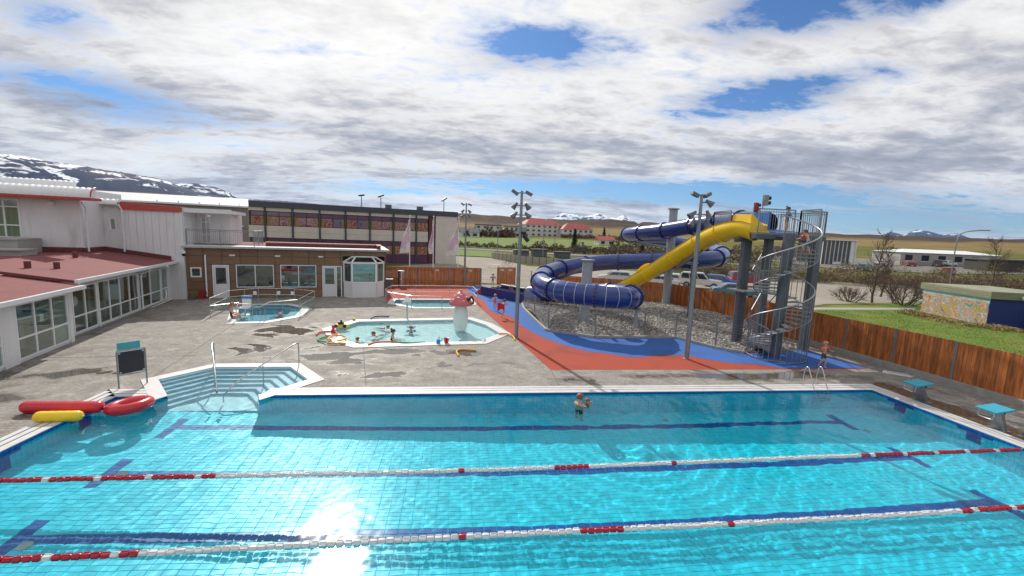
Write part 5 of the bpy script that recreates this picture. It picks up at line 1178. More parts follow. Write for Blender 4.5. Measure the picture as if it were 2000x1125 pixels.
# ------------------------------------------------------------------ lane ropes
M['redfloat'] = mat('red_float', (.42, .008, .03), .35, var=.08); M['whitefloat'] = mat('white_float', (.66, .67, .66), .4, var=.06)
fp = [(.010, -.062), (.040, -.060), (.046, -.05), (.048, -.02), (.048, .02), (.046, .05), (.040, .060), (.010, .062)]
q = MB(); q.lathe(fp, (0, 0, 0), 12, ax=(1, 0, 0))
for i in range(6): t = i*math.pi/3; q.beam((-.05, math.cos(t)*.052, math.sin(t)*.052), (.05, math.cos(t)*.052, math.sin(t)*.052), .012, .012)
FRED = q.mesh('float', M['redfloat'], smooth=True); FWH = q.mesh('float', M['whitefloat'], smooth=True)
def rope(y, label, seed):
    rp = thing('lane_rope', label, 'lane rope', (2.67, y, WZ), 'lane ropes across the pool'); n = 184; pts = []
    yy = lambda s: y-.13*math.sin(math.pi*s)+.03*math.sin(9*s+seed)
    for i in range(n):
        s = (i+.5)/n; x = X0+.12+(24.76)*s; d = min(x-X0, X1-x)
        if d < 4.95: red = (int(d/.135) % 7) != 6
        else: red = abs(x-2.67) < .45 or abs(abs(x-2.67)-2.52) < .068
        o = inst('float', FRED if red else FWH, (x, yy(s), WZ+.012+.006*math.sin(i*1.3)), rp, (random.uniform(0, 6), 0, math.atan2(yy(s+.003)-yy(s-.003), .15)))
    q = MB(); q.tube([(X0+.02+25*s-.04*s, yy(s), WZ+.012) for s in np.linspace(0, 1, 60)], .006, 5); q.build('cable', M['steel'], rp)
    for x, s in ((X0, 1), (X1, -1)):
        q = MB(); q.cyl((x+.02*s, y, WZ+.015), (x+.1*s, y, WZ+.014), .018, n=8); q.cyl((x-.03*s, y, .02), (x+.03*s, y, WZ+.02), .012, n=6); q.build('tensioner', M['steel'], rp)
rope(8.95, 'red and white lane rope farther from the camera', 1); rope(6.83, 'red and white lane rope nearest the camera', 4)
# ------------------------------------------------------------------ starting blocks
def starting_block(p, label):
    t = thing('starting_block', label, 'starting block', (*p, 0), 'starting blocks at the pool end'); x, y = p
    q = MB(); q.hexa([(x-.34, y-.26, .58), (x+.30, y-.26, .66), (x+.30, y+.26, .66), (x-.34, y+.26, .58), (x-.34, y-.26, .63), (x+.30, y-.26, .71), (x+.30, y+.26, .71), (x-.34, y+.26, .63)])
    me = q.build('top_plate', M['teal_top'] if 'teal_top' in M else flat('teal_top', (.02, .30, .42), .6, var=.12, scale=40), t)
    b = me.modifiers.new('bevel', 'BEVEL'); b.width = .012; b.segments = 2
    q = MB(); q.hexa([(x+.20, y-.17, .0), (x+.30, y-.17, .0), (x+.30, y+.17, .0), (x+.20, y+.17, .0), (x-.06, y-.15, .615), (x+.06, y-.15, .63), (x+.06, y+.15, .63), (x-.06, y+.15, .615)]); q.build('leg', M['galv'], t)
    q = MB(); q.box(x+.1, x+.4, y-.22, y+.22, .0, .02); q.build('base_plate', M['galv'], t)
    q = MB(); q.tube(catmull([(x-.3, y-.18, .58), (x-.33, y-.18, .42), (x-.3, y-.1, .38), (x-.3, y+.1, .38), (x-.33, y+.18, .42), (x-.3, y+.18, .58)], 4), .014, 6); q.cyl((x-.3, y, .38), (x+.05, y, .46), .012, n=6); q.build('backstroke_grip', M['steel'], t, smooth=True)
    q = MB(); q.beam((x+.22, y-.12, .655), (x+.06, y-.12, .4), .03, .03); q.beam((x+.22, y+.12, .655), (x+.06, y+.12, .4), .03, .03); q.build('strut', M['black'], t)
starting_block((15.75, 12.14), 'teal topped starting block nearer the back corner of the pool'); starting_block((15.72, 10.0), 'teal topped starting block nearer the right edge of the picture')
starting_block_c = None
# ------------------------------------------------------------------ pool ladder
lad = thing('pool_ladder', 'stainless steel pool ladder with two curved grab rails', 'ladder', (13.1, 13.4, 0))
for x in (12.86, 13.4):
    q = MB(); q.tube(catmull([(x, 13.78, 0), (x, 13.74, .55), (x, 13.68, .70), (x, 13.60, .72), (x, 13.52, .62), (x, 13.24, .02), (x, 13.12, -.3), (x, 13.10, -1.2)], 6), .021, 10); q.build('grab_rail', M['steel'], lad, smooth='all')
    q = MB(); q.lathe([(.05, 0), (.045, .025), (.02, .03)], (x, 13.78, .022), 12); q.build('flange', M['steel'], lad)
for z in (-.2, -.48, -.76, -1.04):
    q = MB(); q.box(12.87, 13.39, 13.07, 13.15, z, z+.025); q.build('rung', M['steel'], lad)
# ------------------------------------------------------------------ entry handrails
hrr = thing('handrail', 'sloping steel handrail on the right side of the entry steps', 'handrail', (-5.8, 16.1, 0))
q = MB(); q.tube(catmull([(-5.78, 16.12, .0), (-5.78, 16.12, .78), (-5.80, 16.06, .88), (-5.86, 15.85, .88)], 5)+[Vector((-6.75, 14.35, .28)), Vector((-7.05, 13.85, .0)), Vector((-7.15, 13.7, -.35))], .024, 10); q.build('rail', M['steel'], hrr, smooth=True)
for x, y, z0, z1 in ((-6.48, 14.85, .42, -.7), (-7.16, 13.68, -.3, -1.0)):
    q = MB(); q.cyl((x, y, z0), (x, y, z1), .02, n=8); q.build('post', M['steel'], hrr)
hrl = thing('handrail', 'steel handrail on the left side of the entry steps, seen end on', 'handrail', (-8.62, 16.1, 0))
q = MB(); q.tube(catmull([(-8.66, 16.08, 0), (-8.66, 16.08, .78), (-8.64, 16.02, .89), (-8.6, 15.85, .88)], 5)+[Vector((-7.72, 14.35, .28)), Vector((-7.43, 13.85, .0)), Vector((-7.35, 13.7, -.35))], .024, 10); q.build('rail', M['steel'], hrl, smooth=True)
q = MB(); q.cyl((-8.02, 14.85, .46), (-8.02, 14.85, -.7), .02, n=8); q.build('post', M['steel'], hrl)
# ------------------------------------------------------------------ board with black panel (back of a notice stand)
bd = thing('notice_stand', 'steel stand holding a black panel with a teal sign above it', 'sign', (-9.95, 14.05, 0))
A, Bq = Vector((-10.18, 13.83, 0)), Vector((-9.72, 14.32, 0)); d = (Bq-A).normalized(); n_ = Vector((d.y, -d.x, 0)); L = (Bq-A).length
for e in (A, Bq):
    q = MB(); q.tube([e, e+Vector((0, 0, 1.14)), e+Vector((0, 0, 1.18))+d*(.03 if e is A else -.03)], .022, 8); q.build('leg', M['galv'], bd, smooth=True)
q = MB(); q.cyl(A+Vector((0, 0, 1.18)), Bq+Vector((0, 0, 1.18)), .022, n=8); q.cyl(A+Vector((0, 0, .42)), Bq+Vector((0, 0, .42)), .015, n=8); q.build('crossbar', M['galv'], bd)
q = MB(); slab(q, A, d, n_, .03, L-.03, .46, 1.14, -.015, .015); q.build('panel', flat('charcoal_panel', (.022, .024, .03), .6, var=.15, scale=3), bd)
q = MB(); slab(q, A, d, n_, .03, L-.1, 1.2, 1.42, -.06, -.03); q.build('sign_plate', M['teal'], bd)
for s, z in ((.06, .5), (.06, 1.1), (L-.06, .5), (L-.06, 1.1)):
    q = MB(); slab(q, A, d, n_, s-.025, s+.025, z-.02, z+.02, .015, .024); q.build('clip', M['steel'], bd)
# ------------------------------------------------------------------ inflatables
q = MB(); c = Vector((-8.83, 12.32, .10)); tl = Vector((-.10, .06, 1)).normalized(); a = tl.orthogonal().normalized(); b = tl.cross(a)
q.tube([c+(a*math.cos(t)+b*math.sin(t))*.39*(1+.012*math.sin(9*t)) for t in np.linspace(0, 2*math.pi, 40, endpoint=False)], .145, 18, closed=True)
ring = thing('swim_ring', 'red inflatable swim ring floating at the pool corner', 'swim ring', tuple(c)); q.build('ring', M['redplast'], ring, smooth='all')
q = MB(); q.tube([c+(a*math.cos(t)+b*math.sin(t))*.537 for t in np.linspace(0, 2*math.pi, 48, endpoint=False)], .006, 6, closed=True); q.build('weld_seam', M['redbox'], ring)
q = MB(); v = c+a*.35+tl*.15; q.cyl(v, v+tl*.03, .018, n=8); q.build('valve', M['frame'], ring)
def float_tube(name, label, p0, p1, r, m, flatz=.75):
    p0, p1 = Vector(p0), Vector(p1); t = thing(name, label, 'inflatable', tuple((p0+p1)/2)); P = []; rs = []
    for s in np.linspace(0, 1, 33):
        P.append(p0.lerp(p1, s)); e = min(s, 1-s)*(p1-p0).length; rs.append(r*math.sqrt(max(.02, 1-(1-min(1, e/r))**2))*(1+.015*math.sin(s*40)))
    q = MB(); q.tube(P, r, 20, rs=rs); o = q.build('body', M[m], t, smooth='all')
    q = MB(); q.lathe([(.02, 0), (.022, .03), (.012, .035), (0, .035)], p1+(p1-p0).normalized()*r*-.08, 10, ax=(p1-p0)); q.build('valve', M['frame'], t)
    q = MB(); dr = (p1-p0).normalized(); w = dr.cross(Vector((0, 0, 1))).normalized(); q.cyl(p0+dr*.12-w*r*1.0, p1-dr*.12-w*r*1.0, .006, n=5); q.build('weld_seam', M[m], t)
float_tube('tube_float', 'long red inflatable tube lying over the pool edge', (-11.3, 12.14, .16), (-9.3, 12.10, .15), .155, 'redplast'); float_tube('tube_float', 'shorter yellow inflatable tube in front of the red one', (-10.5, 11.56, .14), (-9.42, 11.6, .13), .135, 'yelplast')
# ------------------------------------------------------------------ hot tub railing
hb = thing('hot_tub_railing', 'steel and glass railing around the hot tub', 'railing', (-11.5, 26, 0))
HP = [(-13.5, 24.9), (-14.0, 28.0), (-12.9, 29.3), (-10.7, 29.4), (-9.15, 28.5), (-8.95, 25.3)]
def railrun(pts, parent, z=1.02, glass=True, r=.022, mid=.25, low=None):
    for a, b in zip(pts, pts[1:]):
        A, Bq = Vector((*a, 0)), Vector((*b, 0)); q = MB(); q.cyl(A+Vector((0, 0, z)), Bq+Vector((0, 0, z)), r, n=8)
        if low: q.cyl(A+Vector((0, 0, low)), Bq+Vector((0, 0, low)), r*.75, n=8)
        q.build('rail', M['steel'], parent)
        if glass: q = MB(); n_ = (Bq-A).cross(Vector((0, 0, 1))).normalized()*.004; q.hexa([A-n_+Vector((0,0,.12)), A+n_+Vector((0,0,.12)), Bq+n_+Vector((0,0,.12)), Bq-n_+Vector((0,0,.12)), A-n_+Vector((0,0,low or z-.1)), A+n_+Vector((0,0,low or z-.1)), Bq+n_+Vector((0,0,low or z-.1)), Bq-n_+Vector((0,0,low or z-.1))]); q.build('glass_panel', M['railglass'], parent)
    L_ = sum(math.dist(a, b) for a, b in zip(pts, pts[1:]))
    for a in pts:
        q = MB(); q.cyl((*a, .0), (*a, z), r*.85, n=8); q.build('post', M['steel'], parent)
railrun(HP, hb, low=.62)
for a, b in ((HP[1], HP[2]), (HP[2], HP[3])):
    c = ((a[0]+b[0])/2, (a[1]+b[1])/2); q = MB(); q.cyl((*c, 0), (*c, 1.02), .018, n=8); q.build('post', M['steel'], hb)
q = MB(); q.tube([Vector((-9.0, 25.1, 1.0)), Vector((-10.1, 24.1, 1.0)), Vector((-10.4, 23.75, .8)), Vector((-10.7, 23.72, .8))], .022, 8); q.build('entry_rail', M['steel'], hb, smooth=True)
for x, y, z in ((-10.25, 23.95, .95), (-9.6, 24.55, 1.), (-10.4, 23.75, .8)):
    q = MB(); q.cyl((x, y, 0), (x, y, z), .018, n=8); q.build('post', M['steel'], hb)
q = MB(); q.tube([Vector((-13.5, 24.9, .6)), Vector((-12.6, 26.1, .6)), Vector((-12.55, 26.15, .3))], .02, 8); q.tube([Vector((-11.6, 23.75, 0)), Vector((-11.6, 23.75, .75)), Vector((-11.9, 24.6, .8)), Vector((-11.3, 24.9, .75)), Vector((-11.2, 24.6, -.3))], .018, 8); q.build('entry_rail', M['steel'], hb, smooth=True)
for i, (x, y) in enumerate(((-13.1, 29.05), (-11.75, 29.3), (-10.9, 29.32))):
    q = MB(); q.box(x, x+.2, y-.02, y-.008, .62, .86); q.box(x+.03, x+.17, y-.023, y-.02, .70, .72); tag(q.build('rule_sign', M['frame'], origin=(x, y, .62)), ['white sign on the hot tub railing nearest the white hall', 'white sign in the middle of the hot tub railing', 'white sign on the hot tub railing nearest the bay window'][i], 'sign', 'signs on the hot tub railing')
# lift chair beside the tub
ch = thing('lift_seat', 'white and blue lift seat at the hot tub entry', 'seat', (-12.0, 25.2, 0))
q = MB(); q.box(-12.1, -11.65, 25.1, 25.5, .42, .5); q.box(-12.1, -11.65, 25.48, 25.56, .5, .95); q.build('seat', M['frame'], ch); q = MB(); q.box(-12.15, -11.6, 25.46, 25.6, .96, 1.1); q.build('headrest', flat('blue_cushion', (.05, .2, .5)), ch)
q = MB(); q.cyl((-11.88, 25.35, .02), (-11.88, 25.35, .42), .05, n=10); q.lathe([(.2, 0), (.2, .03), (.05, .05)], (-11.88, 25.35, .031), 14); q.build('pedestal', M['steel'], ch)
# lap tub railing
lb = thing('lap_tub_railing', 'steel tube railing in front of and behind the lap tub', 'railing', (-2, 30.5, 0))
railrun([(-5.0, 30.2), (-4.9, 32.3), (-3.2, 32.75), (-.6, 32.95), (1.2, 32.9), (1.45, 30.6)], lb, z=1.0, glass=False, low=.55)
railrun([(-4.9, 30.0), (-3.0, 28.45), (-1.0, 28.4)], lb, z=.85, glass=False); q = MB(); q.tube([Vector((-5.0, 30.2, 1.0)), Vector((-4.0, 29.2, .55)), Vector((-3.4, 29.6, .1))], .02, 8); q.build('entry_rail', M['steel'], lb)
# ------------------------------------------------------------------ mushroom fountain
mu = thing('mushroom_fountain', 'red spotted mushroom fountain with white stem in the paddling pool', 'fountain', (.2, 22.4, -.44))
q = MB(); q.lathe([(.24, -.44), (.31, -.1), (.38, .35), (.40, .65), (.36, 1.0), (.29, 1.28), (.25, 1.42)], (.2, 22.4, 0), 28); q.build('stem', flat('white_fibreglass', (.70, .73, .70), .35, var=.06), mu, smooth='all')
q = MB(); q.lathe([(.2, 1.40), (.50, 1.34), (.62, 1.35), (.64, 1.41), (.59, 1.52), (.43, 1.74), (.26, 1.93), (.14, 2.01), (0, 2.04)], (.2, 22.4, 0), 32); q.build('cap', flat('mushroom_red', (.54, .11, .125), .3, var=.08, coat=.4), mu, smooth='all')
for t, s, r in ((-1.9, .55, .09), (-1.3, .8, .075), (-.7, .5, .08), (-2.5, .75, .08), (-2.9, .4, .07), (-.25, .78, .07), (-1.55, .28, .07), (.8, .6, .08), (2.2, .6, .08)):
    rr = .15+s*.45; z = np.interp(rr, [.14, .26, .43, .59, .64], [2.01, 1.93, 1.74, 1.52, 1.41]); q = MB(); q.ball((.2+rr*math.cos(t), 22.4+rr*math.sin(t), z), r*.75, 12, 6, sc=(1, 1, .5)); q.build('spot', M['frame'], mu, smooth='all')
q = MB(); q.lathe([(.07, 2.05), (.09, 2.1), (.05, 2.16), (0, 2.17)], (.2, 22.4, 0), 10); q.build('nozzle', flat('salmon_knob', (.6, .25, .15)), mu, smooth=True)
q = MB(); q.tube(catmull([(.62, 22.1, 1.62), (.74, 22.02, 1.84), (.86, 22.1, 1.6), (.82, 22.2, 1.42)], 5), .05, 8); q.ball((.60, 22.05, 1.70), .09, 10, 6); q.build('spout_animal', M['black'], mu, smooth=True)
spo = thing('water_spout', 'slim grey water spout post with arrow shaped head at the paddling pool', 'fountain', (-2.88, 24.9, 0))
q = MB(); q.cyl((-2.88, 24.95, 0), (-2.88, 24.95, 1.05), .055, .045, 12); q.build('post', flat('pale_teal_paint', (.36, .48, .47), .4), spo, smooth=True)
q = MB(); q.hexa([(-3.1, 24.75, 1.02), (-2.66, 24.75, 1.02), (-2.66, 25.15, 1.02), (-3.1, 25.15, 1.02), (-2.92, 24.92, 1.4), (-2.84, 24.92, 1.4), (-2.84, 24.98, 1.4), (-2.92, 24.98, 1.4)])
for i in range(5): q.box(-3.12+.1*i, -3.07+.1*i, 24.76, 25.14, .96, 1.02)
q.build('head', M['whitemetal'], spo)
# ------------------------------------------------------------------ pool noodles and toys
def noodle(pts, m, label, r=.038):
    p = catmull(pts, 6); q = MB(); q.tube(p, r, 10); c = pts[len(pts)//2]
    tag(q.build('pool_noodle', m, smooth=True, origin=c), label, 'pool noodle', 'foam pool noodles')
NB, NO, NG, NY = flat('blue_foam', (.02, .05, .22), .7), flat('orange_foam', (.70, .17, .03), .7), flat('green_foam', (.03, .42, .16), .7), flat('yellow_foam', (.72, .38, .03), .7)
NR = flat('red_foam', (.60, .10, .06), .7)
noodle([(-4.85, 24.55, .07), (-4.75, 25.05, .09), (-4.45, 25.3, .075), (-3.95, 25.3, .07)], NB, 'dark blue noodle on the far rim of the paddling pool')
noodle([(-6.6, 20.7, .05), (-6.62, 21.15, .06), (-6.3, 21.35, .07), (-5.9, 21.15, .1), (-5.65, 20.75, .12), (-5.75, 20.4, .1), (-6.1, 20.35, .1)], NR, 'orange red noodle curled at the left rim of the paddling pool')
noodle([(-5.75, 19.25, .09), (-6.2, 19.7, .06), (-6.25, 20.0, .055), (-6.0, 20.35, .07)], NG, 'green noodle tucked under the curled red and yellow ones')
noodle([(-5.75, 19.5, .12), (-5.75, 20.1, .13), (-5.5, 20.35, .13), (-5.15, 20.2, .1), (-5.05, 19.75, .1), (-5.3, 19.45, .1)], NY, 'yellow noodle curled into a loop at the paddling pool corner')
noodle([(-5.65, 19.18, .06), (-5.3, 19.08, .07), (-4.85, 19.1, .07)], flat('amber_foam', (.70, .27, .02), .7), 'short amber noodle on the near rim beside the yellow loop')
noodle([(-3.86, 18.95, .07), (-3.65, 19.35, .05), (-3.25, 19.6, .03), (-2.5, 19.62, .02)], NO, 'orange noodle over the near rim by the dark haired girl')
noodle([(-2.9, 19.75, .03), (-2.5, 19.38, .06), (-1.95, 19.40, .04), (-1.44, 19.62, .02)], NG, 'green noodle over the near rim beside the orange one')
noodle([(2.15, 21.2, .07), (2.6, 21.1, .09), (2.84, 20.6, .06), (2.84, 20.05, .05)], NY, 'yellow noodle hooked over the right rim by the lamp mast')
noodle([(.12, 17.35, .04), (.03, 17.95, .045), (.22, 18.28, .045), (.88, 18.17, .042)], NY, 'yellow noodle lying bent on the wet deck')
bk = thing('bucket', 'small red bucket on the near rim of the paddling pool', 'bucket', (-.45, 19.42, .03))
q = MB(); q.lathe([(.0, .03), (.085, .03), (.125, .25), (.135, .25), (.135, .27), (.11, .26), (.08, .05), (0, .05)], (-.45, 19.42, 0), 20); q.build('pail', M['redplast'], bk, smooth=True); q = MB(); q.tube([(-.45+.125*math.cos(t), 19.42-.02-.03*math.sin(t), .26+.03*math.sin(t)) for t in np.linspace(0, math.pi, 12)], .007, 6); q.build('handle', M['frame'], bk)
wc = thing('watering_can', 'small blue toy watering can on the near rim of the paddling pool', 'toy', (-.82, 19.36, .03))
q = MB(); q.lathe([(0, .03), (.09, .03), (.08, .19), (.05, .22), (0, .22)], (-.82, 19.36, 0), 16); q.build('body', flat('toy_blue', (.02, .25, .62), .4), wc, smooth=True); q = MB(); q.tube([(-.74, 19.36, .1), (-.66, 19.36, .2), (-.63, 19.36, .26)], .018, 8); q.build('spout', M['toy_blue'], wc); q = MB(); q.tube(catmull([(-.85, 19.36, .2), (-.82, 19.36, .34), (-.76, 19.36, .3), (-.78, 19.36, .2)], 4), .012, 6); q.build('handle', M['toy_blue'], wc)
tb = thing('toy_boat', 'yellow and black toy boat on the left rim of the paddling pool', 'toy', (-5.95, 22.6, .03))
q = MB(); q.prism([(-6.25, 22.45), (-5.7, 22.45), (-5.55, 22.6), (-5.7, 22.75), (-6.25, 22.75)], .03, .16); q.build('hull', M['yelplast'], tb); q = MB(); q.box(-6.1, -5.85, 22.5, 22.7, .16, .3); q.box(-6.0, -5.92, 22.56, 22.64, .3, .4); q.build('cabin', M['black'], tb)
for x in (-6.2, -5.75):
    q = MB(); q.lathe([(.04, -.04), (.09, -.04), (.09, .04), (.04, .04)], (x, 22.43, .1), 14, ax=(0, 1, 0)); q.build('wheel', M['black'], tb)
td = thing('toy_figure', 'small red toy figure on the left rim beside the curled noodles', 'toy', (-5.98, 21.25, .03)); q = MB(); q.lathe([(0, .03), (.1, .03), (.12, .12), (.07, .22), (.05, .26), (.085, .32), (.07, .40), (0, .43)], (-5.98, 21.25, 0), 14); q.build('body', M['redplast'], td, smooth=True); q = MB(); q.box(-6.1, -5.86, 21.2, 21.3, .17, .22); q.build('arm', M['frame'], td)
tg = thing('toy_frog', 'tiny yellow green toy on the far left rim of the paddling pool', 'toy', (-5.7, 24.2, .03)); q = MB(); q.ball((-5.7, 24.2, .09), .08, 10, 6, sc=(1.2, 1, .75)); q.build('body', flat('lime_plastic', (.35, .4, .03)), tg, smooth=True); q = MB(); q.ball((-5.63, 24.14, .14), .04, 8, 5); q.build('head', M['yelplast'], tg, smooth=True)
# white slatted board by the fence
wm = thing('drain_grating', 'white slatted grating board lying on the deck by the fence', 'grating', (18.2, 14.9, 0)); q = MB(); q.prism([(17.75, 15.1), (18.0, 15.3), (18.6, 14.85), (18.62, 14.55), (18.4, 14.5)], .005, .05); q.build('board', M['whitemetal'], wm)
for i in range(6):
    q = MB(); q.beam((17.98+.1*i, 15.12-.085*i, .052), (18.1+.1*i, 15.02-.085*i, .052), .04, .01); q.build('slot', M['black'], wm)
# ------------------------------------------------------------------ people
BASEJ = dict(pel=(0, 0, .53), waist=(0, 0, .61), chest=(0, .005, .72), neck=(0, 0, .815), head=(0, .012, .915), nose=(0, .075, .905), chin=(0, .035, .865),
             shL=(-.105, 0, .785), elL=(-.14, -.01, .62), wrL=(-.15, .03, .48), shR=(.105, 0, .785), elR=(.14, -.01, .62), wrR=(.15, .03, .48),
             hpL=(-.055, 0, .50), knL=(-.06, .01, .275), anL=(-.062, -.005, .05), toL=(-.07, .085, .022), hpR=(.055, 0, .50), knR=(.06, .01, .275), anR=(.062, -.005, .05), toR=(.07, .085, .022))
RAD = dict(pel=.066, waist=.058, chest=.068, neck=.030, head=.062, nose=.013, chin=.03, shL=.036, elL=.022, wrL=.016, shR=.036, elR=.022, wrR=.016, hpL=.05, knL=.031, anL=.020, toL=.017, hpR=.05, knR=.031, anR=.020, toR=.017)
BONES = [('pel', 'waist'), ('waist', 'chest'), ('chest', 'neck'), ('neck', 'head'), ('head', 'nose'), ('neck', 'chin'), ('chest', 'shL'), ('shL', 'elL'), ('elL', 'wrL'), ('chest', 'shR'), ('shR', 'elR'), ('elR', 'wrR'), ('pel', 'hpL'), ('hpL', 'knL'), ('knL', 'anL'), ('anL', 'toL'), ('pel', 'hpR'), ('hpR', 'knR'), ('knR', 'anR'), ('anR', 'toR')]
SKINS = {}
def person(label, loc, heading, h, pose=None, suit=None, shorts=None, hair=(.06, .035, .02), hair_style='short', bands=None, head=1.15, cap=None, group=None, skin='skin', tilt=None):
    """loc: point under the pelvis at height zero of the figure; heading: degrees, 0 faces +Y"""
    J = dict(BASEJ); J.update(pose or {}); t = thing('person', label, 'person', loc, group)
    Mx = Matrix.Rotation(R(-heading), 4, 'Z')
    if tilt: Mx = Mx @ Matrix.Rotation(R(tilt), 4, 'X')
    names = list(J); vs = [Mx @ (Vector(J[k])*h) for k in names]; rad = [RAD[k]*h*(head if k in ('head', 'nose', 'chin') else 1) for k in names]; ed = [(names.index(a), names.index(b)) for a, b in BONES]
    for s in 'LR':      # palm and five unequal, slightly bent fingers
        w = Vector(J['wr'+s]); e = Vector(J['el'+s]); d = (w-e).normalized(); sx = Vector((1 if s == 'R' else -1, 0, 0)); side = d.cross(sx).normalized() if abs(d.dot(sx)) < .95 else Vector((0, 1, 0)); nrm = side.cross(d)
        palm = w+d*.04; k = len(vs); vs.append(Mx @ (palm*h)); rad.append(.019*h); ed.append((names.index('wr'+s), k)); names.append('palm'+s)
        for i, (o, ln) in enumerate(((-.021, .034), (-.007, .042), (.007, .039), (.021, .030))):
            a = palm+d*.018+side*o; b_ = a+d*ln*.55+nrm*.004; c = b_+d*ln*.45+nrm*.012
            for p in (a, b_, c): vs.append(Mx @ (p*h)); rad.append(.0062*h); names.append('f'+s)
            n = len(vs); ed += [(k, n-3), (n-3, n-2), (n-2, n-1)]
        a = palm-d*.012+side*.026; b_ = a+side*.016+d*.02
        for p in (a, b_): vs.append(Mx @ (p*h)); rad.append(.0068*h); names.append('f'+s)
        n = len(vs); ed += [(k, n-2), (n-2, n-1)]
    me = bpy.data.meshes.new('sk'); me.from_pydata(vs, ed, []); ob = bpy.data.objects.new('sk', me); COL.objects.link(ob)
    md = ob.modifiers.new('s', 'SKIN'); md.use_smooth_shade = True
    sv = me.skin_vertices[0].data
    for i, r in enumerate(rad): sv[i].radius = (r, r*(.78 if names[i] in ('chest', 'waist', 'pel') else 1)); sv[i].use_root = False
    sv[0].use_root = True
    m2 = ob.modifiers.new('u', 'SUBSURF'); m2.levels = 2; m2.render_levels = 2
    dg = bpy.context.evaluated_depsgraph_get(); nm = bpy.data.meshes.new_from_object(ob.evaluated_get(dg)); bpy.data.objects.remove(ob)
    nm.name = 'body'; mats = [M[skin]]
    segs = []
    def add_mat(c):
        m = flat('cloth_%.2f_%.2f_%.2f' % c, c, .75, var=.15, scale=30); mats.append(m); return len(mats)-1
    sm = add_mat(suit) if suit else 0; hm = add_mat(shorts) if shorts else 0
    for k in mats: nm.materials.append(k)
    P = {k: v for k, v in zip(names[:len(J)], vs)}
    zone = []
    for a, b in BONES:
        m = 0
        if suit and ((a, b) in (('pel', 'waist'), ('waist', 'chest'), ('pel', 'hpL'), ('pel', 'hpR'))): m = sm
        if shorts and ((a, b) in (('pel', 'hpL'), ('pel', 'hpR'))): m = hm
        zone.append((P[a], P[b], m, (a, b)))
    mi = []
    for p in nm.polygons:
        c = p.center; best = (1e9, 0, None, 0)
        for A, Bq, m, nm_ in zone:
            d = Bq-A; u = max(0, min(1, (c-A).dot(d)/max(1e-9, d.length_squared))); dist = (A+d*u-c).length-(RAD[nm_[0]]*(1-u)+RAD[nm_[1]]*u)*h
            if dist < best[0]: best = (dist, m, nm_, u)
        m = best[1]; ab = best[2]
        if suit and ab in (('hpL', 'knL'), ('hpR', 'knR')) and best[3] < .12: m = sm
        if suit and ab in (('chest', 'neck'),) and best[3] < .25: m = sm
        if shorts and ab in (('hpL', 'knL'), ('hpR', 'knR')) and best[3] < .62: m = hm
        if shorts and ab == ('pel', 'waist') and best[3] < .4: m = hm
        mi.append(m)
    nm.polygons.foreach_set('material_index', mi); nm.polygons.foreach_set('use_smooth', [True]*len(mi))
    bo = bpy.data.objects.new('body', nm); COL.objects.link(bo); bo.parent = t
    # hair, eyes, mouth, ears follow the head's own frame
    hc = Vector(J['head'])*h; f = (Vector(J['nose'])-Vector(J['head'])).normalized(); up = (Vector(J['head'])-Vector(J['neck'])).normalized(); up = (up-f*up.dot(f)).normalized(); rt = f.cross(up); r0 = .062*h*head*1.12
    def hp(x, y, z): return Mx @ (hc+rt*x*r0+f*y*r0+up*z*r0)+Vector(loc)
    q = MB(); n, kk = 14, 8; vv = []; ff = []
    col = cap or hair
    for j in range(kk+1):
        ph = math.pi*.62*j/kk
        for i in range(n):
            a = 2*math.pi*i/n; y = math.sin(ph)*math.sin(a); lift = 1.13+(.05*math.sin(i*2.3+j) if not cap else 0)
            z = math.cos(ph)
            if y > .35 and z < .45: z = .45+.1*(z-.45); lift = 1.06
            vv.append(hp(math.sin(ph)*math.cos(a)*lift, y*lift-.06, z*lift+.03))
    for j in range(kk):
        for i in range(n): ff.append((j*n+i, j*n+(i+1) % n, (j+1)*n+(i+1) % n, (j+1)*n+i))
    q.add(vv, ff)
    if hair_style == 'bun': q.ball(hp(0, -.9, .95), r0*.5, 10, 6)
    if hair_style == 'tail': q.tube([hp(0, -1.0, .4), hp(.1, -1.5, .1), hp(.15, -1.6, -.7), hp(.1, -1.4, -1.3)], r0*.2, 8, rs=[r0*.28, r0*.3, r0*.22, r0*.06])
    q.build('hair' if not cap else 'swim_cap', flat('hair_%.2f_%.2f_%.2f' % tuple(col), tuple(col), .6, var=.2, scale=60), t, smooth='all')
    for s in (-1, 1):
        q = MB(); q.ball(hp(.36*s, .93, .05), r0*.11, 8, 6); q.build('eye', M['black'], t)
        q = MB(); q.ball(hp(1.0*s, -.05, -.05), r0*.22, 8, 6, sc=(.6, 1, 1.3)); q.build('ear', M[skin], t, smooth='all')
    q = MB(); q.beam(hp(-.26, .90, -.5), hp(.26, .90, -.5), r0*.1, r0*.12); q.build('mouth', flat('lips', (.35, .09, .08)), t)
    if bands:
        for s in 'LR':
            a, b = Mx @ (Vector(J['sh'+s])*h), Mx @ (Vector(J['el'+s])*h); c = a.lerp(b, .55)+Vector(loc); d = (b-a).normalized(); k = h*.052
            q = MB(); q.lathe([(k*.5, -k*1.3), (k*1.1, -k*1.2), (k*1.35, -k*.6), (k*1.15, 0), (k*1.35, k*.6), (k*1.1, k*1.2), (k*.5, k*1.3)], c, 14, ax=d); q.build('armband', flat('vinyl_%.2f_%.2f_%.2f' % bands, bands, .35, coat=.3), t, smooth=True)
    return t
M['skintan'] = mat('tanned_skin', (.45, .25, .17), .5, var=.06)
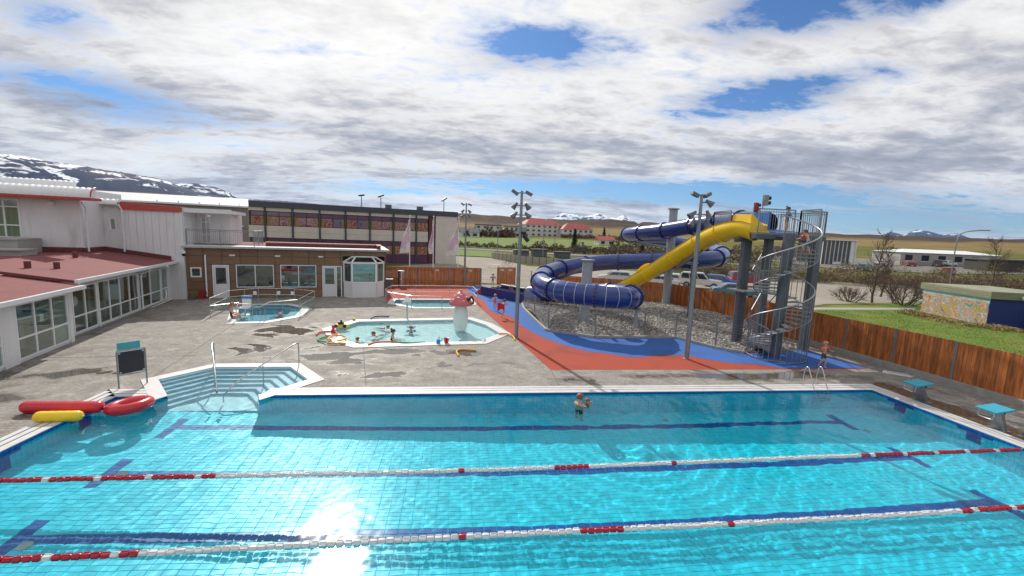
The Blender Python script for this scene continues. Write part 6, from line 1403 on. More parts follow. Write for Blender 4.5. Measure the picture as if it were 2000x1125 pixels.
# --- on the slide tower
person('girl in black swimsuit with blue armband standing on the slide platform', (15.9, 19.15, 5.70), 150, 1.30, dict(elL=(-.2, .03, .69), wrL=(-.30, .06, .60), elR=(.19, .02, .68), wrR=(.28, .05, .56), knL=(-.07, .03, .27), anL=(-.075, -.04, .05), toL=(-.08, .05, .022)), suit=(.012, .012, .016), hair=(.035, .02, .012), hair_style='bun', bands=(.03, .22, .5))
sz = zat(700); sp_ = sp(692, .72, 0)
person('boy in teal shorts with red armbands climbing the spiral stair', (sp_.x, sp_.y, zat(680)), -25, 1.22, dict(pel=(0, -.05, .50), waist=(0, -.01, .58), chest=(0, .05, .68), neck=(0, .09, .77), head=(0, .12, .86), nose=(0, .185, .85), chin=(0, .15, .81), shL=(-.105, .07, .745), elL=(-.15, .15, .64), wrL=(-.14, .27, .60), shR=(.105, .07, .745), elR=(.16, .16, .66), wrR=(.17, .28, .64), hpL=(-.055, -.05, .47), knL=(-.07, .10, .32), anL=(-.07, .06, .17), toL=(-.07, .14, .145), hpR=(.055, -.05, .47), knR=(.06, -.03, .26), anR=(.06, -.10, .05), toR=(.07, -.02, .022)), shorts=(.02, .16, .22), hair=(.10, .05, .03), bands=(.62, .03, .03))
person('boy in olive shorts with red armbands walking past the tower foot', (15.55, 15.75, 0.0), 160, 1.18, dict(elL=(-.19, .02, .66), wrL=(-.25, .10, .64), elR=(.19, -.02, .66), wrR=(.24, .05, .70), knL=(-.06, .07, .28), anL=(-.06, .04, .05), toL=(-.06, .12, .022), knR=(.06, -.02, .28), anR=(.06, -.11, .07), toR=(.065, -.03, .022)), shorts=(.09, .075, .02), hair=(.42, .30, .16), bands=(.75, .05, .03))
# --- running on the rubber surface
RUN = dict(pel=(0, 0, .52), chest=(0, .04, .71), neck=(0, .06, .805), head=(0, .085, .90), nose=(0, .15, .89), chin=(0, .11, .85), shL=(-.105, .05, .775), elL=(-.17, -.03, .66), wrL=(-.18, .08, .60), shR=(.105, .05, .775), elR=(.17, .13, .68), wrR=(.16, .20, .74), knL=(-.06, .12, .34), anL=(-.06, .03, .15), toL=(-.06, .11, .12), knR=(.06, -.05, .28), anR=(.06, -.14, .07), toR=(.065, -.06, .022))
person('small child in pink swimsuit walking on the blue rubber', (2.55, 28.2, .009), 175, 1.12, dict(elL=(-.19, 0, .67), wrL=(-.27, .05, .58), elR=(.18, .03, .67), wrR=(.20, .12, .60), knL=(-.055, .04, .27), anL=(-.05, .01, .05), toL=(-.05, .09, .022)), suit=(.62, .10, .28), hair=(.5, .36, .2))
pt = person('child in red running with a red towel on the rubber surface', (2.85, 25.7, .004), 60, 1.18, RUN, suit=(.55, .02, .03), hair=(.05, .03, .02), hair_style='tail')
q = MB(); vs = []; fs = []
for i in range(7):
    for j in range(5): vs.append((2.45+.06*i, 25.55-.05*math.sin(i*1.3)-.03*j, .95-.1*j+.05*math.sin(i*.9+j)))
for i in range(6):
    for j in range(4): fs.append((i*5+j, i*5+j+1, (i+1)*5+j+1, (i+1)*5+j))
q.add(vs, fs); o = q.build('towel', flat('red_towel', (.55, .02, .035), .9), pt, smooth='all'); sf = o.modifiers.new('t', 'SOLIDIFY'); sf.thickness = .02
person('girl in red and blue swimsuit standing by the board gate', (3.45, 41.4, 0), 178, 1.25, dict(elL=(-.19, 0, .68), wrL=(-.24, .05, .56), elR=(.19, 0, .68), wrR=(.24, .05, .56)), suit=(.35, .03, .14), hair=(.09, .05, .03), bands=(.03, .3, .5))
SIT = dict(pel=(0, 0, .07), waist=(0, -.02, .16), chest=(0, 0, .27), neck=(0, .02, .36), head=(0, .04, .455), nose=(0, .105, .445), chin=(0, .065, .405), shL=(-.105, .0, .33), elL=(-.16, .05, .18), wrL=(-.13, .18, .14), shR=(.105, .0, .33), elR=(.16, .05, .18), wrR=(.13, .18, .14), hpL=(-.055, .01, .07), knL=(-.07, .23, .15), anL=(-.07, .40, .05), toL=(-.07, .46, .06), hpR=(.055, .01, .07), knR=(.07, .23, .16), anR=(.07, .40, .05), toR=(.07, .46, .06))
person('boy with raised arm sitting in the splash-out trough', (4.45, 34.6, .12), 150, 1.45, dict(SIT, elR=(.2, .03, .42), wrR=(.15, .08, .55)), shorts=(.03, .03, .05), hair=(.12, .06, .03), skin='skintan')
person('child lying back in the splash-out trough beside the boy', (3.55, 35.6, .12), 120, 1.35, dict(SIT, chest=(0, -.06, .24), neck=(0, -.09, .32), head=(0, -.09, .41), nose=(0, -.02, .42), chin=(0, -.05, .365), shL=(-.105, -.08, .29), shR=(.105, -.08, .29)), shorts=(.3, .02, .02), hair=(.2, .1, .05))
# --- hot tub
SITE = dict(SIT, pel=(0, 0, .05), knL=(-.07, .24, .06), anL=(-.07, .26, -.17), toL=(-.07, .33, -.2), knR=(.07, .24, .06), anR=(.07, .26, -.17), toR=(.07, .33, -.2), waist=(0, -.01, .14), chest=(0, .02, .25))
person('bather in dark green swimsuit sitting with back turned on the hot tub rim', (-12.15, 24.35, .02), 62, 1.68, SITE, suit=(.03, .05, .035), hair=(.30, .12, .06), head=1.0)
person('bald bather leaning back in the hot tub water', (-10.1, 25.6, -.78), -60, 1.72, dict(SIT), shorts=(.02, .02, .03), hair=(.40, .25, .17), head=1.0)
# --- paddling pool
SW = dict(SIT, pel=(0, -.02, .09))
person('child with blue armbands sitting in the middle of the paddling pool', (-2.32, 21.9, -.33), 175, 1.10, dict(SIT, elL=(-.2, .03, .28), wrL=(-.28, .08, .25), elR=(.2, .03, .28), wrR=(.28, .08, .25)), shorts=(.2, .05, .05), hair=(.16, .09, .05), bands=(.02, .3, .6))
person('dark haired girl with hair bun near the orange noodle', (-3.02, 20.2, -.26), 85, 1.38, SIT, suit=(.06, .02, .03), hair=(.03, .018, .012), hair_style='bun')
person('boy in blue shirt at the near left rim of the paddling pool', (-4.5, 19.62, -.33), 40, 1.02, SIT, suit=(.02, .28, .55), hair=(.14, .07, .035))
PRONE = dict(pel=(0, -.30, .20), waist=(0, -.22, .22), chest=(0, -.10, .26), neck=(0, .0, .32), head=(0, .05, .40), nose=(0, .115, .39), chin=(0, .085, .35), shL=(-.105, -.06, .29), elL=(-.17, .05, .20), wrL=(-.18, .16, .16), shR=(.105, -.06, .29), elR=(.17, .05, .20), wrR=(.18, .16, .16), hpL=(-.055, -.33, .19), knL=(-.07, -.52, .15), anL=(-.07, -.72, .16), toL=(-.07, -.80, .15), hpR=(.055, -.33, .19), knR=(.07, -.54, .17), anR=(.07, -.72, .10), toR=(.07, -.80, .1))
person('boy in white shirt crawling in the paddling pool', (-3.95, 20.75, -.36), 215, 1.25, PRONE, suit=(.7, .68, .66), hair=(.13, .07, .04))
person('child splashing farthest back among the paddling pool bathers', (-3.6, 22.45, -.36), 120, 1.1, dict(PRONE, elR=(.22, .0, .36), wrR=(.28, .06, .42)), suit=(.5, .12, .16), hair=(.18, .1, .06))
# --- main pool: an adult carrying a child
person('adult standing in the pool at the far edge, holding a child', (3.88, 12.35, -1.30), 60, 1.62, dict(elL=(-.12, .12, .70), wrL=(.0, .24, .74), elR=(.17, .10, .68), wrR=(.08, .24, .72)), shorts=(.03, .02, .03), hair=(.16, .08, .04), head=1.0, group=None)
person('small child held above the water by the adult at the far edge', (4.20, 12.50, -.42), 235, .95, dict(SIT, elL=(-.14, .12, .27), wrL=(-.06, .2, .3), elR=(.14, .12, .27), wrR=(.06, .2, .3)), shorts=(.05, .1, .3), hair=(.2, .11, .05))
# ------------------------------------------------------------------ vehicles outside
def car(label, loc, heading, kind_, col, col2=None, group='vehicles outside the fence', small=False):
    t = thing('parked_car', label, 'car', loc, group); L = dict(suv=4.6, sedan=4.5, hatch=4.0)[kind_]; W_ = 1.75; m = flat('carpaint_%.2f_%.2f_%.2f' % col, col, .3, var=.03, coat=.8); m2 = flat('carpaint_%.2f_%.2f_%.2f' % col2, col2, .3, coat=.6) if col2 else m
    if kind_ == 'suv': low = [(-.5, .45), (-.5, .95), (-.49, 1.05), (.18, 1.08), (.46, 1.0), (.5, .85), (.5, .45)]; cab = [(-.485, 1.05), (-.46, 1.72), (-.40, 1.80), (.05, 1.80), (.19, 1.08)]
    elif kind_ == 'sedan': low = [(-.5, .32), (-.5, .82), (-.47, .92), (.2, .92), (.46, .78), (.5, .62), (.5, .32)]; cab = [(-.36, .92), (-.24, 1.34), (-.18, 1.40), (.06, 1.38), (.22, .92)]
    else: low = [(-.5, .34), (-.5, .88), (-.47, .95), (.2, .95), (.46, .80), (.5, .62), (.5, .34)]; cab = [(-.47, .95), (-.40, 1.40), (-.34, 1.46), (.05, 1.44), (.24, .95)]
    def loft(prof, w0, w1, zc0, zc1, mt, name, nb=1):
        q = MB(); n = len(prof); vs = []
        for s in (-1, 1):
            for x, z in prof: k = (z-zc0)/(zc1-zc0) if zc1 > zc0 else 0; vs.append((x*L, s*(w0+(w1-w0)*max(0, min(1, k))), z))
        q.add(vs, [(i, (i+1) % n, n+(i+1) % n, n+i) for i in range(n)]+[tuple(range(n-1, -1, -1)), tuple(range(n, 2*n))]); me = q.mesh(name, mt)
        bm = bmesh.new(); bm.from_mesh(me); bmesh.ops.recalc_face_normals(bm, faces=bm.faces); bmesh.ops.bevel(bm, geom=bm.edges[:], offset=.05, segments=2, affect='EDGES', clamp_overlap=True); bm.to_mesh(me); bm.free()
        o = bpy.data.objects.new(name, me); COL.objects.link(o); o.parent = t; return o
    loft(low, W_/2, W_/2-.04, low[0][1], low[2][1], m2 if col2 else m, 'body'); loft(cab, W_/2-.05, W_/2-.2, cab[0][1], cab[2][1], m, 'cabin')
    zb, zt = cab[0][1]+.07, cab[2][1]-.12; gl = M['carglass'] if 'carglass' in M else flat('carglass', (.03, .04, .05), .06, coat=.5)
    def xat(z, front):
        P = cab[:3] if not front else cab[3:]; P = sorted(P, key=lambda p: p[1]); return float(np.interp(z, [p[1] for p in P], [p[0] for p in P]))*L
    for s in (-1, 1):
        yb, yt = s*(W_/2-.05-.15*.07/(cab[2][1]-cab[0][1])+.012), s*(W_/2-.05-.15*(zt-cab[0][1])/(cab[2][1]-cab[0][1])+.012); xs_b = [xat(zb, 0)+.12, xat(zb, 1)-.12]; xs_t = [xat(zt, 0)+.12, xat(zt, 1)-.08]; k = 3 if kind_ == 'suv' else 2
        for i in range(k):
            a, b = i/k+.012, (i+1)/k-.012; q = MB(); lb = lambda u, X: X[0]+(X[1]-X[0])*u
            q.hexa([(lb(a, xs_b), yb-.02*s, zb), (lb(b, xs_b), yb-.02*s, zb), (lb(b, xs_b), yb, zb), (lb(a, xs_b), yb, zb), (lb(a, xs_t), yt-.02*s, zt), (lb(b, xs_t), yt-.02*s, zt), (lb(b, xs_t), yt, zt), (lb(a, xs_t), yt, zt)]); o = q.build('side_window', gl, t); o.location = (0, 0, 0)
            o.data.transform(Matrix.Translation(off(t)))
    for fr in (0, 1):
        s = 1 if fr else -1; q = MB(); xb, xt = xat(zb, fr)+.02*s, xat(zt, fr)+.02*s; w = W_/2-.22
        q.hexa([(xb-.03*s, -w, zb), (xb, -w, zb), (xb, w, zb), (xb-.03*s, w, zb), (xt-.03*s, -w+.1, zt), (xt, -w+.1, zt), (xt, w-.1, zt), (xt-.03*s, w-.1, zt)]); o = q.build('windscreen', gl, t); o.data.transform(Matrix.Translation(off(t)))
    rw = .37 if kind_ == 'suv' else .3
    for x in (-.31*L, .31*L):
        for s in (-1, 1):
            q = MB(); q.lathe([(.16, -.1), (rw-.03, -.11), (rw, -.07), (rw, .07), (rw-.03, .11), (.16, .1)], (x, s*(W_/2-.1), rw), 18, ax=(0, 1, 0)); wo = q.build('wheel', M['rubberblack'], t, smooth=True); wo.data.transform(Matrix.Translation(off(t)))
            q = MB(); q.lathe([(0, -.12), (.2, -.115), (.22, -.1), (.22, .1), (.2, .115), (0, .12)], (x, s*(W_/2-.1), rw), 14, ax=(0, 1, 0)); ho = q.build('rim', M['galv'], wo, smooth=True); ho.data.transform(Matrix.Translation(off(t)))
    hz = low[-2][1]-.08
    for s in (-1, 1):
        q = MB(); q.box(L/2-.06, L/2+.015, s*.62-.16, s*.62+.16, hz-.1, hz+.04); o = q.build('headlight', M['frame'], t); o.data.transform(Matrix.Translation(off(t)))
        q = MB(); q.box(-L/2-.015, -L/2+.05, s*.7-.1, s*.7+.1, hz-.05, hz+.12); o = q.build('tail_light', M['redplast'], t); o.data.transform(Matrix.Translation(off(t)))
    q = MB(); q.box(L/2-.1, L/2+.06, -.8, .8, low[0][1]-.02, low[0][1]+.2); q.box(-L/2-.06, -L/2+.1, -.8, .8, low[0][1]-.02, low[0][1]+.2); o = q.build('bumper', M['tower'], t); o.data.transform(Matrix.Translation(off(t)))
    t.rotation_euler = (0, 0, R(heading)); return t
G_Z = -.13
car('white and black off-road car parked behind the board fence', (27.6, 45.2, G_Z), -32, 'suv', (.62, .61, .58), (.62, .6, .56))
car('blue hatchback parked right of the white off-road car', (31.3, 46.9, G_Z), -38, 'hatch', (.02, .10, .40))
car('teal saloon nearest the board fence', (27.0, 37.9, G_Z), -22, 'sedan', (.05, .13, .16))
car('red off-road car seen behind the slide tower', (36.0, 48.6, G_Z), -12, 'suv', (.36, .02, .04), (.36, .02, .04))
car('white saloon parked behind the tallest slide pillar', (22.6, 45.4, G_Z), 148, 'sedan', (.6, .61, .62)); car('silver hatchback between the slide pillars', (18.6, 48.5, G_Z), 160, 'hatch', (.55, .56, .57)); car('white hatchback beside the white off-road car', (24.6, 47.6, G_Z), 140, 'hatch', (.62, .62, .62))
car('black car driving on the road beyond the low panel wall', (32.5, 112, terr(32.5, 112)+.11), 160, 'suv', (.02, .02, .025))
for (x, y), c, k, lb, hd in (((84, 78), (.10, .22, .22), 'hatch', 'teal car by the glass fronted pavilion', 20), ((96, 72), (.42, .05, .05), 'hatch', 'small red car on the road right of the pavilion', 30), ((104, 92), (.6, .6, .6), 'sedan', 'white car on the far yard', 10), ((112, 93), (.25, .03, .04), 'sedan', 'maroon car on the far yard', 60), ((119, 92), (.05, .05, .06), 'suv', 'black car on the far yard', 40), ((125, 94), (.55, .56, .58), 'hatch', 'silver car at the right of the far yard', 10), ((120, 68), (.45, .06, .09), 'hatch', 'crimson car in front of the low white roofed building', 20)):
    car(lb, (x, y, terr(x, y)+.13), hd, k, c, group='cars on the far yard')
# parked scooter shape at the yard
bk_ = thing('bench', 'white bench on the yard beyond the board fence', 'bench', (5.6, 66, G_Z)); q = MB(); q.box(4.6, 6.6, 65.8, 66.2, .3, .38); q.build('seat', M['frame'], bk_)
for x in (4.8, 6.4):
    q = MB(); q.box(x-.05, x+.05, 65.85, 66.15, -.13, .3); q.build('leg', M['frame'], bk_)
bi = thing('bicycle', 'dark bicycle standing on the yard beyond the board fence', 'bicycle', (8.0, 69, G_Z))
for x in (7.5, 8.55):
    q = MB(); q.tube([(x+.34*math.cos(a), 69, .22+.34*math.sin(a)) for a in np.linspace(0, 6.283, 18, endpoint=False)], .025, 5, closed=True); q.build('wheel', M['black'], bi)
q = MB(); q.tube([(7.5, 69, .22), (7.85, 69, .68), (8.35, 69, .75), (8.55, 69, .22)], .03, 6); q.tube([(7.85, 69, .68), (8.05, 69, .2), (8.35, 69, .75), (8.3, 69, 1.0)], .03, 6); q.build('frame', M['black'], bi); q = MB(); q.box(7.7, 7.95, 68.93, 69.07, .82, .88); q.build('saddle', M['black'], bi)
# ------------------------------------------------------------------ low panel wall by the road, bins, huts
pwl = thing('panel_wall', 'low grey panelled wall with dark posts along the yard', 'wall', (12, 78, 0)); pp = [(7.0, 89), (11.5, 78.5), (16.6, 72.5), (22, 69)]; 
for a, b in zip(pp, pp[1:]):
    A, Bq = Vector((*a, -.1)), Vector((*b, -.1)); L = (Bq-A).length; n = int(L/1.5)
    for i in range(n):
        c0, c1 = A.lerp(Bq, i/n), A.lerp(Bq, (i+.93)/n); q = MB(); q.beam(c0+Vector((0, 0, .7)), c1+Vector((0, 0, .7)), .08, 1.3); q.build('panel', flat('weathered_panel', (.36, .33, .26), .8), pwl)
        q = MB(); q.beam(c1+Vector((0, 0, .0)), c1+Vector((0, 0, 1.45)), .14, .14); q.build('post', M['tower'], pwl)
def shed(label, name, x, y, w, dp, h, m, roofm, rh=.6, ang=0., wins=0, z=None, gable=True, winm=None, cat='building', storeys=1, base=None, hip=False, door=False):
    z = terr(x, y)-.2 if z is None else z; t = thing(name, label, cat, (x, y, z)); Mx = Matrix.Translation((x, y, z)) @ Matrix.Rotation(R(ang), 4, 'Z')
    q = MB(Mx); q.box(-w/2, w/2, 0, dp, 0, h); q.build('wall', m, t); e = .3
    q = MB(Mx)
    if gable:
        i = dp*.45 if hip else 0
        q.add([(-w/2-e, -e, h), (w/2+e, -e, h), (w/2+e, dp+e, h), (-w/2-e, dp+e, h), (-w/2-e+i, dp/2, h+rh), (w/2+e-i, dp/2, h+rh)], [(0, 1, 5, 4), (2, 3, 4, 5), (1, 2, 5), (3, 0, 4), (3, 2, 1, 0)])
    else: q.box(-w/2-e, w/2+e, -e, dp+e, h, h+rh)
    q.build('roof', roofm, t)
    if wins:
        d = Mx.to_3x3() @ Vector((1, 0, 0)); n_ = Mx.to_3x3() @ Vector((0, -1, 0)); sh = h/storeys
        for s in range(storeys):
            for i in range(wins):
                a = -w/2+w*(i+.28)/wins; q = MB(Mx); ww = w/wins*.44
                q.box(a, a+ww, -.05, -.0, s*sh+sh*.38, s*sh+sh*.82); wo = q.build('window', winm or M['carglass'], t); q = MB(Mx); q.box(a-.08, a+ww+.08, -.1, -.05, s*sh+sh*.33, s*sh+sh*.38); q.build('sill', M['frame'], wo)
    if door:
        q = MB(Mx); q.box(w*.3, w*.3+1.8, -.06, 0, 0, 2.2); q.build('door', M['frame'], t)
    return t
WHT = flat('white_render', (.60, .58, .55), .8, var=.06, scale=.3); RR = flat('red_tile_roof', (.34, .07, .06), .7, var=.15, scale=.5); DG = flat('dark_grey_roof', (.10, .10, .105), .7)
a1 = shed('large white block with red hipped roof on the slope, left wing', 'red_roof_block', 53, 262, 26, 14, 7.6, WHT, RR, 4.2, 14, 7, hip=True, storeys=3, z=4.0)
a2 = shed('white block with long red roof, right wing of the slope buildings', 'red_roof_block', 73.5, 258, 20, 12, 5.6, WHT, RR, 4.0, 6, 6, hip=True, storeys=2, z=4.0)
shed('grey white terraced block left of the red roofs', 'terrace_block', 18, 262, 16, 9, 6, WHT, DG, .6, 0, 4, gable=False, storeys=2, z=4.0); shed('pale block behind the floodlight mast', 'terrace_block', 33, 266, 9, 9, 6, WHT, DG, .5, 0, 3, gable=False, storeys=2, z=4.0); shed('small white house at the edge of the beige building', 'small_house', 5.5, 205, 9, 7, 3, WHT, DG, 2.2, 10, 2, z=2.4)
shed('white low garage row below the terraced block', 'garage_row', 27, 226, 22, 6, 3.2, WHT, WHT, .5, 0, 5, gable=False, z=3.)
shed('small white hut with red roof on the meadow', 'meadow_hut', 59.5, 166, 7, 5, 2.6, WHT, RR, 1.5, 4, 2, z=1.7)
for i, (x, y) in enumerate(((14.5, 96), (19, 97.5), (24, 95))): shed(['dark screen hut left of the mast beyond the panel wall', 'dark screen hut behind the floodlight mast', 'dark screen hut right of the mast beyond the panel wall'][i], 'screen_hut', x, y, 3.2, 2.5, 1.3+.3*(i % 2), M['tower'], DG, .12, 5, gable=False, z=.25)
# glass fronted pavilion right of the tower
gp_ = thing('glass_pavilion', 'grey pavilion with tall ribbed glass front behind the tower', 'building', (92, 94.6, terr(92, 95)-.1)); MX = Matrix.Translation((89.5, 95, terr(92, 95)-.1)) @ Matrix.Rotation(R(-6), 4, 'Z')
q = MB(MX); q.box(.0, 8.2, .3, 9, 0, 6.1); q.build('wall', M['dark'], gp_); q = MB(MX); q.box(-.3, 8.4, -.2, 9.2, 6.1, 6.3); q.box(8.2, 8.4, -.15, 9, 0, 6.1); q.build('roof', M['whitemetal'], gp_)
for i in range(8):
    q = MB(MX); q.box(.03+i*1.02, 1.0+i*1.02, .22, .28, .8 if i in (3, 4) else 0, 6.05); q.build('pane', flat('pale_front_glass', (.10, .115, .13), .1), gp_); q = MB(MX); q.box(i*1.02-.05, i*1.02+.05, .0, .29, 0, 6.08); q.build('mullion', M['whitemetal'], gp_)
q = MB(MX); q.box(3.0, 5.2, .1, .21, 0, .85); q.box(7.2, 8.15, .1, .21, 0, 6.0); q.build('panel', M['whitemetal'], gp_)
shed('long low building with white roof on the golden slope', 'low_building', 126.5, 95, 24, 10, 3.4, M['grey'], M['whitemetal'], .9, -12, 6, hip=True)
shed('dark flat garage with white door right of the low building', 'garage', 131, 78, 26, 6, 2.6, flat('dark_render', (.06, .055, .05), .8), DG, .3, -14, 0, gable=False, door=True)
ct = thing('site_container', 'yellow and grey site containers on the far field', 'container', (120, 128, 1.7)); q = MB(); q.box(112, 119, 127, 130, 1.6, 4.6); q.build('container', flat('site_yellow', (.45, .28, .03)), ct); q = MB(); q.box(104, 111, 128, 131, 1.5, 4.7); q.build('container', M['tower'], ct); q = MB(); q.box(121, 128, 128, 131, 1.7, 4.5); q.build('container', M['tower'], ct)
# ------------------------------------------------------------------ mural kiosk
def muralmat():
    m = bpy.data.materials.new('painted_mural'); m.use_nodes = True; nt = m.node_tree; b = nt.nodes['Principled BSDF']; b.inputs['Roughness'].default_value = .8
    g = N(nt, 'ShaderNodeNewGeometry'); sp_ = N(nt, 'ShaderNodeSeparateXYZ'); nt.links.new(g.outputs['Position'], sp_.inputs[0])
    def nz(sc, det, di, off_):
        mp = N(nt, 'ShaderNodeMapping'); mp.inputs['Location'].default_value = off_; nt.links.new(g.outputs['Position'], mp.inputs[0]); k = N(nt, 'ShaderNodeTexNoise'); k.inputs['Scale'].default_value = sc; k.inputs['Detail'].default_value = det; k.inputs['Distortion'].default_value = di; nt.links.new(mp.outputs[0], k.inputs[0]); return k
    n = nz(1.5, 2, 1.2, (0, 0, 0)); n2 = nz(2.4, 3, 2.2, (9, 3, 5))
    ca = ramp(nt, n.outputs[0], [(.0, (.42, .30, .22)), (.34, (.05, .25, .30)), (.40, (.48, .26, .12)), (.46, (.46, .40, .34)), (.50, (.42, .12, .07)), (.54, (.50, .34, .14)), (.58, (.06, .28, .13)), (.62, (.50, .28, .04)), (.68, (.07, .14, .38))], 'CONSTANT')
    cb = ramp(nt, n2.outputs[0], [(.0, (.05, .14, .40)), (.36, (.44, .34, .25)), (.46, (.08, .05, .04)), (.48, (.50, .25, .12)), (.54, (.16, .38, .38)), (.60, (.52, .46, .40))], 'CONSTANT')
    c = mixc(nt, ramp(nt, nz(.8, 2, .5, (3, 3, 3)).outputs[0], [(.5, (0, 0, 0)), (.52, (1, 1, 1))]), ca, cb)
    sky = mth(nt, 'ADD', sp_.outputs[2], mth(nt, 'MULTIPLY', n.outputs[0], .5)); c = mixc(nt, ramp(nt, mth(nt, 'DIVIDE', sky, 3), [(.60, (0, 0, 0)), (.66, (1, 1, 1))]), c, (.34, .56, .62))
    nt.links.new(c, b.inputs['Base Color']); return m
mk = thing('mural_kiosk', 'flat kiosk with a colourful painted mural wall and dark blue door side', 'building', (39.5, 27.5, -.15))
pA, pB, pC = Vector((39.75, 31.4, -.15)), Vector((38.2, 25.7, -.15)), Vector((42.5, 24.2, -.15)); dAB = (pB-pA).normalized(); nAB = Vector((dAB.y, -dAB.x, 0)); nAB = nAB if nAB.x < 0 else -nAB
q = MB(); pD = pA+(pC-pB); q.prism([(p.x, p.y) for p in (pA, pB, pC, pD)], -.15, 1.88); q.build('wall', flat('navy_render', (.012, .03, .16), .7), mk)
q = MB(); slab(q, pA+Vector((0, 0, .15)), dAB, nAB, .02, (pB-pA).length-.02, -.1, 1.88, 0, .03); q.build('mural', muralmat(), mk)
q = MB(); e = .18; cc = [(p.x, p.y) for p in (pA, pB, pC, pD)]; q.prism(offset_poly(cc, .16), 1.89, 2.42); 
for z in (1.98, 2.12, 2.26): q.prism(offset_poly(cc, .175), z, z+.09)
q.build('fascia', flat('weathered_timber', (.24, .25, .17), .85, var=.2, scale=3, streak=(.3, .3, 4)), mk)
q = MB(); c = pB.lerp(pC, .36)+Vector((-.05, -.35, 2.2)); q.ball(c, .16, 14, 8); q.build('globe_lamp', M['frame'], mk, smooth='all')
q = MB(); s0 = pB.lerp(pC, .52); dd = (pC-pB).normalized(); nn = Vector((dd.y, -dd.x, 0)); nn = nn if nn.y < 0 else -nn; slab(q, s0, dd, nn, 0, 1.6, .0, 1.5, .0, .8); q.build('side_cabinet', flat('pale_teal_cabinet', (.38, .50, .50), .6), mk)
# ------------------------------------------------------------------ vegetation
M['bark'] = mat('grey_brown_bark', (.13, .095, .07), .9, var=.3, scale=12); M['twig'] = mat('bare_twig', (.10, .06, .045), .9, var=.3, scale=3)
M['hedge'] = mat('olive_leaf', (.085, .085, .022), .9, var=.4, scale=1.5, rand=.6); M['hedgebrown'] = mat('brown_twig_leaf', (.10, .06, .04), .9, var=.35, scale=1., rand=.6)
M['drygrass'] = mat('dry_grass_blade', (.24, .17, .06), .9, var=.3, scale=2, rand=.5); M['fir'] = mat('fir_needle', (.02, .04, .018), .9, rand=.5)
def branches(q, tw, p, d, L, r, lev, rng, spread=.55, up=.25):
    n = 4; P = [p]; c = p.copy(); dd = d.copy()
    for i in range(n):
        dd = (dd+Vector(rng.normal(0, .10, 3))+Vector((0, 0, up*.12))).normalized(); c = c+dd*(L/n); P.append(c.copy())
    (q if lev > 0 else tw).tube(P, r, 6 if lev > 1 else (4 if lev else 3), rs=[r*(1-.55*i/n) for i in range(n+1)], caps=False)
    if lev <= 0: return
    k = rng.integers(3, 6)
    for i in range(k):
        s = rng.uniform(.3, 1.0); b = P[min(n, int(s*n))]; nd = (dd+Vector(rng.normal(0, spread, 3))+Vector((0, 0, up))).normalized(); branches(q, tw, b, nd, L*rng.uniform(.5, .75), r*.5, lev-1, rng, spread, up)
def bare_tree(label, x, y, h, seed, cat='tree', name='bare_tree', lean=(0, 0)):
    t = thing(name, label, cat, (x, y, -.15)); rng = np.random.default_rng(seed); q = MB(); tw = MB(); p = Vector((x, y, -.2)); P = [p]; c = p.copy()
    for i in range(8): c = c+Vector((rng.normal(0, .05)+lean[0]*h/8, rng.normal(0, .05)+lean[1]*h/8, h/8)); P.append(c.copy())
    q.tube(P, .1, 8, rs=[.11*(1-.85*i/8) for i in range(9)])
    for i in range(1, 9):
        for k in range(4):
            a = rng.uniform(0, 6.28); e = rng.uniform(.5, 1.1); branches(q, tw, P[i], Vector((math.cos(a)*math.cos(e), math.sin(a)*math.cos(e), math.sin(e))), h*.30*(1.1-.09*i), .028, 2, rng, .45, .3)
    q.build('trunk', M['bark'], t, smooth=True); tw.build('crown', M['twig'], t)
def bare_bush(label, x, y, w, h, seed, stems=11, zb=-.2):
    t = thing('bare_bush', label, 'bush', (x, y, zb)); rng = np.random.default_rng(seed); q = MB(); tw = MB()
    for i in range(stems):
        a = rng.uniform(0, 6.28); rr = rng.uniform(0, .3)*w; e = rng.uniform(.35, 1.3); branches(q, tw, Vector((x+rr*math.cos(a), y+rr*math.sin(a), zb)), Vector((math.cos(a)*math.cos(e)*w/h, math.sin(a)*math.cos(e)*w/h, math.sin(e))).normalized(), h*.62, .05, 3, rng, .5, .18)
    q.build('stem', M['bark'], t, smooth=True); tw.build('crown', M['twig'], t)
bare_bush('low spreading bare bush left of the tall tree by the footpath', 38.3, 36.8, 2.0, 1.9, 5); bare_bush('broad dark bare bush beside the mural kiosk', 42.6, 35.3, 2.9, 3.3, 6, 17)
bare_tree('tall slim bare tree left of the broad bush', 40.3, 36.3, 6.4, 11); bare_tree('tall bare tree behind the mural kiosk', 51, 34.5, 6.2, 12); bare_tree('bare tree at the right behind the mural kiosk roof', 55.5, 33.6, 5.6, 13); bare_tree('thin bare tree between the bushes near the street lamp', 46.5, 41, 5.2, 14)
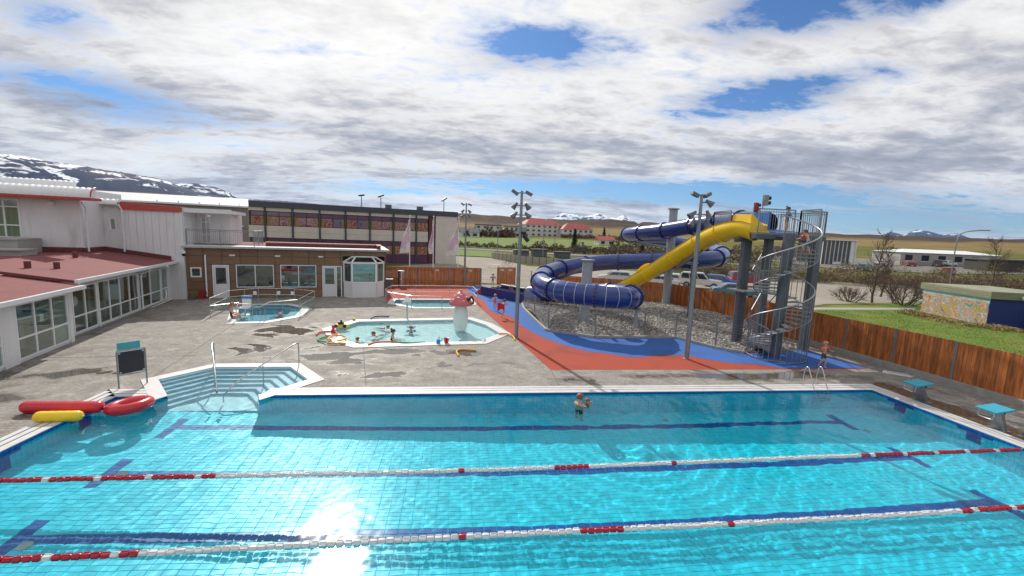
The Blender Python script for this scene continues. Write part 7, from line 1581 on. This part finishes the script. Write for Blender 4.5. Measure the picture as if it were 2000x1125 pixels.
def scrub(name, label, pts, w, h, n, m, seed, cat='hedge', leaf=.22, zf=None, twm=None):
    """a long mass of twigs and small leaves that cannot be told apart"""
    rng = np.random.default_rng(seed); q = MB(); P = [Vector((*p, 0)) for p in pts]; Ls = [(b-a).length for a, b in zip(P, P[1:])]; T = sum(Ls)
    for _ in range(n):
        s = rng.uniform(0, T); i = 0
        while s > Ls[i]: s -= Ls[i]; i += 1
        a, b = P[i], P[i+1]; d = (b-a)/Ls[i]; o = Vector((d.y, -d.x, 0)); u = rng.uniform(-1, 1); c = a+d*s+o*u*w/2
        clump = .62+.38*math.sin(c.x*.9+seed)*math.sin(c.y*.7+1)+.12*math.sin(c.x*2.7)
        z0 = (zf(c.x, c.y) if zf else terr(c.x, c.y)); hh = h*clump*(1-u*u*.65)*rng.uniform(.15, 1)**.6
        c.z = z0+hh; v = Vector(rng.normal(0, 1, 3)).normalized(); e = v.orthogonal().normalized(); ll = leaf*rng.uniform(.5, 1.4)
        if rng.random() < .45: # twig
            r = Vector((rng.normal(0, .25), rng.normal(0, .25), 1)).normalized(); k = o*.02; c0 = c-r*ll*2.2; q.add([c0-k, c0+k, c+r*ll], [(0, 1, 2)], 1)
        else: q.add([c-v*ll*.5-e*ll*.3, c+v*ll*.5-e*ll*.2, c+v*ll*.3+e*ll*.4, c-v*ll*.4+e*ll*.3], [(0, 1, 2, 3)], 0)
    return q.build(name, [M[m], M['twig']])
kind(scrub('hedgerow', '', [(36, 62), (52, 60.5), (68, 52.5), (86, 49), (110, 44)], 8, 4.0, 20000, 'hedge', 1), 'stuff')
kind(scrub('hedgerow', '', [(32, 59.5), (46, 59.5), (60, 52), (76, 47), (100, 41)], 4.5, 3.0, 15000, 'hedgebrown', 2), 'stuff')
kind(scrub('hedgerow', '', [(26, 78), (36, 72), (46, 66)], 6, 2.6, 6000, 'hedgebrown', 3), 'stuff'); kind(scrub('dry_grass', '', [(52, 63), (66, 58), (84, 54), (112, 50)], 6, 1.6, 6000, 'drygrass', 4, leaf=.35), 'stuff')
kind(scrub('hedgerow', '', [(-8, 131), (10, 127), (40, 121), (75, 116)], 5, 2.0, 7000, 'hedge', 5, leaf=.45), 'stuff'); kind(scrub('hedgerow', '', [(20, 118), (34, 112), (52, 106), (72, 92)], 5, 3.4, 8000, 'hedgebrown', 6, leaf=.45), 'stuff')
kind(scrub('hedgerow', '', [(48, 132), (70, 122), (90, 110)], 8, 4.5, 6000, 'hedgebrown', 9, leaf=.6), 'stuff')
kind(scrub('hedgerow', '', [(4, 214), (20, 216), (30, 232)], 7, 6, 3500, 'hedgebrown', 7, leaf=.9), 'stuff'); kind(scrub('hedgerow', '', [(60, 247), (80, 243), (100, 238)], 7, 3.2, 3000, 'hedgebrown', 8, leaf=.9), 'stuff')
kind(scrub('weeds', '', [(37.6, 31.0), (36.6, 27.5), (37.0, 25.0), (41, 22.8)], 1.6, .55, 2600, 'drygrass', 10, leaf=.12), 'stuff')
def fir(label, x, y, h, seed):
    z = terr(x, y); t = thing('fir_tree', label, 'tree', (x, y, z)); rng = np.random.default_rng(seed); q = MB(); q.cyl((x, y, z-.2), (x, y, z+h*.9), h*.025, .02, 7); q.build('trunk', M['bark'], t); q = MB()
    for i in range(700):
        s = rng.uniform(.06, 1); r = (1-s)*h*.27*rng.uniform(.3, 1.1); a = rng.uniform(0, 6.28); c = Vector((x+r*math.cos(a), y+r*math.sin(a), z+s*h-.25*r)); v = Vector((math.cos(a), math.sin(a), -.4))*h*.06; e = Vector((-math.sin(a), math.cos(a), 0))*h*.03
        q.add([c-v-e*.3, c+v*.6-e, c+v, c+v*.6+e, c-v+e*.3], [(0, 1, 2, 3, 4)])
    q.build('crown', M['fir'], t)
fir('dark fir tree on the meadow left of the red roofs', 35.5, 128, 6.5, 1); fir('small dark fir tree beside the road hedge', 53.5, 119, 4.5, 2); fir('small fir tree at the right end of the red roofed block', 86, 246, 7, 3)
# street lamps and distant masts
def street_lamp(label, x, y, h, arm=(-1.2, 0), z=None):
    z = terr(x, y) if z is None else z; t = thing('street_lamp', label, 'street lamp', (x, y, z)); q = MB(); q.tube(catmull([(x, y, z), (x, y, z+h*.8), (x+arm[0]*.25, y+arm[1]*.25, z+h*.95), (x+arm[0], y+arm[1], z+h)], 6), .07, 8); q.build('mast', M['galv'], t, smooth=True)
    q = MB(); q.beam((x+arm[0], y+arm[1], z+h), (x+arm[0]*1.45, y+arm[1]*1.45, z+h+.03), .28, .14); q.build('lamp_head', M['galv'], t)
street_lamp('curved street lamp between the bare trees', 64.5, 48, 8.2, (3.2, 0)); street_lamp('street lamp in front of the red roofed block, left', 27, 118, 9, (.8, 0)); street_lamp('street lamp in front of the red roofed block, right', 51.5, 130, 9.5, (-.8, 0)); street_lamp('street lamp left of the upper blue loop', 77, 126, 10, (-.8, 0)); street_lamp('thin mast left of the floodlight mast by the yard', 8.0, 87, 8.5, (.3, 0)); street_lamp('slim lamp beside the panel wall', 15.2, 75.5, 8.2, (.5, 0))
# ------------------------------------------------------------------ lawn tufts along the fence
M['blade'] = mat('lawn_blade', (.12, .19, .008), .9, var=.3, scale=.9, rand=.5)
LP = [(19.6, 6), (19.45, 12), (19.2, 16), (18.8, 24.3), (23.5, 28.3), (30, 31.3), (36.5, 31.6), (36.2, 26), (38, 22.5), (38, 8)]
q = MB(); k = 0
while k < 26000:
    x = random.uniform(18.8, 38); y = random.uniform(6, 32)
    if not inpoly(x, y, LP): continue
    a = random.uniform(0, 6.28); h = random.uniform(.02, .055)*(1.1+.5*math.sin(x*1.3)*math.sin(y*1.1)); w = .02; dx, dy = math.cos(a)*w, math.sin(a)*w; lx, ly = random.uniform(-.06, .06), random.uniform(-.06, .06)
    q.add([(x-dx, y-dy, -.14), (x+dx, y+dy, -.14), (x+lx, y+ly, -.135+h)], [(0, 1, 2)]); k += 1
kind(q.build('grass', M['blade']), 'stuff')
# ------------------------------------------------------------------ air
hz = MB(); hz.box(-18000, 18000, -18000, 18000, -40, 1100)
m = bpy.data.materials.new('thin_haze'); m.use_nodes = True; nt = m.node_tree; nt.nodes.remove(nt.nodes['Principled BSDF'])
pv = N(nt, 'ShaderNodeVolumePrincipled'); pv.inputs['Color'].default_value = (.45, .66, 1, 1); pv.inputs['Density'].default_value = 1.8e-5; pv.inputs['Anisotropy'].default_value = 0
nt.links.new(pv.outputs[0], nt.nodes['Material Output'].inputs['Volume'])
kind(hz.build('haze', m), 'stuff'); cam.clip_end = 60000
